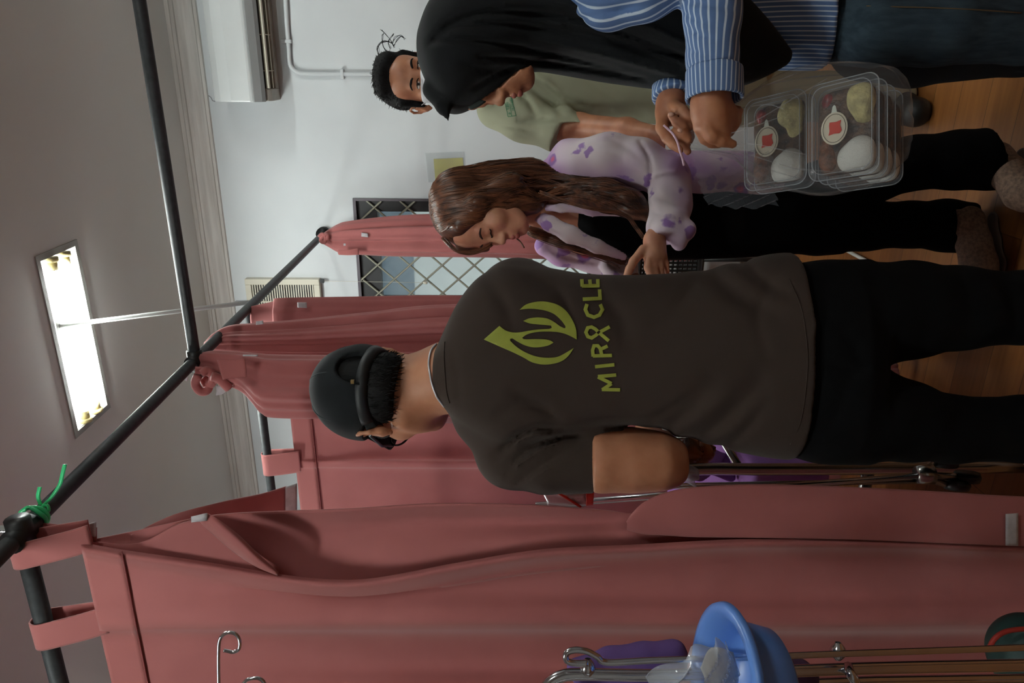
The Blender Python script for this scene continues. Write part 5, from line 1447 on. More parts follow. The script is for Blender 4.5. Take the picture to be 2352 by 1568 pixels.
for pts in ([(905, 110), (898, 92), (885, 78), (875, 68)], [(890, 120), (880, 105), (878, 85), (880, 75)], [(872, 125), (868, 108), (880, 96), (897, 96), (905, 104)], [(870, 130), (866, 112), (876, 98), (892, 94)], [(900, 100), (908, 86), (918, 81), (926, 86)], [(905, 104), (914, 88), (924, 84), (930, 90)], [(862, 150), (858, 165), (856, 172)], [(868, 215), (880, 224), (895, 226)], [(898, 112), (893, 96), (905, 78)]):
    for k in range(3): mb.tube(spline([P(a + rnd.randn() * 1.2, b + rnd.randn() * 1.2, 2.16) for a, b in pts], 5), 0.0006, 4)
tag(mb.build('hair_strands', m_hair, gm_, True), kind='stuff')
# shirt
lo = np.array([-0.45, 2.02, 0.72]); hi = np.array([0.50, 2.66, 1.56])
S = SDF(lo, hi, 0.0055)
S.loft([(1088, 100, 218, 2.27, 0.062), (1100, 60, 240, 2.28, 0.085), (1130, 15, 272, 2.28, 0.105), (1180, 0, 284, 2.28, 0.12), (1300, 10, 276, 2.28, 0.125), (1420, 15, 276, 2.28, 0.12), (1560, 10, 282, 2.28, 0.125), (1640, 8, 286, 2.28, 0.125)], 0, p=2.4)
S.chain([(P(1142, 252, 2.27), 0.062), (P(1200, 272, 2.24), 0.066), (P(1290, 302, 2.20), 0.060), (P(1340, 312, 2.18), 0.058)], 0.03)
S.chain([(P(1142, 30, 2.27), 0.062), (P(1200, 10, 2.24), 0.066), (P(1290, 0, 2.20), 0.060)], 0.03)
S.plane(P(1290, 300, 2.20), nrm(vb(-0.50, -0.87, -0.1)), 0.0, 'int', P(1330, 310, 2.17) - [0.11, 0.12, 0.12], P(1330, 310, 2.17) + [0.03, 0.12, 0.12])
S.ell(P(1082, 160, 2.22), (0.065, 0.065, 0.04), None, 0.01, 'cut')
S.creases([([(1140, 285), (1190, 294), (1240, 305)], 2.18, 5, 0.006), ([(1180, 210), (1210, 230), (1230, 262)], 2.15, 7, 0.010), ([(1200, 190), (1240, 215), (1290, 262)], 2.15, 8, 0.010), ([(1230, 170), (1270, 200), (1310, 250)], 2.15, 7, -0.007), ([(1240, 195), (1300, 230), (1400, 250)], 2.15, 9, 0.008), ([(1150, 165), (1180, 190), (1200, 230)], 2.15, 6, 0.006), ([(1190, 275), (1240, 275), (1310, 270)], 2.16, 6, 0.008), ([(1330, 170), (1400, 220), (1480, 260)], 2.15, 10, 0.005)])
ng = noise3(41, 18, 6); S.warp(lambda X, Y, Z: 0.004 * ng(X, Y, Z))
gs_ = S.build('shirt', m_sage, gm_, 1); bs = bvh_of(gs_)
# collar flap
sheet_obj('collar', sheet([[P(1086, 240, 2.19), P(1084, 224, 2.18), P(1080, 205, 2.17)], [P(1104, 236, 2.17), P(1104, 220, 2.155), P(1102, 205, 2.15)], [P(1118, 226, 2.16), P(1124, 214, 2.145), P(1122, 205, 2.145)]], 5, 5), mat('dark_green_collar', (70, 84, 72), 0.8), gm_, 0.003)
# embroidered name box
m_emb = mat('green_embroidery', (48, 110, 74), 0.6)
def Z3(pts): return np.array([(850 + x / 5.88, 60 + y / 5.88) for x, y in pts])
def stroke3(pts, w):
    p = np.array(pts, float); L = []; R_ = []
    for i in range(len(p)):
        t = p[min(i + 1, len(p) - 1)] - p[max(i - 1, 0)]; t /= np.linalg.norm(t) + 1e-9; nn = np.array([-t[1], t[0]])
        L.append(p[i] + nn * w / 2); R_.append(p[i] - nn * w / 2)
    return Z3(L + R_[::-1])
bx = [[(1826, 1040), (1868, 1224)], [(1868, 1224), (1974, 1208)], [(1974, 1208), (1900, 960)], [(1890, 1050), (1918, 1216)]]
decal('badge_outline', [stroke3(q, 8) for q in bx], bs, m_emb, gs_, 6, 0.002)
def textstrokes(word, o, ax_r, ax_d, h, w):
    F = {'d': [[(1, 0), (1, 1), (0.2, 1), (0.2, .5), (1, .5)]], 'r': [[(0, .4), (0, 1)], [(0, .6), (.8, .4)]], '.': [[(0.3, .9), (0.5, 1)]], 'T': [[(0, 0), (1, 0)], [(.5, 0), (.5, 1)]], 'U': [[(0, 0), (0, 1), (1, 1), (1, 0)]],
         'R': [[(0, 1), (0, 0), (1, 0), (1, .5), (0, .5)], [(.4, .5), (1, 1)]], 'B': [[(0, 0), (0, 1), (1, 1), (1, 0), (0, 0)], [(0, .5), (1, .5)]], 'I': [[(.5, 0), (.5, 1)]], 'P': [[(0, 1), (0, 0), (1, 0), (1, .5), (0, .5)]], 'E': [[(1, 0), (0, 0), (0, 1), (1, 1)], [(0, .5), (.8, .5)]],
         'D': [[(0, 0), (0, 1), (1, .8), (1, .2), (0, 0)]], 'A': [[(0, 1), (.5, 0), (1, 1)], [(.2, .6), (.8, .6)]], 'O': [[(0, 0), (0, 1), (1, 1), (1, 0), (0, 0)]], ' ': []}
    out = []; o = np.array(o, float)
    for i, c_ in enumerate(word):
        for st_ in F[c_]:
            out.append([o + np.array(ax_r) * (i * w * 1.35 + u * w) + np.array(ax_d) * v * h for u, v in st_])
    return out
# reading direction runs towards smaller y; letters stand along +x
ar = np.array([-0.22, -1.0]); ar = ar / np.linalg.norm(ar); ad = np.array([1.0, -0.16])
for nm, wd, o_ in (('badge_word', 'dr.TURBI', (1872, 1200)), ('badge_word', 'PEDIARO', (1922, 1140))):
    st = textstrokes(wd, o_, ar, ad, 34, 17)
    decal(nm, [stroke3(q, 6) for q in st], bs, m_emb, gs_, 6, 0.002)
# trousers and shoes
S = SDF(np.array([-0.42, 2.05, 0.0]), np.array([0.45, 2.72, 0.92]), 0.008)
S.loft([(1560, 10, 280, 2.28, 0.12), (1660, 12, 282, 2.30, 0.12), (1740, 14, 282, 2.32, 0.10)], 0)
for yy in (75, 222): S.chain([(P(1700, yy, 2.32), 0.09), (P(1900, yy, 2.36), 0.075), (P(2090, yy + 5, 2.40), 0.062)], 0.02)
S.build('trousers', mat('khaki_trousers', (150, 140, 116), 0.85), gm_, 1)
for yy, tw in ((80, -20), (236, 22)):
    hl_ = atZ(2062, yy, 0.0); to_ = atZ(2128, yy + tw, 0.0)
    S = SDF(np.minimum(hl_, to_) - [0.09, 0.09, 0], np.maximum(hl_, to_) + [0.09, 0.09, 0.14], 0.005)
    d_ = nrm(to_ - hl_)
    S.chain([(hl_ + ZZ * 0.05, 0.045), (hl_ + d_ * 0.10 + ZZ * 0.045, 0.048), (to_ + ZZ * 0.035, 0.046)], 0.03)
    S.cone(hl_ + ZZ * 0.05, 0.045, hl_ + ZZ * 0.11, 0.045, 0.02); S.plane((0, 0, 0.0), (0, 0, -1)); S.build('shoe', m_black, gm_, 1)
# ================================================================== person in the black headscarf holding the bag
hl0 = atZ(2700, 40, 0.0); base = np.array([P(1900, 20, 1.42)[0], P(1900, 20, 1.42)[1], 0.0])
hj = empty('person', base, 'person in a black headscarf and blue striped shirt holding up a clear bag', 'person')
fw_ = nrm(vb(-0.95, -0.27, -0.15)); up_ = nrm(vb(-0.27, 0.96, -0.05))
HH = Head.by_point(P(1155, 241, 1.375), (0, 0.109, -0.036), fw_, up_, 0.95)
lo = np.array([-0.30, 1.02, 0.82]); hi = np.array([0.50, 1.72, 1.58])
S = SDF(lo, hi, 0.004)
face(S, HH, fem=True, ears=())
S.chain([(HH.p(0, -0.02, -0.05), 0.048), (P(1270, 60, 1.44), 0.05), (P(1340, 20, 1.46), 0.07)], 0.02)
S.chain([(P(1340, 30, 1.44), 0.06), (P(1420, -60, 1.32), 0.042), (P(1640, -95, 1.27), 0.036), (P(1642, 60, 1.26), 0.034), (P(1640, 200, 1.27), 0.026)], 0.02)
S.chain([(P(1340, 80, 1.50), 0.04), (P(1480, 60, 1.58), 0.035), (P(1560, 120, 1.52), 0.03), (P(1545, 205, 1.42), 0.024)], 0.02)
# near hand, a loose fist gripping the bag
S.chain([(P(1640, 205, 1.27), 0.026), (P(1628, 235, 1.27), 0.029), (P(1632, 262, 1.275), 0.031), (P(1642, 284, 1.28), 0.029)], 0.012)
S.cone(P(1655, 240, 1.275), 0.018, P(1674, 262, 1.285), 0.0175, 0.015)
for ch in ([(1622, 292, 1.262, .0135), (1634, 314, 1.262, .0110), (1656, 324, 1.268, .0100), (1684, 331, 1.276, .0078)],
           [(1608, 292, 1.275, .0125), (1619, 318, 1.285, .0100), (1634, 328, 1.295, .0090), (1650, 331, 1.30, .0080)],
           [(1646, 290, 1.268, .0125), (1664, 306, 1.275, .0100), (1674, 302, 1.295, .0095), (1668, 292, 1.31, .0085)],
           [(1664, 276, 1.275, .0125), (1684, 286, 1.288, .0105), (1690, 278, 1.305, .0095), (1682, 268, 1.315, .0085)],
           [(1672, 256, 1.282, .0120), (1690, 262, 1.295, .0100), (1694, 256, 1.31, .0090), (1686, 250, 1.32, .008)]):
    S.chain([(P(a, b, d), r) for a, b, d, r in ch], 0.005)
# far hand pinching the ties
S.chain([(P(1545, 215, 1.41), 0.024), (P(1540, 240, 1.40), 0.026), (P(1538, 262, 1.395), 0.0235)], 0.012)
S.cone(P(1520, 258, 1.39), 0.012, P(1522, 296, 1.375), 0.0125, 0.012)
for ch in ([(1520, 292, 1.375, .0120), (1532, 318, 1.355, .0100), (1546, 332, 1.345, .0088), (1562, 345, 1.34, .0072)],
           [(1548, 244, 1.375, .0130), (1566, 254, 1.355, .0115), (1582, 268, 1.35, .0100), (1584, 282, 1.355, .0090)],
           [(1566, 284, 1.350, .0105), (1568, 294, 1.345, .0098), (1556, 284, 1.345, .0090), (1542, 266, 1.35, .0075)],
           [(1582, 274, 1.360, .0105), (1586, 292, 1.355, .0095), (1574, 302, 1.35, .0088), (1562, 300, 1.35, .0080)],
           [(1553, 302, 1.360, .0095), (1564, 316, 1.352, .0092), (1580, 322, 1.352, .0092), (1586, 314, 1.36, .0085)],
           [(1560, 322, 1.365, .0085), (1572, 334, 1.358, .0080), (1580, 348, 1.355, .0072)]):
    S.chain([(P(a, b, d), r) for a, b, d, r in ch], 0.004)
def scarf_loft(S):
    S.loft([(958, 85, 140, 1.40, 0.03), (966, 52, 168, 1.40, 0.060), (985, 12, 212, 1.40, 0.086), (1010, -14, 250, 1.395, 0.098), (1030, -28, 262, 1.39, 0.102), (1060, -44, 258, 1.39, 0.108), (1100, -56, 232, 1.395, 0.112), (1150, -66, 198, 1.40, 0.112), (1195, -76, 162, 1.41, 0.108),
            (1230, -90, 152, 1.42, 0.106), (1300, -112, 160, 1.43, 0.125), (1400, -125, 176, 1.43, 0.135), (1500, -125, 190, 1.42, 0.135), (1600, -110, 203, 1.41, 0.115), (1660, -60, 204, 1.40, 0.085), (1720, 10, 192, 1.39, 0.060), (1770, 70, 170, 1.385, 0.045), (1812, 120, 146, 1.38, 0.02)], 0, p=2.2)
Sc = SDF(lo, hi, 0.004); scarf_loft(Sc)
Xg, Yg, Zg = np.meshgrid(*S.ax, indexing='ij'); Q_ = np.stack([Xg - CAM[0], Yg - CAM[1], Zg - CAM[2]], -1); d_ = Q_ @ FW
px_ = 1176 - FPX * (Q_ @ UP) / d_; py_ = 784 - FPX * (Q_ @ RT) / d_
edge = np.interp(px_, [900, 1030, 1060, 1100, 1150, 1190, 1225, 1240], [300, 290, 262, 236, 201, 166, 150, 150])
reg = (px_ < 1240) & (py_ < edge - 4)
amt = 0.010 + 0.013 * np.clip((edge - 15 - py_) / 40, 0, 1)
S.V = np.where(reg, np.maximum(S.V, Sc.V + amt), S.V); S.V = np.where(px_ < 1040, np.maximum(S.V, Sc.V + 0.020), S.V)
del Sc, Xg, Yg, Zg, Q_, d_, px_, py_, edge, reg
hb = S.build('body', m_skin3, hj, 1)
lips(HH, mat('lip_skin_dark', (150, 84, 72), 0.4), hj)
# fingernails of the far hand
for a, b, d in ((1541, 263, 1.338), (1562, 299, 1.337)):
    S = SDF(P(a, b, d) - 0.012, P(a, b, d) + 0.012, 0.001); S.ell(P(a, b, d + 0.004), (0.0045, 0.0045, 0.006), None, 0); S.build('fingernail', mat('nail', (206, 160, 140), 0.25), hj, 1)
# headscarf
lo = np.array([-0.30, 1.05, 0.72]); hi = np.array([0.66, 1.80, 1.62])
m_scarf = mat('black_scarf_cloth', (22, 23, 25), 0.92, bump=(420, 0.2, 0.0008), sheen=0.06, spec=0.15)
S = SDF(lo, hi, 0.0052)
scarf_loft(S)
# pointed brow fold
S.chain([(P(1000, 206, 1.375), 0.026), (P(1018, 246, 1.358), 0.013), (P(1033, 281, 1.350), 0.003)], 0.012)
S.creases([([(1000, 90), (1100, 95), (1250, 120), (1420, 160)], 1.29, 7, 0.0150), ([(985, 100), (1050, 60), (1200, 60), (1400, 95), (1560, 150)], 1.29, 8, 0.0150), ([(1100, 130), (1180, 135), (1300, 150), (1480, 180)], 1.29, 6, 0.0135), ([(1020, 60), (1120, 30), (1300, 40), (1500, 100), (1640, 160)], 1.29, 8, 0.0165),
           ([(1160, 10), (1300, 10), (1460, 50), (1600, 110), (1720, 160)], 1.29, 9, -0.0120), ([(1090, 200), (1140, 170), (1190, 150)], 1.33, 5, 0.0090), ([(1230, 90), (1400, 130), (1580, 180)], 1.29, 7, -0.0120), ([(1060, 150), (1120, 160), (1170, 150)], 1.30, 8, 0.0075), ([(1300, 60), (1450, 100), (1600, 140), (1700, 170)], 1.29, 6, 0.0150)])
nsf = noise3(51, 9, 5); S.warp(lambda X, Y, Z: 0.004 * nsf(X, Y, Z))
S.build('headscarf', m_scarf, hj, 1)
sheet_obj('under_scarf', sheet([[P(1075, 246, 1.345), P(1090, 238, 1.34), P(1104, 230, 1.34)], [P(1080, 250, 1.345), P(1098, 243, 1.335), P(1114, 232, 1.335)], [P(1082, 251, 1.355), P(1100, 244, 1.35), P(1116, 233, 1.35)]], 4, 4), mat('dark_green_under_scarf', (30, 36, 34), 0.9), hj, 0.002)
# shirt: striped
def stripe_mat():
    T = NT('blue_striped_cotton'); b = T.b; tc = T.node('ShaderNodeTexCoord')
    uv = T.node('ShaderNodeUVMap', uv_map='stripe')
    sp = T.node('ShaderNodeSeparateXYZ'); T.link(uv.outputs[0], sp.inputs[0])
    fr = T.node('ShaderNodeMath', operation='FRACT'); T.link(sp.outputs[0], fr.inputs[0])
    r = T.node('ShaderNodeValToRGB'); e = r.color_ramp.elements; r.color_ramp.interpolation = 'LINEAR'
    e[0].position = 0.0; e[0].color = srgb((196, 210, 226)); e[1].position = 0.20; e[1].color = srgb((196, 210, 226))
    for p_, c in ((0.27, (84, 112, 158)), (0.94, (84, 112, 158)), (1.0, (196, 210, 226))):
        q = r.color_ramp.elements.new(p_); q.color = srgb(c)
    T.link(fr.outputs[0], r.inputs[0]); T.link(r.outputs[0], b.inputs['Base Color']); b.inputs['Roughness'].default_value = 0.8
    return T.m
m_str = stripe_mat()
def stripe_uv(o, fn):
    me = o.data; off_ = np.array(o.get('_w', (0, 0, 0)))
    co = np.zeros(len(me.vertices) * 3); me.vertices.foreach_get('co', co); co = co.reshape(-1, 3) + off_
    u = fn(co); li = np.zeros(len(me.loops), dtype=np.int32); me.loops.foreach_get('vertex_index', li)
    uv = me.uv_layers.new(name='stripe'); uv.data.foreach_set('uv', np.stack([u[li], np.zeros(len(li))], 1).ravel())
lo = np.array([-0.12, 1.05, 0.70]); hi = np.array([0.66, 1.86, 1.36])
S = SDF(lo, hi, 0.0055)
S.loft([(1260, -130, 40, 1.46, 0.09), (1400, -140, 110, 1.45, 0.115), (1600, -150, 128, 1.45, 0.12), (1700, -155, 140, 1.45, 0.125), (1800, -158, 148, 1.45, 0.13), (1960, -160, 148, 1.45, 0.13)], 0)
S.plane(P(1928, 0, 1.32), nrm(vb(0.0, -1, -0.30)), 0)
S.ell(P(1930, 170, 1.36), (0.04, 0.05, 0.04), None, 0.03, 'cut')
S.creases([([(1690, 30), (1760, 80), (1800, 130)], 1.32, 12, 0.006), ([(1720, 60), (1800, 90), (1880, 120)], 1.32, 12, 0.006), ([(1700, 10), (1800, 20), (1900, 40)], 1.32, 14, 0.004)])
S.warp(lambda X, Y, Z: 0.003 * nsf(X, Y, Z))
so = S.build('shirt', m_str, hj, 1)
stripe_uv(so, lambda c: ((c - CAM) @ RT - 0.55 * ((c - CAM) @ FW)) / 0.0098 + 0.5 * np.sin((c[:, 2]) * 14))
# near sleeve with turned cuff
S = SDF(np.array([-0.02, 0.95, 0.86]), np.array([0.66, 1.6, 1.40]), 0.005)
S.chain([(P(1330, -60, 1.36), 0.062), (P(1400, -10, 1.29), 0.056), (P(1480, -30, 1.26), 0.055), (P(1600, -95, 1.24), 0.058), (P(1640, -80, 1.24), 0.055)], 0.02)
S.chain([(P(1640, -70, 1.24), 0.054), (P(1636, 40, 1.245), 0.046), (P(1636, 130, 1.262), 0.0425), (P(1640, 200, 1.27), 0.042)], 0.02)
S.plane(P(1640, 190, 1.27), -RT, 0, 'int', P(1640, 230, 1.27) - [0.09, 0.09, 0.09], P(1640, 230, 1.27) + [0.06, 0.09, 0.09])
S.creases([([(1580, 60), (1600, 75), (1640, 85)], 1.21, 6, 0.006), ([(1575, 30), (1600, 45), (1660, 60)], 1.21, 6, 0.006), ([(1580, 110), (1600, 120), (1640, 125)], 1.21, 5, 0.004), ([(1300, 10), (1400, 20), (1480, 0)], 1.24, 9, 0.008), ([(1340, 40), (1420, 25), (1520, 10)], 1.24, 7, 0.007), ([(1580, 0), (1620, 10), (1690, 20)], 1.21, 8, 0.006)])
S.warp(lambda X, Y, Z: 0.003 * nsf(X, Y, Z))
sv = S.build('sleeve', m_str, hj, 1)
def sl_u(c):
    q = c - CAM; d = q @ FW; px = 1176 - FPX * (q @ UP) / d; py = 784 - FPX * (q @ RT) / d
    th = np.arctan2((q @ FW) - 1.27, (px - 1638) / FPX * 1.27)
    ua = (px - 1638) / FPX * 1.27 / 0.0092
    ax0 = P(1300, -70, 1.36); ax1 = P(1600, -90, 1.25); axd = nrm(ax1 - ax0); e1 = nrm(RT - axd * np.dot(RT, axd)); e2 = np.cross(axd, e1)
    rel = c - ax0; ub = np.arctan2(rel @ e2, -(rel @ e1)) * 0.058 / 0.0092 + 0.35 * np.sin((px - 1300) / 60.0)
    w = np.clip((px - 1545) / 40, 0, 1)
    return np.where(px > 1565, th * 0.043 / 0.0092, ub)
stripe_uv(sv, sl_u)
S = SDF(P(1640, 190, 1.27) - [0.10, 0.10, 0.09], P(1640, 190, 1.27) + [0.10, 0.10, 0.09], 0.0032)
a_, b_ = P(1640, 130, 1.262), P(1641, 250, 1.273)
S.cone(a_, 0.0480, b_, 0.0505, 0)
S.cone(a_ - (b_ - a_), 0.0400, b_ + (b_ - a_), 0.0440, 0.0, 'cut')
S.plane(P(1640, 158, 1.265), RT, 0.002); S.plane(P(1640, 229, 1.27), -RT, 0.002)
cf = S.build('turned_cuff', m_str, sv, 1)
stripe_uv(cf, lambda c: np.arctan2(((c - CAM) @ FW) - 1.268, -((c - CAM) @ UP) - (1640 - 1176) / FPX * 1.268) * 0.049 / 0.0088)
S = SDF(P(1545, 200, 1.43) - [0.12, 0.12, 0.09], P(1545, 200, 1.43) + [0.10, 0.14, 0.09], 0.004)
S.chain([(P(1545, 120, 1.50), 0.044), (P(1545, 180, 1.45), 0.040), (P(1545, 260, 1.38), 0.040)], 0.01)
S.plane(P(1545, 224, 1.41), nrm(vb(-1, 0, -0.3)), 0.002)
ff = S.build('sleeve', m_str, hj, 1)
stripe_uv(ff, lambda c: np.arctan2(((c - CAM) @ FW) - 1.43, -((c - CAM) @ UP) - (1545 - 1176) / FPX * 1.43) * 0.040 / 0.0088)
# jeans: near leg and the leg in shade behind
m_jean = mat('dark_denim', (50, 64, 74), 0.85, noise=(90, 0.25, (1, 1, 0.2)), col2=(38, 50, 60), bump=(600, 0.25, 0.0008), spec=0.2)
S = SDF(np.array([-0.22, 1.18, 0.02]), np.array([0.56, 1.98, 0.92]), 0.0065)
S.loft([(1880, -156, 128, 1.45, 0.115), (1960, -156, 138, 1.45, 0.12), (2040, -150, 146, 1.45, 0.12)], 0)
S.chain([(P(2000, 52, 1.40), 0.080), (P(2150, 50, 1.40), 0.078), (P(2352, 60, 1.42), 0.068), (P(2560, 70, 1.44), 0.064), (P(2840, 75, 1.46), 0.06)], 0.02)
S.creases([([(1960, 30), (2100, 36), (2352, 44)], 1.32, 4, 0.003)])
S.V = S.V
jo = S.build('jeans', m_jean, hj, 1)
bj = bvh_of(jo)
sm = [cast(bj, x, y, 0.0006) for x, y in ((1990, 14), (2060, 16), (2140, 18), (2230, 22), (2345, 30))]
sm = [q for q in sm if q is not None]
if len(sm) > 2: MB().tube(spline(sm, 5), 0.0012, 5).build('side_seam', mat('jeans_thread', (92, 74, 50), 0.8), jo, True)
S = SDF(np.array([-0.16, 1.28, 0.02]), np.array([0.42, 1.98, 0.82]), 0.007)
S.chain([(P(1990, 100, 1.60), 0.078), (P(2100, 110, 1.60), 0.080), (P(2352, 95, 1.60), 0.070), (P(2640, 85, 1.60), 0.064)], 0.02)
S.build('jeans_leg', mat('dark_denim_shaded', (30, 32, 36), 0.9, spec=0.15), jo, 1)  # shade on the far leg put into a darker copy of the denim
for a_, b_, d_ in ((2840, 75, 1.46), (2640, 85, 1.60)):
    c = P(a_, b_, d_); c[2] = 0
    S = SDF(c + [-0.28, -0.10, 0], c + [0.1, 0.12, 0.12], 0.006)
    S.chain([(c + [0, 0, 0.05], 0.042), (c + [-0.16, 0, 0.035], 0.036)], 0.02); S.cone(c + [0, 0, 0.05], 0.042, c + [0, 0, 0.1], 0.04, 0.02); S.plane((0, 0, 0), (0, 0, -1)); S.build('shoe', m_black, hj, 1)

# ================================================================== clear bag with meal boxes
m_bag = clear_mat('bag_film', (176, 178, 182), 0.075, 0.08)
m_lid = clear_mat('clear_box_plastic', (186, 190, 196), 0.10, 0.08)
m_edge = clear_mat('box_edge_plastic', (190, 194, 200), 0.45, 0.10)
N_ = nrm(vb(0.0, 0.70, -0.71)); T_ = nrm(vb(0.0, -0.71, -0.70)); L_ = RT.copy()
LB = P(1932, 292, 1.335)
def rr(hw, hl, r=0.02, n=5):
    o = []
    for sx, sy, a0 in ((1, 1, 0), (-1, 1, 90), (-1, -1, 180), (1, -1, 270)):
        for k in range(n + 1):
            a = math.radians(a0 + 90 * k / n); o.append((sx * (hw - r) + r * math.cos(a), sy * (hl - r) + r * math.sin(a)))
    return o
def meal_box(c, lab, group=None, food=True, hid=False):
    def W(x, y, z): return np.array(c) + L_ * x + T_ * y + N_ * z
    o = empty('meal_box', W(0, 0, -0.042), lab, 'food box')
    def shell(prof, name, m, par):
        mb = MB(); n = None; rings = []
        for hw, hl, z in prof:
            r = rr(hw, hl); n = len(r); rings.append([W(x, y, z) for x, y in r])
        base = [q for r in rings for q in r]
        f = [(i * n + j, i * n + (j + 1) % n, (i + 1) * n + (j + 1) % n, (i + 1) * n + j) for i in range(len(rings) - 1) for j in range(n)]
        f.append(tuple(range(n)))
        mb.add(base, f); return mb.build(name, m, par, False)
    shell([(0.078, 0.050, -0.042), (0.084, 0.056, -0.014), (0.090, 0.062, -0.013), (0.090, 0.062, -0.0105)], 'tray', m_lid, o)
    shell([(0.080, 0.052, 0.0), (0.084, 0.056, -0.0015), (0.085, 0.057, -0.0085), (0.091, 0.063, -0.0095)], 'lid', m_lid, o)
    MB().tube([W(x, y, -0.0085) for x, y in rr(0.0905, 0.0625)], 0.0011, 5, closed=True).build('rim', m_edge, o, True)
    if not hid:
        MB().tube([W(x, y, 0.0) for x, y in rr(0.081, 0.053)], 0.0008, 5, closed=True).build('lid_ridge', m_edge, o, True)
        ov = [W(0.0 + 0.030 * math.cos(a), -0.012 + 0.024 * math.sin(a), 0.0012) for a in np.linspace(0, 2 * math.pi, 28, endpoint=False)]
        s_ = MB().add(ov + [W(0, -0.012, 0.0016)], [(i, (i + 1) % 28, 28) for i in range(28)]).build('sticker', mat('cream_sticker', (206, 196, 176), 0.6), o)
        fl = [(-0.012, -0.022), (-0.004, -0.020), (0.006, -0.021), (0.012, -0.020), (0.011, -0.008), (0.013, 0.001), (0.004, -0.001), (-0.006, 0.002), (-0.011, -0.002), (-0.010, -0.012)]
        MB().add([W(x, y, 0.0022) for x, y in fl], [tuple(range(10))]).build('red_mark', mat('red_ink', (190, 62, 50), 0.6), s_)
        rg = [W(0.026 * math.cos(a), -0.012 + 0.0205 * math.sin(a), 0.0019) for a in np.linspace(0, 2 * math.pi, 28, endpoint=False)]
        MB().tube(rg, 0.0005, 4, closed=True).build('printed_ring', mat('grey_ink', (120, 112, 104), 0.7), s_)
        MB().add([W(0.029, -0.017, 0.0014), W(0.040, -0.015, 0.0014), W(0.043, -0.012, 0.0014), W(0.040, -0.009, 0.0014), W(0.029, -0.007, 0.0014)], [(0, 1, 2, 3, 4)]).build('sticker_tab', mat('pale_tab', (204, 208, 196), 0.6), s_)
    return W, o
def food(W, which, top=True):
    def blob(name, pts, rads, m, lab, cat, amp=0.003, seed=1, sc=90, k=0.006, zc=-0.004):
        P_ = [W(*p) for p in pts]; mx_ = max(max(r) for r in rads); lo = np.min(P_, 0) - mx_ - 0.01; hi = np.max(P_, 0) + mx_ + 0.01
        S = SDF(lo, hi, 0.0024)
        for p, r in zip(P_, rads): S.ell(p, r, np.array([L_, T_, N_]), k)
        f_ = noise3(seed, sc, 7); S.warp(lambda X, Y, Z: amp * f_(X, Y, Z))
        S.plane(W(0, 0, zc), N_); S.plane(W(0, 0, -0.040), -N_)
        for u, lim in ((L_, 0.079), (-L_, 0.079), (T_, 0.052), (-T_, 0.052)): S.plane(W(0, 0, 0) + u * lim, u, 0.006)
        o = S.build(name, m, None, 0, False); tag(o, lab, cat); return o
    blob('mixed_dish', [(0, 0, -0.034), (-0.045, -0.02, -0.030), (0.04, -0.02, -0.030)], [(0.10, 0.065, 0.012), (0.04, 0.04, 0.014), (0.04, 0.04, 0.012)], m_dish, 'brown saucy food lying across the bottom of the ' + which, 'food', 0.004, 21, 110)
    blob('rice_portion', [(-0.050, 0.026, -0.022), (-0.052, 0.006, -0.026)], [(0.034, 0.030, 0.020), (0.028, 0.024, 0.014)], m_rice, 'mound of white rice in the ' + which, 'rice', 0.0012, 3)
    if top:
        blob('vegetable_portion', [(0.050, 0.028, -0.022), (0.022, 0.032, -0.026)], [(0.032, 0.026, 0.018), (0.016, 0.016, 0.012)], m_veg, 'pale yellow vegetable portion in the ' + which, 'food', 0.004, 5, 120)
        blob('fried_chicken', [(-0.050, -0.032, -0.024), (-0.026, -0.034, -0.028)], [(0.024, 0.018, 0.016), (0.018, 0.016, 0.012)], m_fry, 'brown fried chicken piece in the ' + which, 'food', 0.004, 8)
        blob('chilli_sauce', [(0.058, -0.034, -0.026), (0.034, -0.038, -0.028)], [(0.016, 0.012, 0.010), (0.012, 0.010, 0.008)], mat('red_chilli', (150, 30, 30), 0.35, noise=(90, 0.4)), 'dark red chilli sauce in the ' + which, 'food', 0.003, 11)
m_dish = mat('brown_stew_food', (104, 70, 42), 0.4, noise=(70, 0.5), col2=(58, 38, 26), bump=(160, 0.8, 0.004))
m_rice = mat('white_rice', (222, 220, 212), 0.7, bump=(420, 0.6, 0.002))
m_veg = mat('pale_yellow_food', (206, 192, 130), 0.6, noise=(60, 0.2), bump=(260, 0.7, 0.003))
m_fry = mat('brown_fried_food', (140, 80, 42), 0.5, noise=(80, 0.4), bump=(200, 0.8, 0.003))
W1, o1 = meal_box(LB, 'clear meal box with oval sticker on top of the front stack in the bag')
food(W1, 'front sticker box')
for i, lay in ((1, 'second'), (2, 'third'), (3, 'bottom')):
    c = LB - N_ * 0.0435 * i
    Wn, on = meal_box(c, 'clear meal box, %s in the front stack hanging in the bag' % (lay + ' from top' if i < 3 else 'lowest'), hid=True)
    food(Wn, lay + ' box of the front stack', False)
LA = LB - T_ * 0.128 + N_ * 0.004
W2, o2 = meal_box(LA, 'clear meal box with oval sticker behind the front stack, nearer the hands')
food(W2, 'rear sticker box')
meal_box(LA - N_ * 0.0435, 'clear meal box under the rear sticker box, mostly hidden', hid=True)
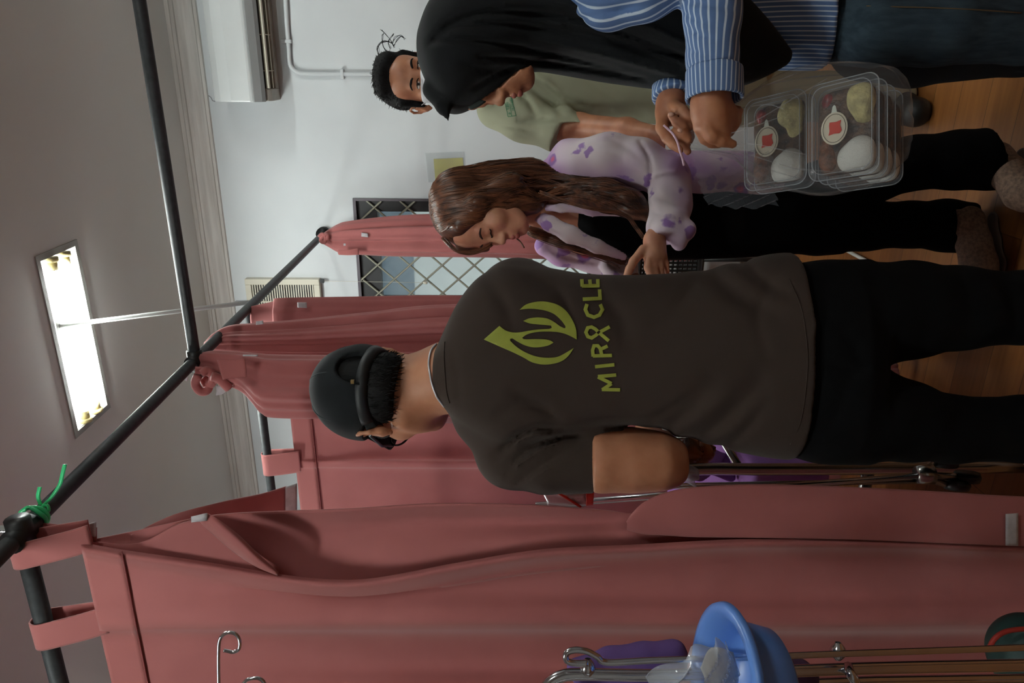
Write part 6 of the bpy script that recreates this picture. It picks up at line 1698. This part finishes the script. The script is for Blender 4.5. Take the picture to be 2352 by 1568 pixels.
# bag film
bag = empty('plastic_bag', P(2085, 290, 1.37), 'large clear plastic bag of meal boxes hanging from both hands', 'bag')
secs = [(1588, 300, 338, 1.335, 0.010), (1640, 268, 344, 1.33, 0.018), (1700, 232, 352, 1.335, 0.035), (1760, 190, 372, 1.35, 0.075), (1820, 164, 388, 1.37, 0.115), (1880, 150, 404, 1.38, 0.135), (1940, 142, 418, 1.39, 0.14), (1990, 140, 422, 1.39, 0.14), (2040, 142, 414, 1.395, 0.135), (2076, 152, 404, 1.40, 0.12), (2092, 190, 380, 1.41, 0.08)]
secs = [(1176 + (x - 1176) / (1 + 0.085 * min(1, t / 0.12)), 784 - (784 - ya) / (1 + 0.055 * min(1, t / 0.12)), 784 - (784 - yb) / (1 + 0.045 * min(1, t / 0.12)), d + 0.03 * min(1, t / 0.12), t) for x, ya, yb, d, t in secs]
Sx = spline(np.array(secs, float), 5); rows_ = []; n = 96; th = np.linspace(0, 2 * math.pi, n, endpoint=False)
rb = np.random.RandomState(3); phs = rb.rand(6) * 6.28
for i, (x, ya, yb, d, t) in enumerate(Sx):
    c = P(x, (ya + yb) / 2, d); w = (yb - ya) / 2 / FPX * d; u = i / len(Sx)
    ca, sa = np.cos(th), np.sin(th)
    rr_ = (np.abs(ca) ** 3.2 + np.abs(sa) ** 3.2) ** (-1 / 3.2)
    wr = 1 + (0.05 * (1 - u) + 0.015) * np.sin(9 * th + phs[0] + 5 * u) + 0.02 * np.sin(17 * th + phs[1] - 9 * u) + 0.012 * np.sin(29 * th + phs[2] + 14 * u)
    rows_.append(c + np.outer(w * ca * rr_ * wr, -RT) + np.outer(t * sa * rr_ * wr, FH))
G = np.array(rows_); h = len(G); f = [(i * n + j, (i + 1) * n + j, (i + 1) * n + (j + 1) % n, i * n + (j + 1) % n) for i in range(h - 1) for j in range(n)]; f.append(tuple((h - 1) * n + k for k in range(n))[::-1])
obj_from('film', G.reshape(-1, 3), f, m_bag, bag, True)
for pts in ([(1585, 330, 1.325), (1700, 350, 1.30), (1800, 380, 1.30), (1900, 404, 1.32)], [(1680, 246, 1.30), (1740, 205, 1.29), (1830, 168, 1.31)], [(1600, 325, 1.315), (1700, 300, 1.26), (1790, 270, 1.24)], [(1690, 250, 1.31), (1760, 240, 1.26), (1800, 250, 1.25)], [(1640, 340, 1.32), (1720, 330, 1.27), (1800, 345, 1.25), (1880, 360, 1.25)], [(1660, 300, 1.31), (1730, 280, 1.26), (1840, 215, 1.25), (1900, 180, 1.25)], [(1800, 385, 1.27), (1880, 392, 1.26), (1960, 398, 1.27)]):
    MB().tube(spline([P(*q) for q in pts], 5), 0.0009, 5).build('film_glare_crease', clear_mat('glare_crease_film', (205, 206, 210), 0.16) if 'cf' not in MATS else MATS['cf'], bag, True)  # pale tubes stand for film creases and the glare along them
tie = empty('pink_tie', P(1545, 305, 1.345), 'thin pink tie string pinched between the fingers above the bag', 'string')
MB().tube(spline([P(1524, 287, 1.325), P(1534, 296, 1.325), P(1546, 308, 1.322), P(1556, 326, 1.322), P(1562, 348, 1.325), P(1567, 362, 1.33), P(1571, 380, 1.335)], 5), 0.0022, 6).build('string', mat('pale_pink_string', (212, 176, 194), 0.5), tie, True)
# loose translucent film standing off towards the blouse
sheet_obj('loose_film', sheet([[P(1590, 345, 1.34), P(1600, 400, 1.36), P(1612, 440, 1.40), P(1625, 470, 1.42)], [P(1680, 345, 1.33), P(1690, 400, 1.34), P(1700, 445, 1.38), P(1705, 478, 1.42)], [P(1770, 350, 1.33), P(1778, 390, 1.34), P(1782, 440, 1.37), P(1786, 470, 1.40)]], 8, 8, lambda G: G + 0.003 * np.sin(G[..., :1] * 260 + G[..., 2:] * 190)), clear_mat('loose_bag_film', (176, 180, 190), 0.12, 0.12), bag, 0.0)
# ================================================================== things in the bed bay behind the man
m_steel = mat('brushed_steel', (176, 174, 170), 0.25, 1.0)
m_purple = mat('purple_sheet_cloth', (128, 84, 150), 0.8, bump=(500, 0.15, 0.0008))
ivs = empty('iv_stand', (lambda q: [q[0], q[1], 0])(P(2160, 1098, 1.52)), 'chrome IV stand with wheeled base between the capped person and the large curtain', 'IV stand')
MB().tube([P(1230, 1160, 1.55), P(2120, 1092, 1.52)], 0.007, 12).build('pole', m_chrome, ivs, True)
for dy in (8, 14): MB().tube([P(1480, 1106 + dy, 1.56), P(2120, 1094 + dy * 0.9, 1.53)], 0.0035, 8).build('guide_rod', m_steel, ivs, True)
MB().tube([P(2106, 1090, 1.52), P(2140, 1088, 1.52)], [0.018, 0.022], 16).build('collar', m_steel, ivs, True)
hub = P(2140, 1090, 1.52)
for k, (a, b) in enumerate(((2176, 1112), (2200, 1095), (2150, 1060))):
    e = atZ(a, b, 0.075) if k < 2 else atZ(2180, 1040, 0.075)
    e = P(a, b, 1.56)
    lg = MB().tube(spline([hub, (hub + e) / 2 + ZZ * 0.012, e], 4), 0.008, 8).build('leg', m_steel, ivs, True)
    MB().lathe([(0.0, -0.010), (0.024, -0.010), (0.027, 0), (0.024, 0.010), (0.0, 0.010)], e - ZZ * 0.02, (1, 0.3, 0), 20).build('castor', m_black, lg, True)
fl_ = empty('drip_bag', P(1310, 1140, 1.53), 'silver and white drip pouch with a red band hanging by the capped person\'s sleeve', 'drip bag')
sheet_obj('pouch', sheet([[P(1246, 1122, 1.53), P(1252, 1140, 1.52), P(1262, 1165, 1.53)], [P(1290, 1110, 1.53), P(1300, 1138, 1.50), P(1318, 1166, 1.53)], [P(1340, 1112, 1.53), P(1346, 1138, 1.505), P(1352, 1162, 1.53)]], 8, 8, lambda G: G + 0.003 * np.sin(G[..., :1] * 240)), mat('silver_pouch', (190, 192, 196), 0.3, 0.5), fl_, 0.006)
sheet_obj('red_band', sheet([[P(1344, 1112, 1.50), P(1346, 1136, 1.495), P(1346, 1160, 1.51)], [P(1364, 1114, 1.50), P(1364, 1136, 1.495), P(1362, 1158, 1.51)]], 5, 5), mat('red_film', (196, 52, 34), 0.4), fl_, 0.003)
MB().tube([P(1266, 1124, 1.505), P(1300, 1142, 1.495), P(1334, 1164, 1.505)], 0.003, 6).build('red_stripe', MATS['red_film'], fl_, True)
dc = empty('drip_chamber', P(1020, 964, 1.58), 'small clear drip chamber and tube hanging just below the capped person\'s jaw', 'drip chamber')
MB().lathe([(0.002, 0.014), (0.006, 0.012), (0.0065, -0.012), (0.002, -0.016)], P(1026, 965, 1.58), UP, 14).build('chamber', clear_mat('clear_vinyl', (206, 180, 190), 0.25), dc, True)
MB().tube([P(1000, 966, 1.58), P(1015, 965, 1.58)], 0.003, 8).build('green_cap', m_green, dc, True)
MB().tube([P(1038, 965, 1.58), P(1200, 968, 1.60), P(1320, 975, 1.62)], 0.0014, 6).build('drip_tube', clear_mat('clear_tube', (220, 220, 220), 0.3), dc, True)
bed = empty('hospital_bed', (lambda q: [q[0], q[1], 0])(P(1700, 1200, 1.9)), 'hospital bed with steel end rails and lilac sheet behind the large curtain', 'bed')
bx0, bx1, by0, by1 = -2.75, -0.86, 1.45, 2.18
c = P(1620, 1060, 1.85)
mz = 0.72
S = SDF((bx0 - 0.02, by0 - 0.05, mz - 0.17), (bx1 + 0.02, by1 + 0.05, mz + 0.07), 0.016)
S.loft if False else None
X, Y, Z = np.meshgrid(*S.ax, indexing='ij')
q = np.maximum.reduce([np.abs(X - (bx0 + bx1) / 2) - (bx1 - bx0) / 2 + 0.03, np.abs(Y - (by0 + by1) / 2) - (by1 - by0) / 2 + 0.03, np.abs(Z - mz + 0.05) - 0.07]) - 0.02
S.V = (q + 0.004 * noise3(61, 14, 6)(X, Y, Z)).astype(np.float32)
S.build('mattress', m_purple, bed, 1)
def tubepart(pts, r, name='end_rail', m=m_steel, n=6, par=bed): return MB().tube(spline(pts, n) if len(pts) > 2 else pts, r, 12).build(name, m, par, True)
for xx, nm in ((bx1, 'foot_rail'), (bx0, 'head_rail')):
    tubepart([(xx, by0, 0.10), (xx, by0, 0.86), (xx, by0 + 0.05, 0.93), (xx, by1 - 0.05, 0.93), (xx, by1, 0.86), (xx, by1, 0.10)], 0.014, nm)
    for zz in (0.50, 0.80): tubepart([(xx, by0, zz), (xx, by1, zz)], 0.009, 'cross_rail')
    for k in range(1, 5): tubepart([(xx, by0 + (by1 - by0) * k / 5, 0.50), (xx, by0 + (by1 - by0) * k / 5, 0.93)], 0.006, 'spindle')
for yy in (by0, by1): tubepart([(bx0, yy, 0.50), (bx1, yy, 0.50)], 0.014, 'side_rail')
for xx in (bx0, bx1):
    for yy in (by0, by1): MB().lathe([(0, -0.012), (0.045, -0.012), (0.05, 0), (0.045, 0.012), (0, 0.012)], (xx, yy, 0.05), (1, 0, 0), 20).build('castor', m_black, bed, True)
sheet_obj('hanging_sheet', sheet([[P(1600, 1030, 1.86), P(1590, 1060, 1.84), P(1575, 1096, 1.80)], [P(1640, 1032, 1.85), P(1632, 1062, 1.82), P(1622, 1098, 1.80)], [P(1678, 1036, 1.86), P(1680, 1066, 1.84), P(1684, 1098, 1.82)]], 10, 10, lambda G: G + 0.006 * np.sin(G[..., :1] * 130 + G[..., 2:] * 60)), m_purple, bed, 0.003)
sn = empty('snack_packet', P(1580, 1040, 1.80), 'orange and brown plastic packet on the bed end by the capped person\'s elbow', 'packet')
sheet_obj('packet', sheet([[P(1556, 1016, 1.72), P(1560, 1045, 1.70), P(1566, 1070, 1.72)], [P(1600, 1014, 1.73), P(1605, 1042, 1.70), P(1606, 1066, 1.72)], [P(1636, 1020, 1.74), P(1632, 1040, 1.72), P(1624, 1056, 1.73)]], 8, 8, lambda G: G + 0.004 * np.sin(G[..., :1] * 200 + G[..., 2:] * 150)), mat('orange_brown_packet', (156, 84, 40), 0.3, noise=(16, 0.5), col2=(70, 44, 30)), sn, 0.02)
fb = empty('film_scrap', P(1585, 1090, 1.45), 'crumpled scrap of clear film hanging beneath the capped person\'s elbow', 'plastic film')
sheet_obj('film', sheet([[P(1562, 1078, 1.46), P(1560, 1092, 1.46), P(1566, 1106, 1.46)], [P(1585, 1072, 1.46), P(1580, 1094, 1.44), P(1584, 1110, 1.46)], [P(1606, 1080, 1.46), P(1602, 1096, 1.45), P(1596, 1116, 1.46)]], 6, 6, lambda G: G + 0.003 * np.sin(G[..., :1] * 300)), clear_mat('scrap_film', (190, 190, 196), 0.45), fb, 0.001)
st_ = empty('cardboard_box', atZ(1900, 1080, 0), 'small tan cardboard box on the floor beyond the capped person\'s leg', 'box')
cb = atZ(1895, 1075, 0.0)
MB().box(cb + [-0.16, 0.0, 0.0], cb + [0.10, 0.22, 0.16]).build('carton', mat('tan_cardboard', (176, 132, 74), 0.8), st_)
# black chair with an open-weave back behind the pointing hand
ch = empty('black_chair', (-0.98, 3.30, 0), 'black chair with open mesh back standing under the window', 'chair')
cx0, cx1, cy = atY(1600, 586, 3.2)[0] , atY(1600, 700, 3.2)[0], 3.2
cx0, cx1 = min(cx0, cx1), max(cx0, cx1)
zt, zb2 = atY(1470, 600, cy)[2], atY(1612, 600, cy)[2]
mb = MB(); k = 0
mb.tube([(cx0, cy, zb2), (cx1, cy, zb2)], 0.012, 8).tube([(cx0, cy, zt), (cx1, cy, zt)], 0.012, 8).tube([(cx0, cy, zb2), (cx0, cy, zt)], 0.012, 8).tube([(cx1, cy, zb2), (cx1, cy, zt)], 0.012, 8)
for i in range(14):
    t = i / 13; x = cx0 + (cx1 - cx0) * t; mb.tube([(x, cy, zb2), (x, cy, zt)], 0.0055, 5)
    z = zb2 + (zt - zb2) * t; mb.tube([(cx0, cy + 0.004, z), (cx1, cy + 0.004, z)], 0.0055, 5)
mb.build('mesh_back', m_black, ch)
MB().box((cx0, cy - 0.01, 0.40), (cx1, cy + 0.36, 0.43), bev=0.01).build('seat', m_black, ch)
for x in (cx0 + 0.02, cx1 - 0.02):
    for y in (cy + 0.0, cy + 0.34): MB().tube([(x, y, 0.0), (x, y, 0.41)], 0.010, 8).build('leg', m_black, ch, True)
fr_ = empty('floor_rod', atZ(1980, 590, 0.012), 'thin white rod lying on the floor between the legs of the people', 'rod')
MB().tube([atZ(1935, 570, 0.008), atZ(2015, 612, 0.008)], 0.007, 8).build('rod', m_white, fr_, True)
# ================================================================== near bay at the left: drip hooks, trolley, basin
hk = empty('drip_hooks', (lambda q: [q[0], q[1], 0])(P(503, 1640, 0.98)), 'chrome drip pole with curled wire hooks in front of the large curtain', 'IV stand')
pc = P(503, 1640, 0.98)
MB().tube([[pc[0], pc[1], 0.05], [pc[0], pc[1], pc[2] + 0.01]], 0.008, 12).build('pole', m_chrome, hk, True)
MB().lathe([(0.0, 0.03), (0.03, 0.03), (0.17, 0.012), (0.18, 0.0), (0, 0)], (pc[0], pc[1], 0.0), (0, 0, 1), 32).build('base', m_steel, hk, True)
hook = [(503, 1640), (503, 1590), (502, 1540), (502, 1500), (504, 1472), (512, 1458), (526, 1452), (540, 1455), (549, 1466), (551, 1480), (547, 1492), (536, 1497), (524, 1495), (514, 1493)]
MB().tube(spline([P(a, b, 0.98) for a, b in hook], 5), 0.0024, 8).build('hook', m_chrome, hk, True)
hook = [(520, 1640), (545, 1600), (556, 1575), (566, 1562), (582, 1557), (596, 1558), (606, 1566), (610, 1580), (604, 1592), (590, 1594)]
MB().tube(spline([P(a, b, 0.96) for a, b in hook], 5), 0.0024, 8).build('hook', m_chrome, hk, True)
D = 1.02
tr = empty('steel_trolley', (lambda q: [q[0], q[1], 0])(P(2300, 1560, D)), 'chrome tubular trolley standing against the large curtain at the left', 'trolley')
def tt(pts, r, name, d=D, n=5, m=m_chrome): return MB().tube(spline([P(a, b, d) for a, b in pts], n), r, 12).build(name, m, tr, True)
tt([(2420, 1526), (2352, 1527), (2000, 1534), (1700, 1545), (1500, 1550), (1330, 1548), (1290, 1552), (1264, 1566), (1250, 1590), (1246, 1640)], 0.0085, 'frame_tube')
tt([(2420, 1484), (2200, 1492), (1900, 1502), (1700, 1510), (1500, 1516), (1396, 1521), (1372, 1508), (1350, 1496), (1325, 1492), (1306, 1496), (1299, 1506), (1304, 1518), (1325, 1523), (1350, 1522)], 0.0045, 'side_rod', D - 0.02)
tt([(2420, 1562), (2000, 1568), (1700, 1580)], 0.010, 'frame_tube', D + 0.06)
for a, b in ((1350, 1532), (1925, 1495)):
    MB().lathe([(0.004, 0.012), (0.009, 0.006), (0.011, 0), (0.009, -0.006), (0.004, -0.012)], P(a, b, D - 0.01), RT, 14).build('knuckle', m_chrome, tr, True)
MB().tube(spline([P(1948, 1530, D), P(1952, 1545, D - 0.02), P(1962, 1560, D - 0.02), P(1966, 1580, D)], 4), 0.007, 8).build('clamp', m_chrome, tr, True)
# low shelf grid and castors keep the trolley standing on the floor
zf = atZ(2600, 1560, 0)
for a, b in ((2352, 1527),):
    p_ = P(a, b, D)
    MB().tube([p_, [p_[0], p_[1], 0.06]], 0.0085, 12).build('leg', m_chrome, tr, True); MB().lathe([(0, -0.012), (0.03, -0.012), (0.034, 0), (0.03, 0.012), (0, 0.012)], (p_[0], p_[1], 0.034), (0, 1, 0), 20).build('castor', m_black, tr, True)
bl = empty('rolled_blanket', P(1440, 1505, 1.10), 'rolled purple cloth tucked behind the trolley rail', 'blanket')
S = SDF(P(1440, 1510, 1.10) - [0.12, 0.10, 0.16], P(1440, 1510, 1.10) + [0.12, 0.10, 0.16], 0.005)
S.chain([(P(1322, 1532, 1.075), 0.014), (P(1400, 1515, 1.08), 0.018), (P(1480, 1508, 1.08), 0.022), (P(1545, 1500, 1.08), 0.021)], 0.01)
S.chain([(P(1340, 1552, 1.08), 0.016), (P(1440, 1545, 1.08), 0.022), (P(1540, 1538, 1.08), 0.022)], 0.02)
S.warp(lambda X, Y, Z: 0.0025 * noise3(71, 40, 5)(X, Y, Z)); S.build('cloth_roll', mat('purple_towel', (104, 76, 138), 0.85, bump=(300, 0.4, 0.001)), bl, 1)
bl2 = empty('purple_cloth', P(1800, 1545, 1.08), 'dark purple crumpled cloth hanging under the blue basin', 'cloth')
S = SDF(P(1830, 1555, 1.12) - [0.16, 0.12, 0.12], P(1830, 1555, 1.12) + [0.12, 0.12, 0.12], 0.006)
S.chain([(P(1775, 1560, 1.09), 0.03), (P(1830, 1560, 1.09), 0.028), (P(1862, 1575, 1.09), 0.015)], 0.02)
S.warp(lambda X, Y, Z: 0.006 * noise3(72, 60, 6)(X, Y, Z)); S.build('cloth', mat('dark_purple_cloth', (76, 46, 78), 0.85), bl2, 1)
# basin
cB = P(1668, 1592, 0.93)
bs_ = empty('blue_basin', cB - ZZ * 0.08, 'light blue plastic basin with a rolled rim on top of the trolley', 'basin')
ax_ = nrm(vb(0.10, 0.98, -0.10)); 
prof = [(0.0, -0.062), (0.074, -0.062), (0.082, -0.056), (0.087, -0.030), (0.089, -0.012), (0.094, -0.006), (0.104, -0.006), (0.111, 0.0), (0.109, 0.007), (0.100, 0.009), (0.092, 0.004), (0.084, -0.012), (0.082, -0.030), (0.077, -0.054), (0.0, -0.057)]
m_blue = mat('light_blue_plastic', (92, 134, 206), 0.35, spec=0.5)
MB().lathe(prof, cB, ax_, 64).build('bowl', m_blue, bs_, True)
pb = empty('plastic_packet', P(1640, 1530, 0.90), 'crumpled clear bag with white paper inside the blue basin', 'packet')
m_pk = clear_mat('packet_film', (206, 212, 222), 0.30, 0.08)
sheet_obj('packet_film', sheet([[P(1488, 1560, 0.87), P(1500, 1590, 0.88), P(1510, 1640, 0.89)], [P(1560, 1510, 0.87), P(1570, 1550, 0.855), P(1580, 1620, 0.86)], [P(1640, 1474, 0.88), P(1650, 1520, 0.86), P(1660, 1600, 0.87)], [P(1672, 1480, 0.90), P(1690, 1530, 0.885), P(1700, 1600, 0.89)]], 8, 8, lambda G: G + 0.0035 * np.sin(G[..., :1] * 160 + G[..., 2:] * 210)), m_pk, pb, 0.001)
sheet_obj('white_paper', sheet([[P(1606, 1530, 0.885), P(1616, 1560, 0.88), P(1622, 1610, 0.885)], [P(1640, 1492, 0.89), P(1650, 1540, 0.88), P(1655, 1600, 0.885)], [P(1686, 1500, 0.895), P(1690, 1540, 0.89), P(1694, 1600, 0.895)]], 6, 6, lambda G: G + 0.002 * np.sin(G[..., :1] * 140)), mat('white_paper', (214, 212, 206), 0.8), pb, 0.001)
# shoe-like teal and red bag at the foot of the trolley
bgx = empty('teal_bag', P(2340, 1500, 1.25), 'dark teal bag with a red edge at the foot of the trolley', 'bag')
c = P(2352, 1500, 1.22)
S = SDF(c - 0.13, c + 0.13, 0.006); S.ell(P(2352, 1500, 1.24), (0.07, 0.06, 0.055), None, 0); S.warp(lambda X, Y, Z: 0.004 * noise3(81, 30, 5)(X, Y, Z)); S.build('bag_body', mat('dark_teal_nylon', (20, 52, 50), 0.6), bgx, 1)
MB().tube(spline([P(2270, 1492, 1.20), P(2285, 1466, 1.19), P(2310, 1450, 1.19), P(2352, 1444, 1.19), P(2400, 1446, 1.19)], 5), 0.004, 8).build('red_edge', mat('red_piping', (160, 44, 34), 0.6), bgx, True)
for o in list(bpy.data.objects):
    if '_w' in o.keys(): del o['_w']
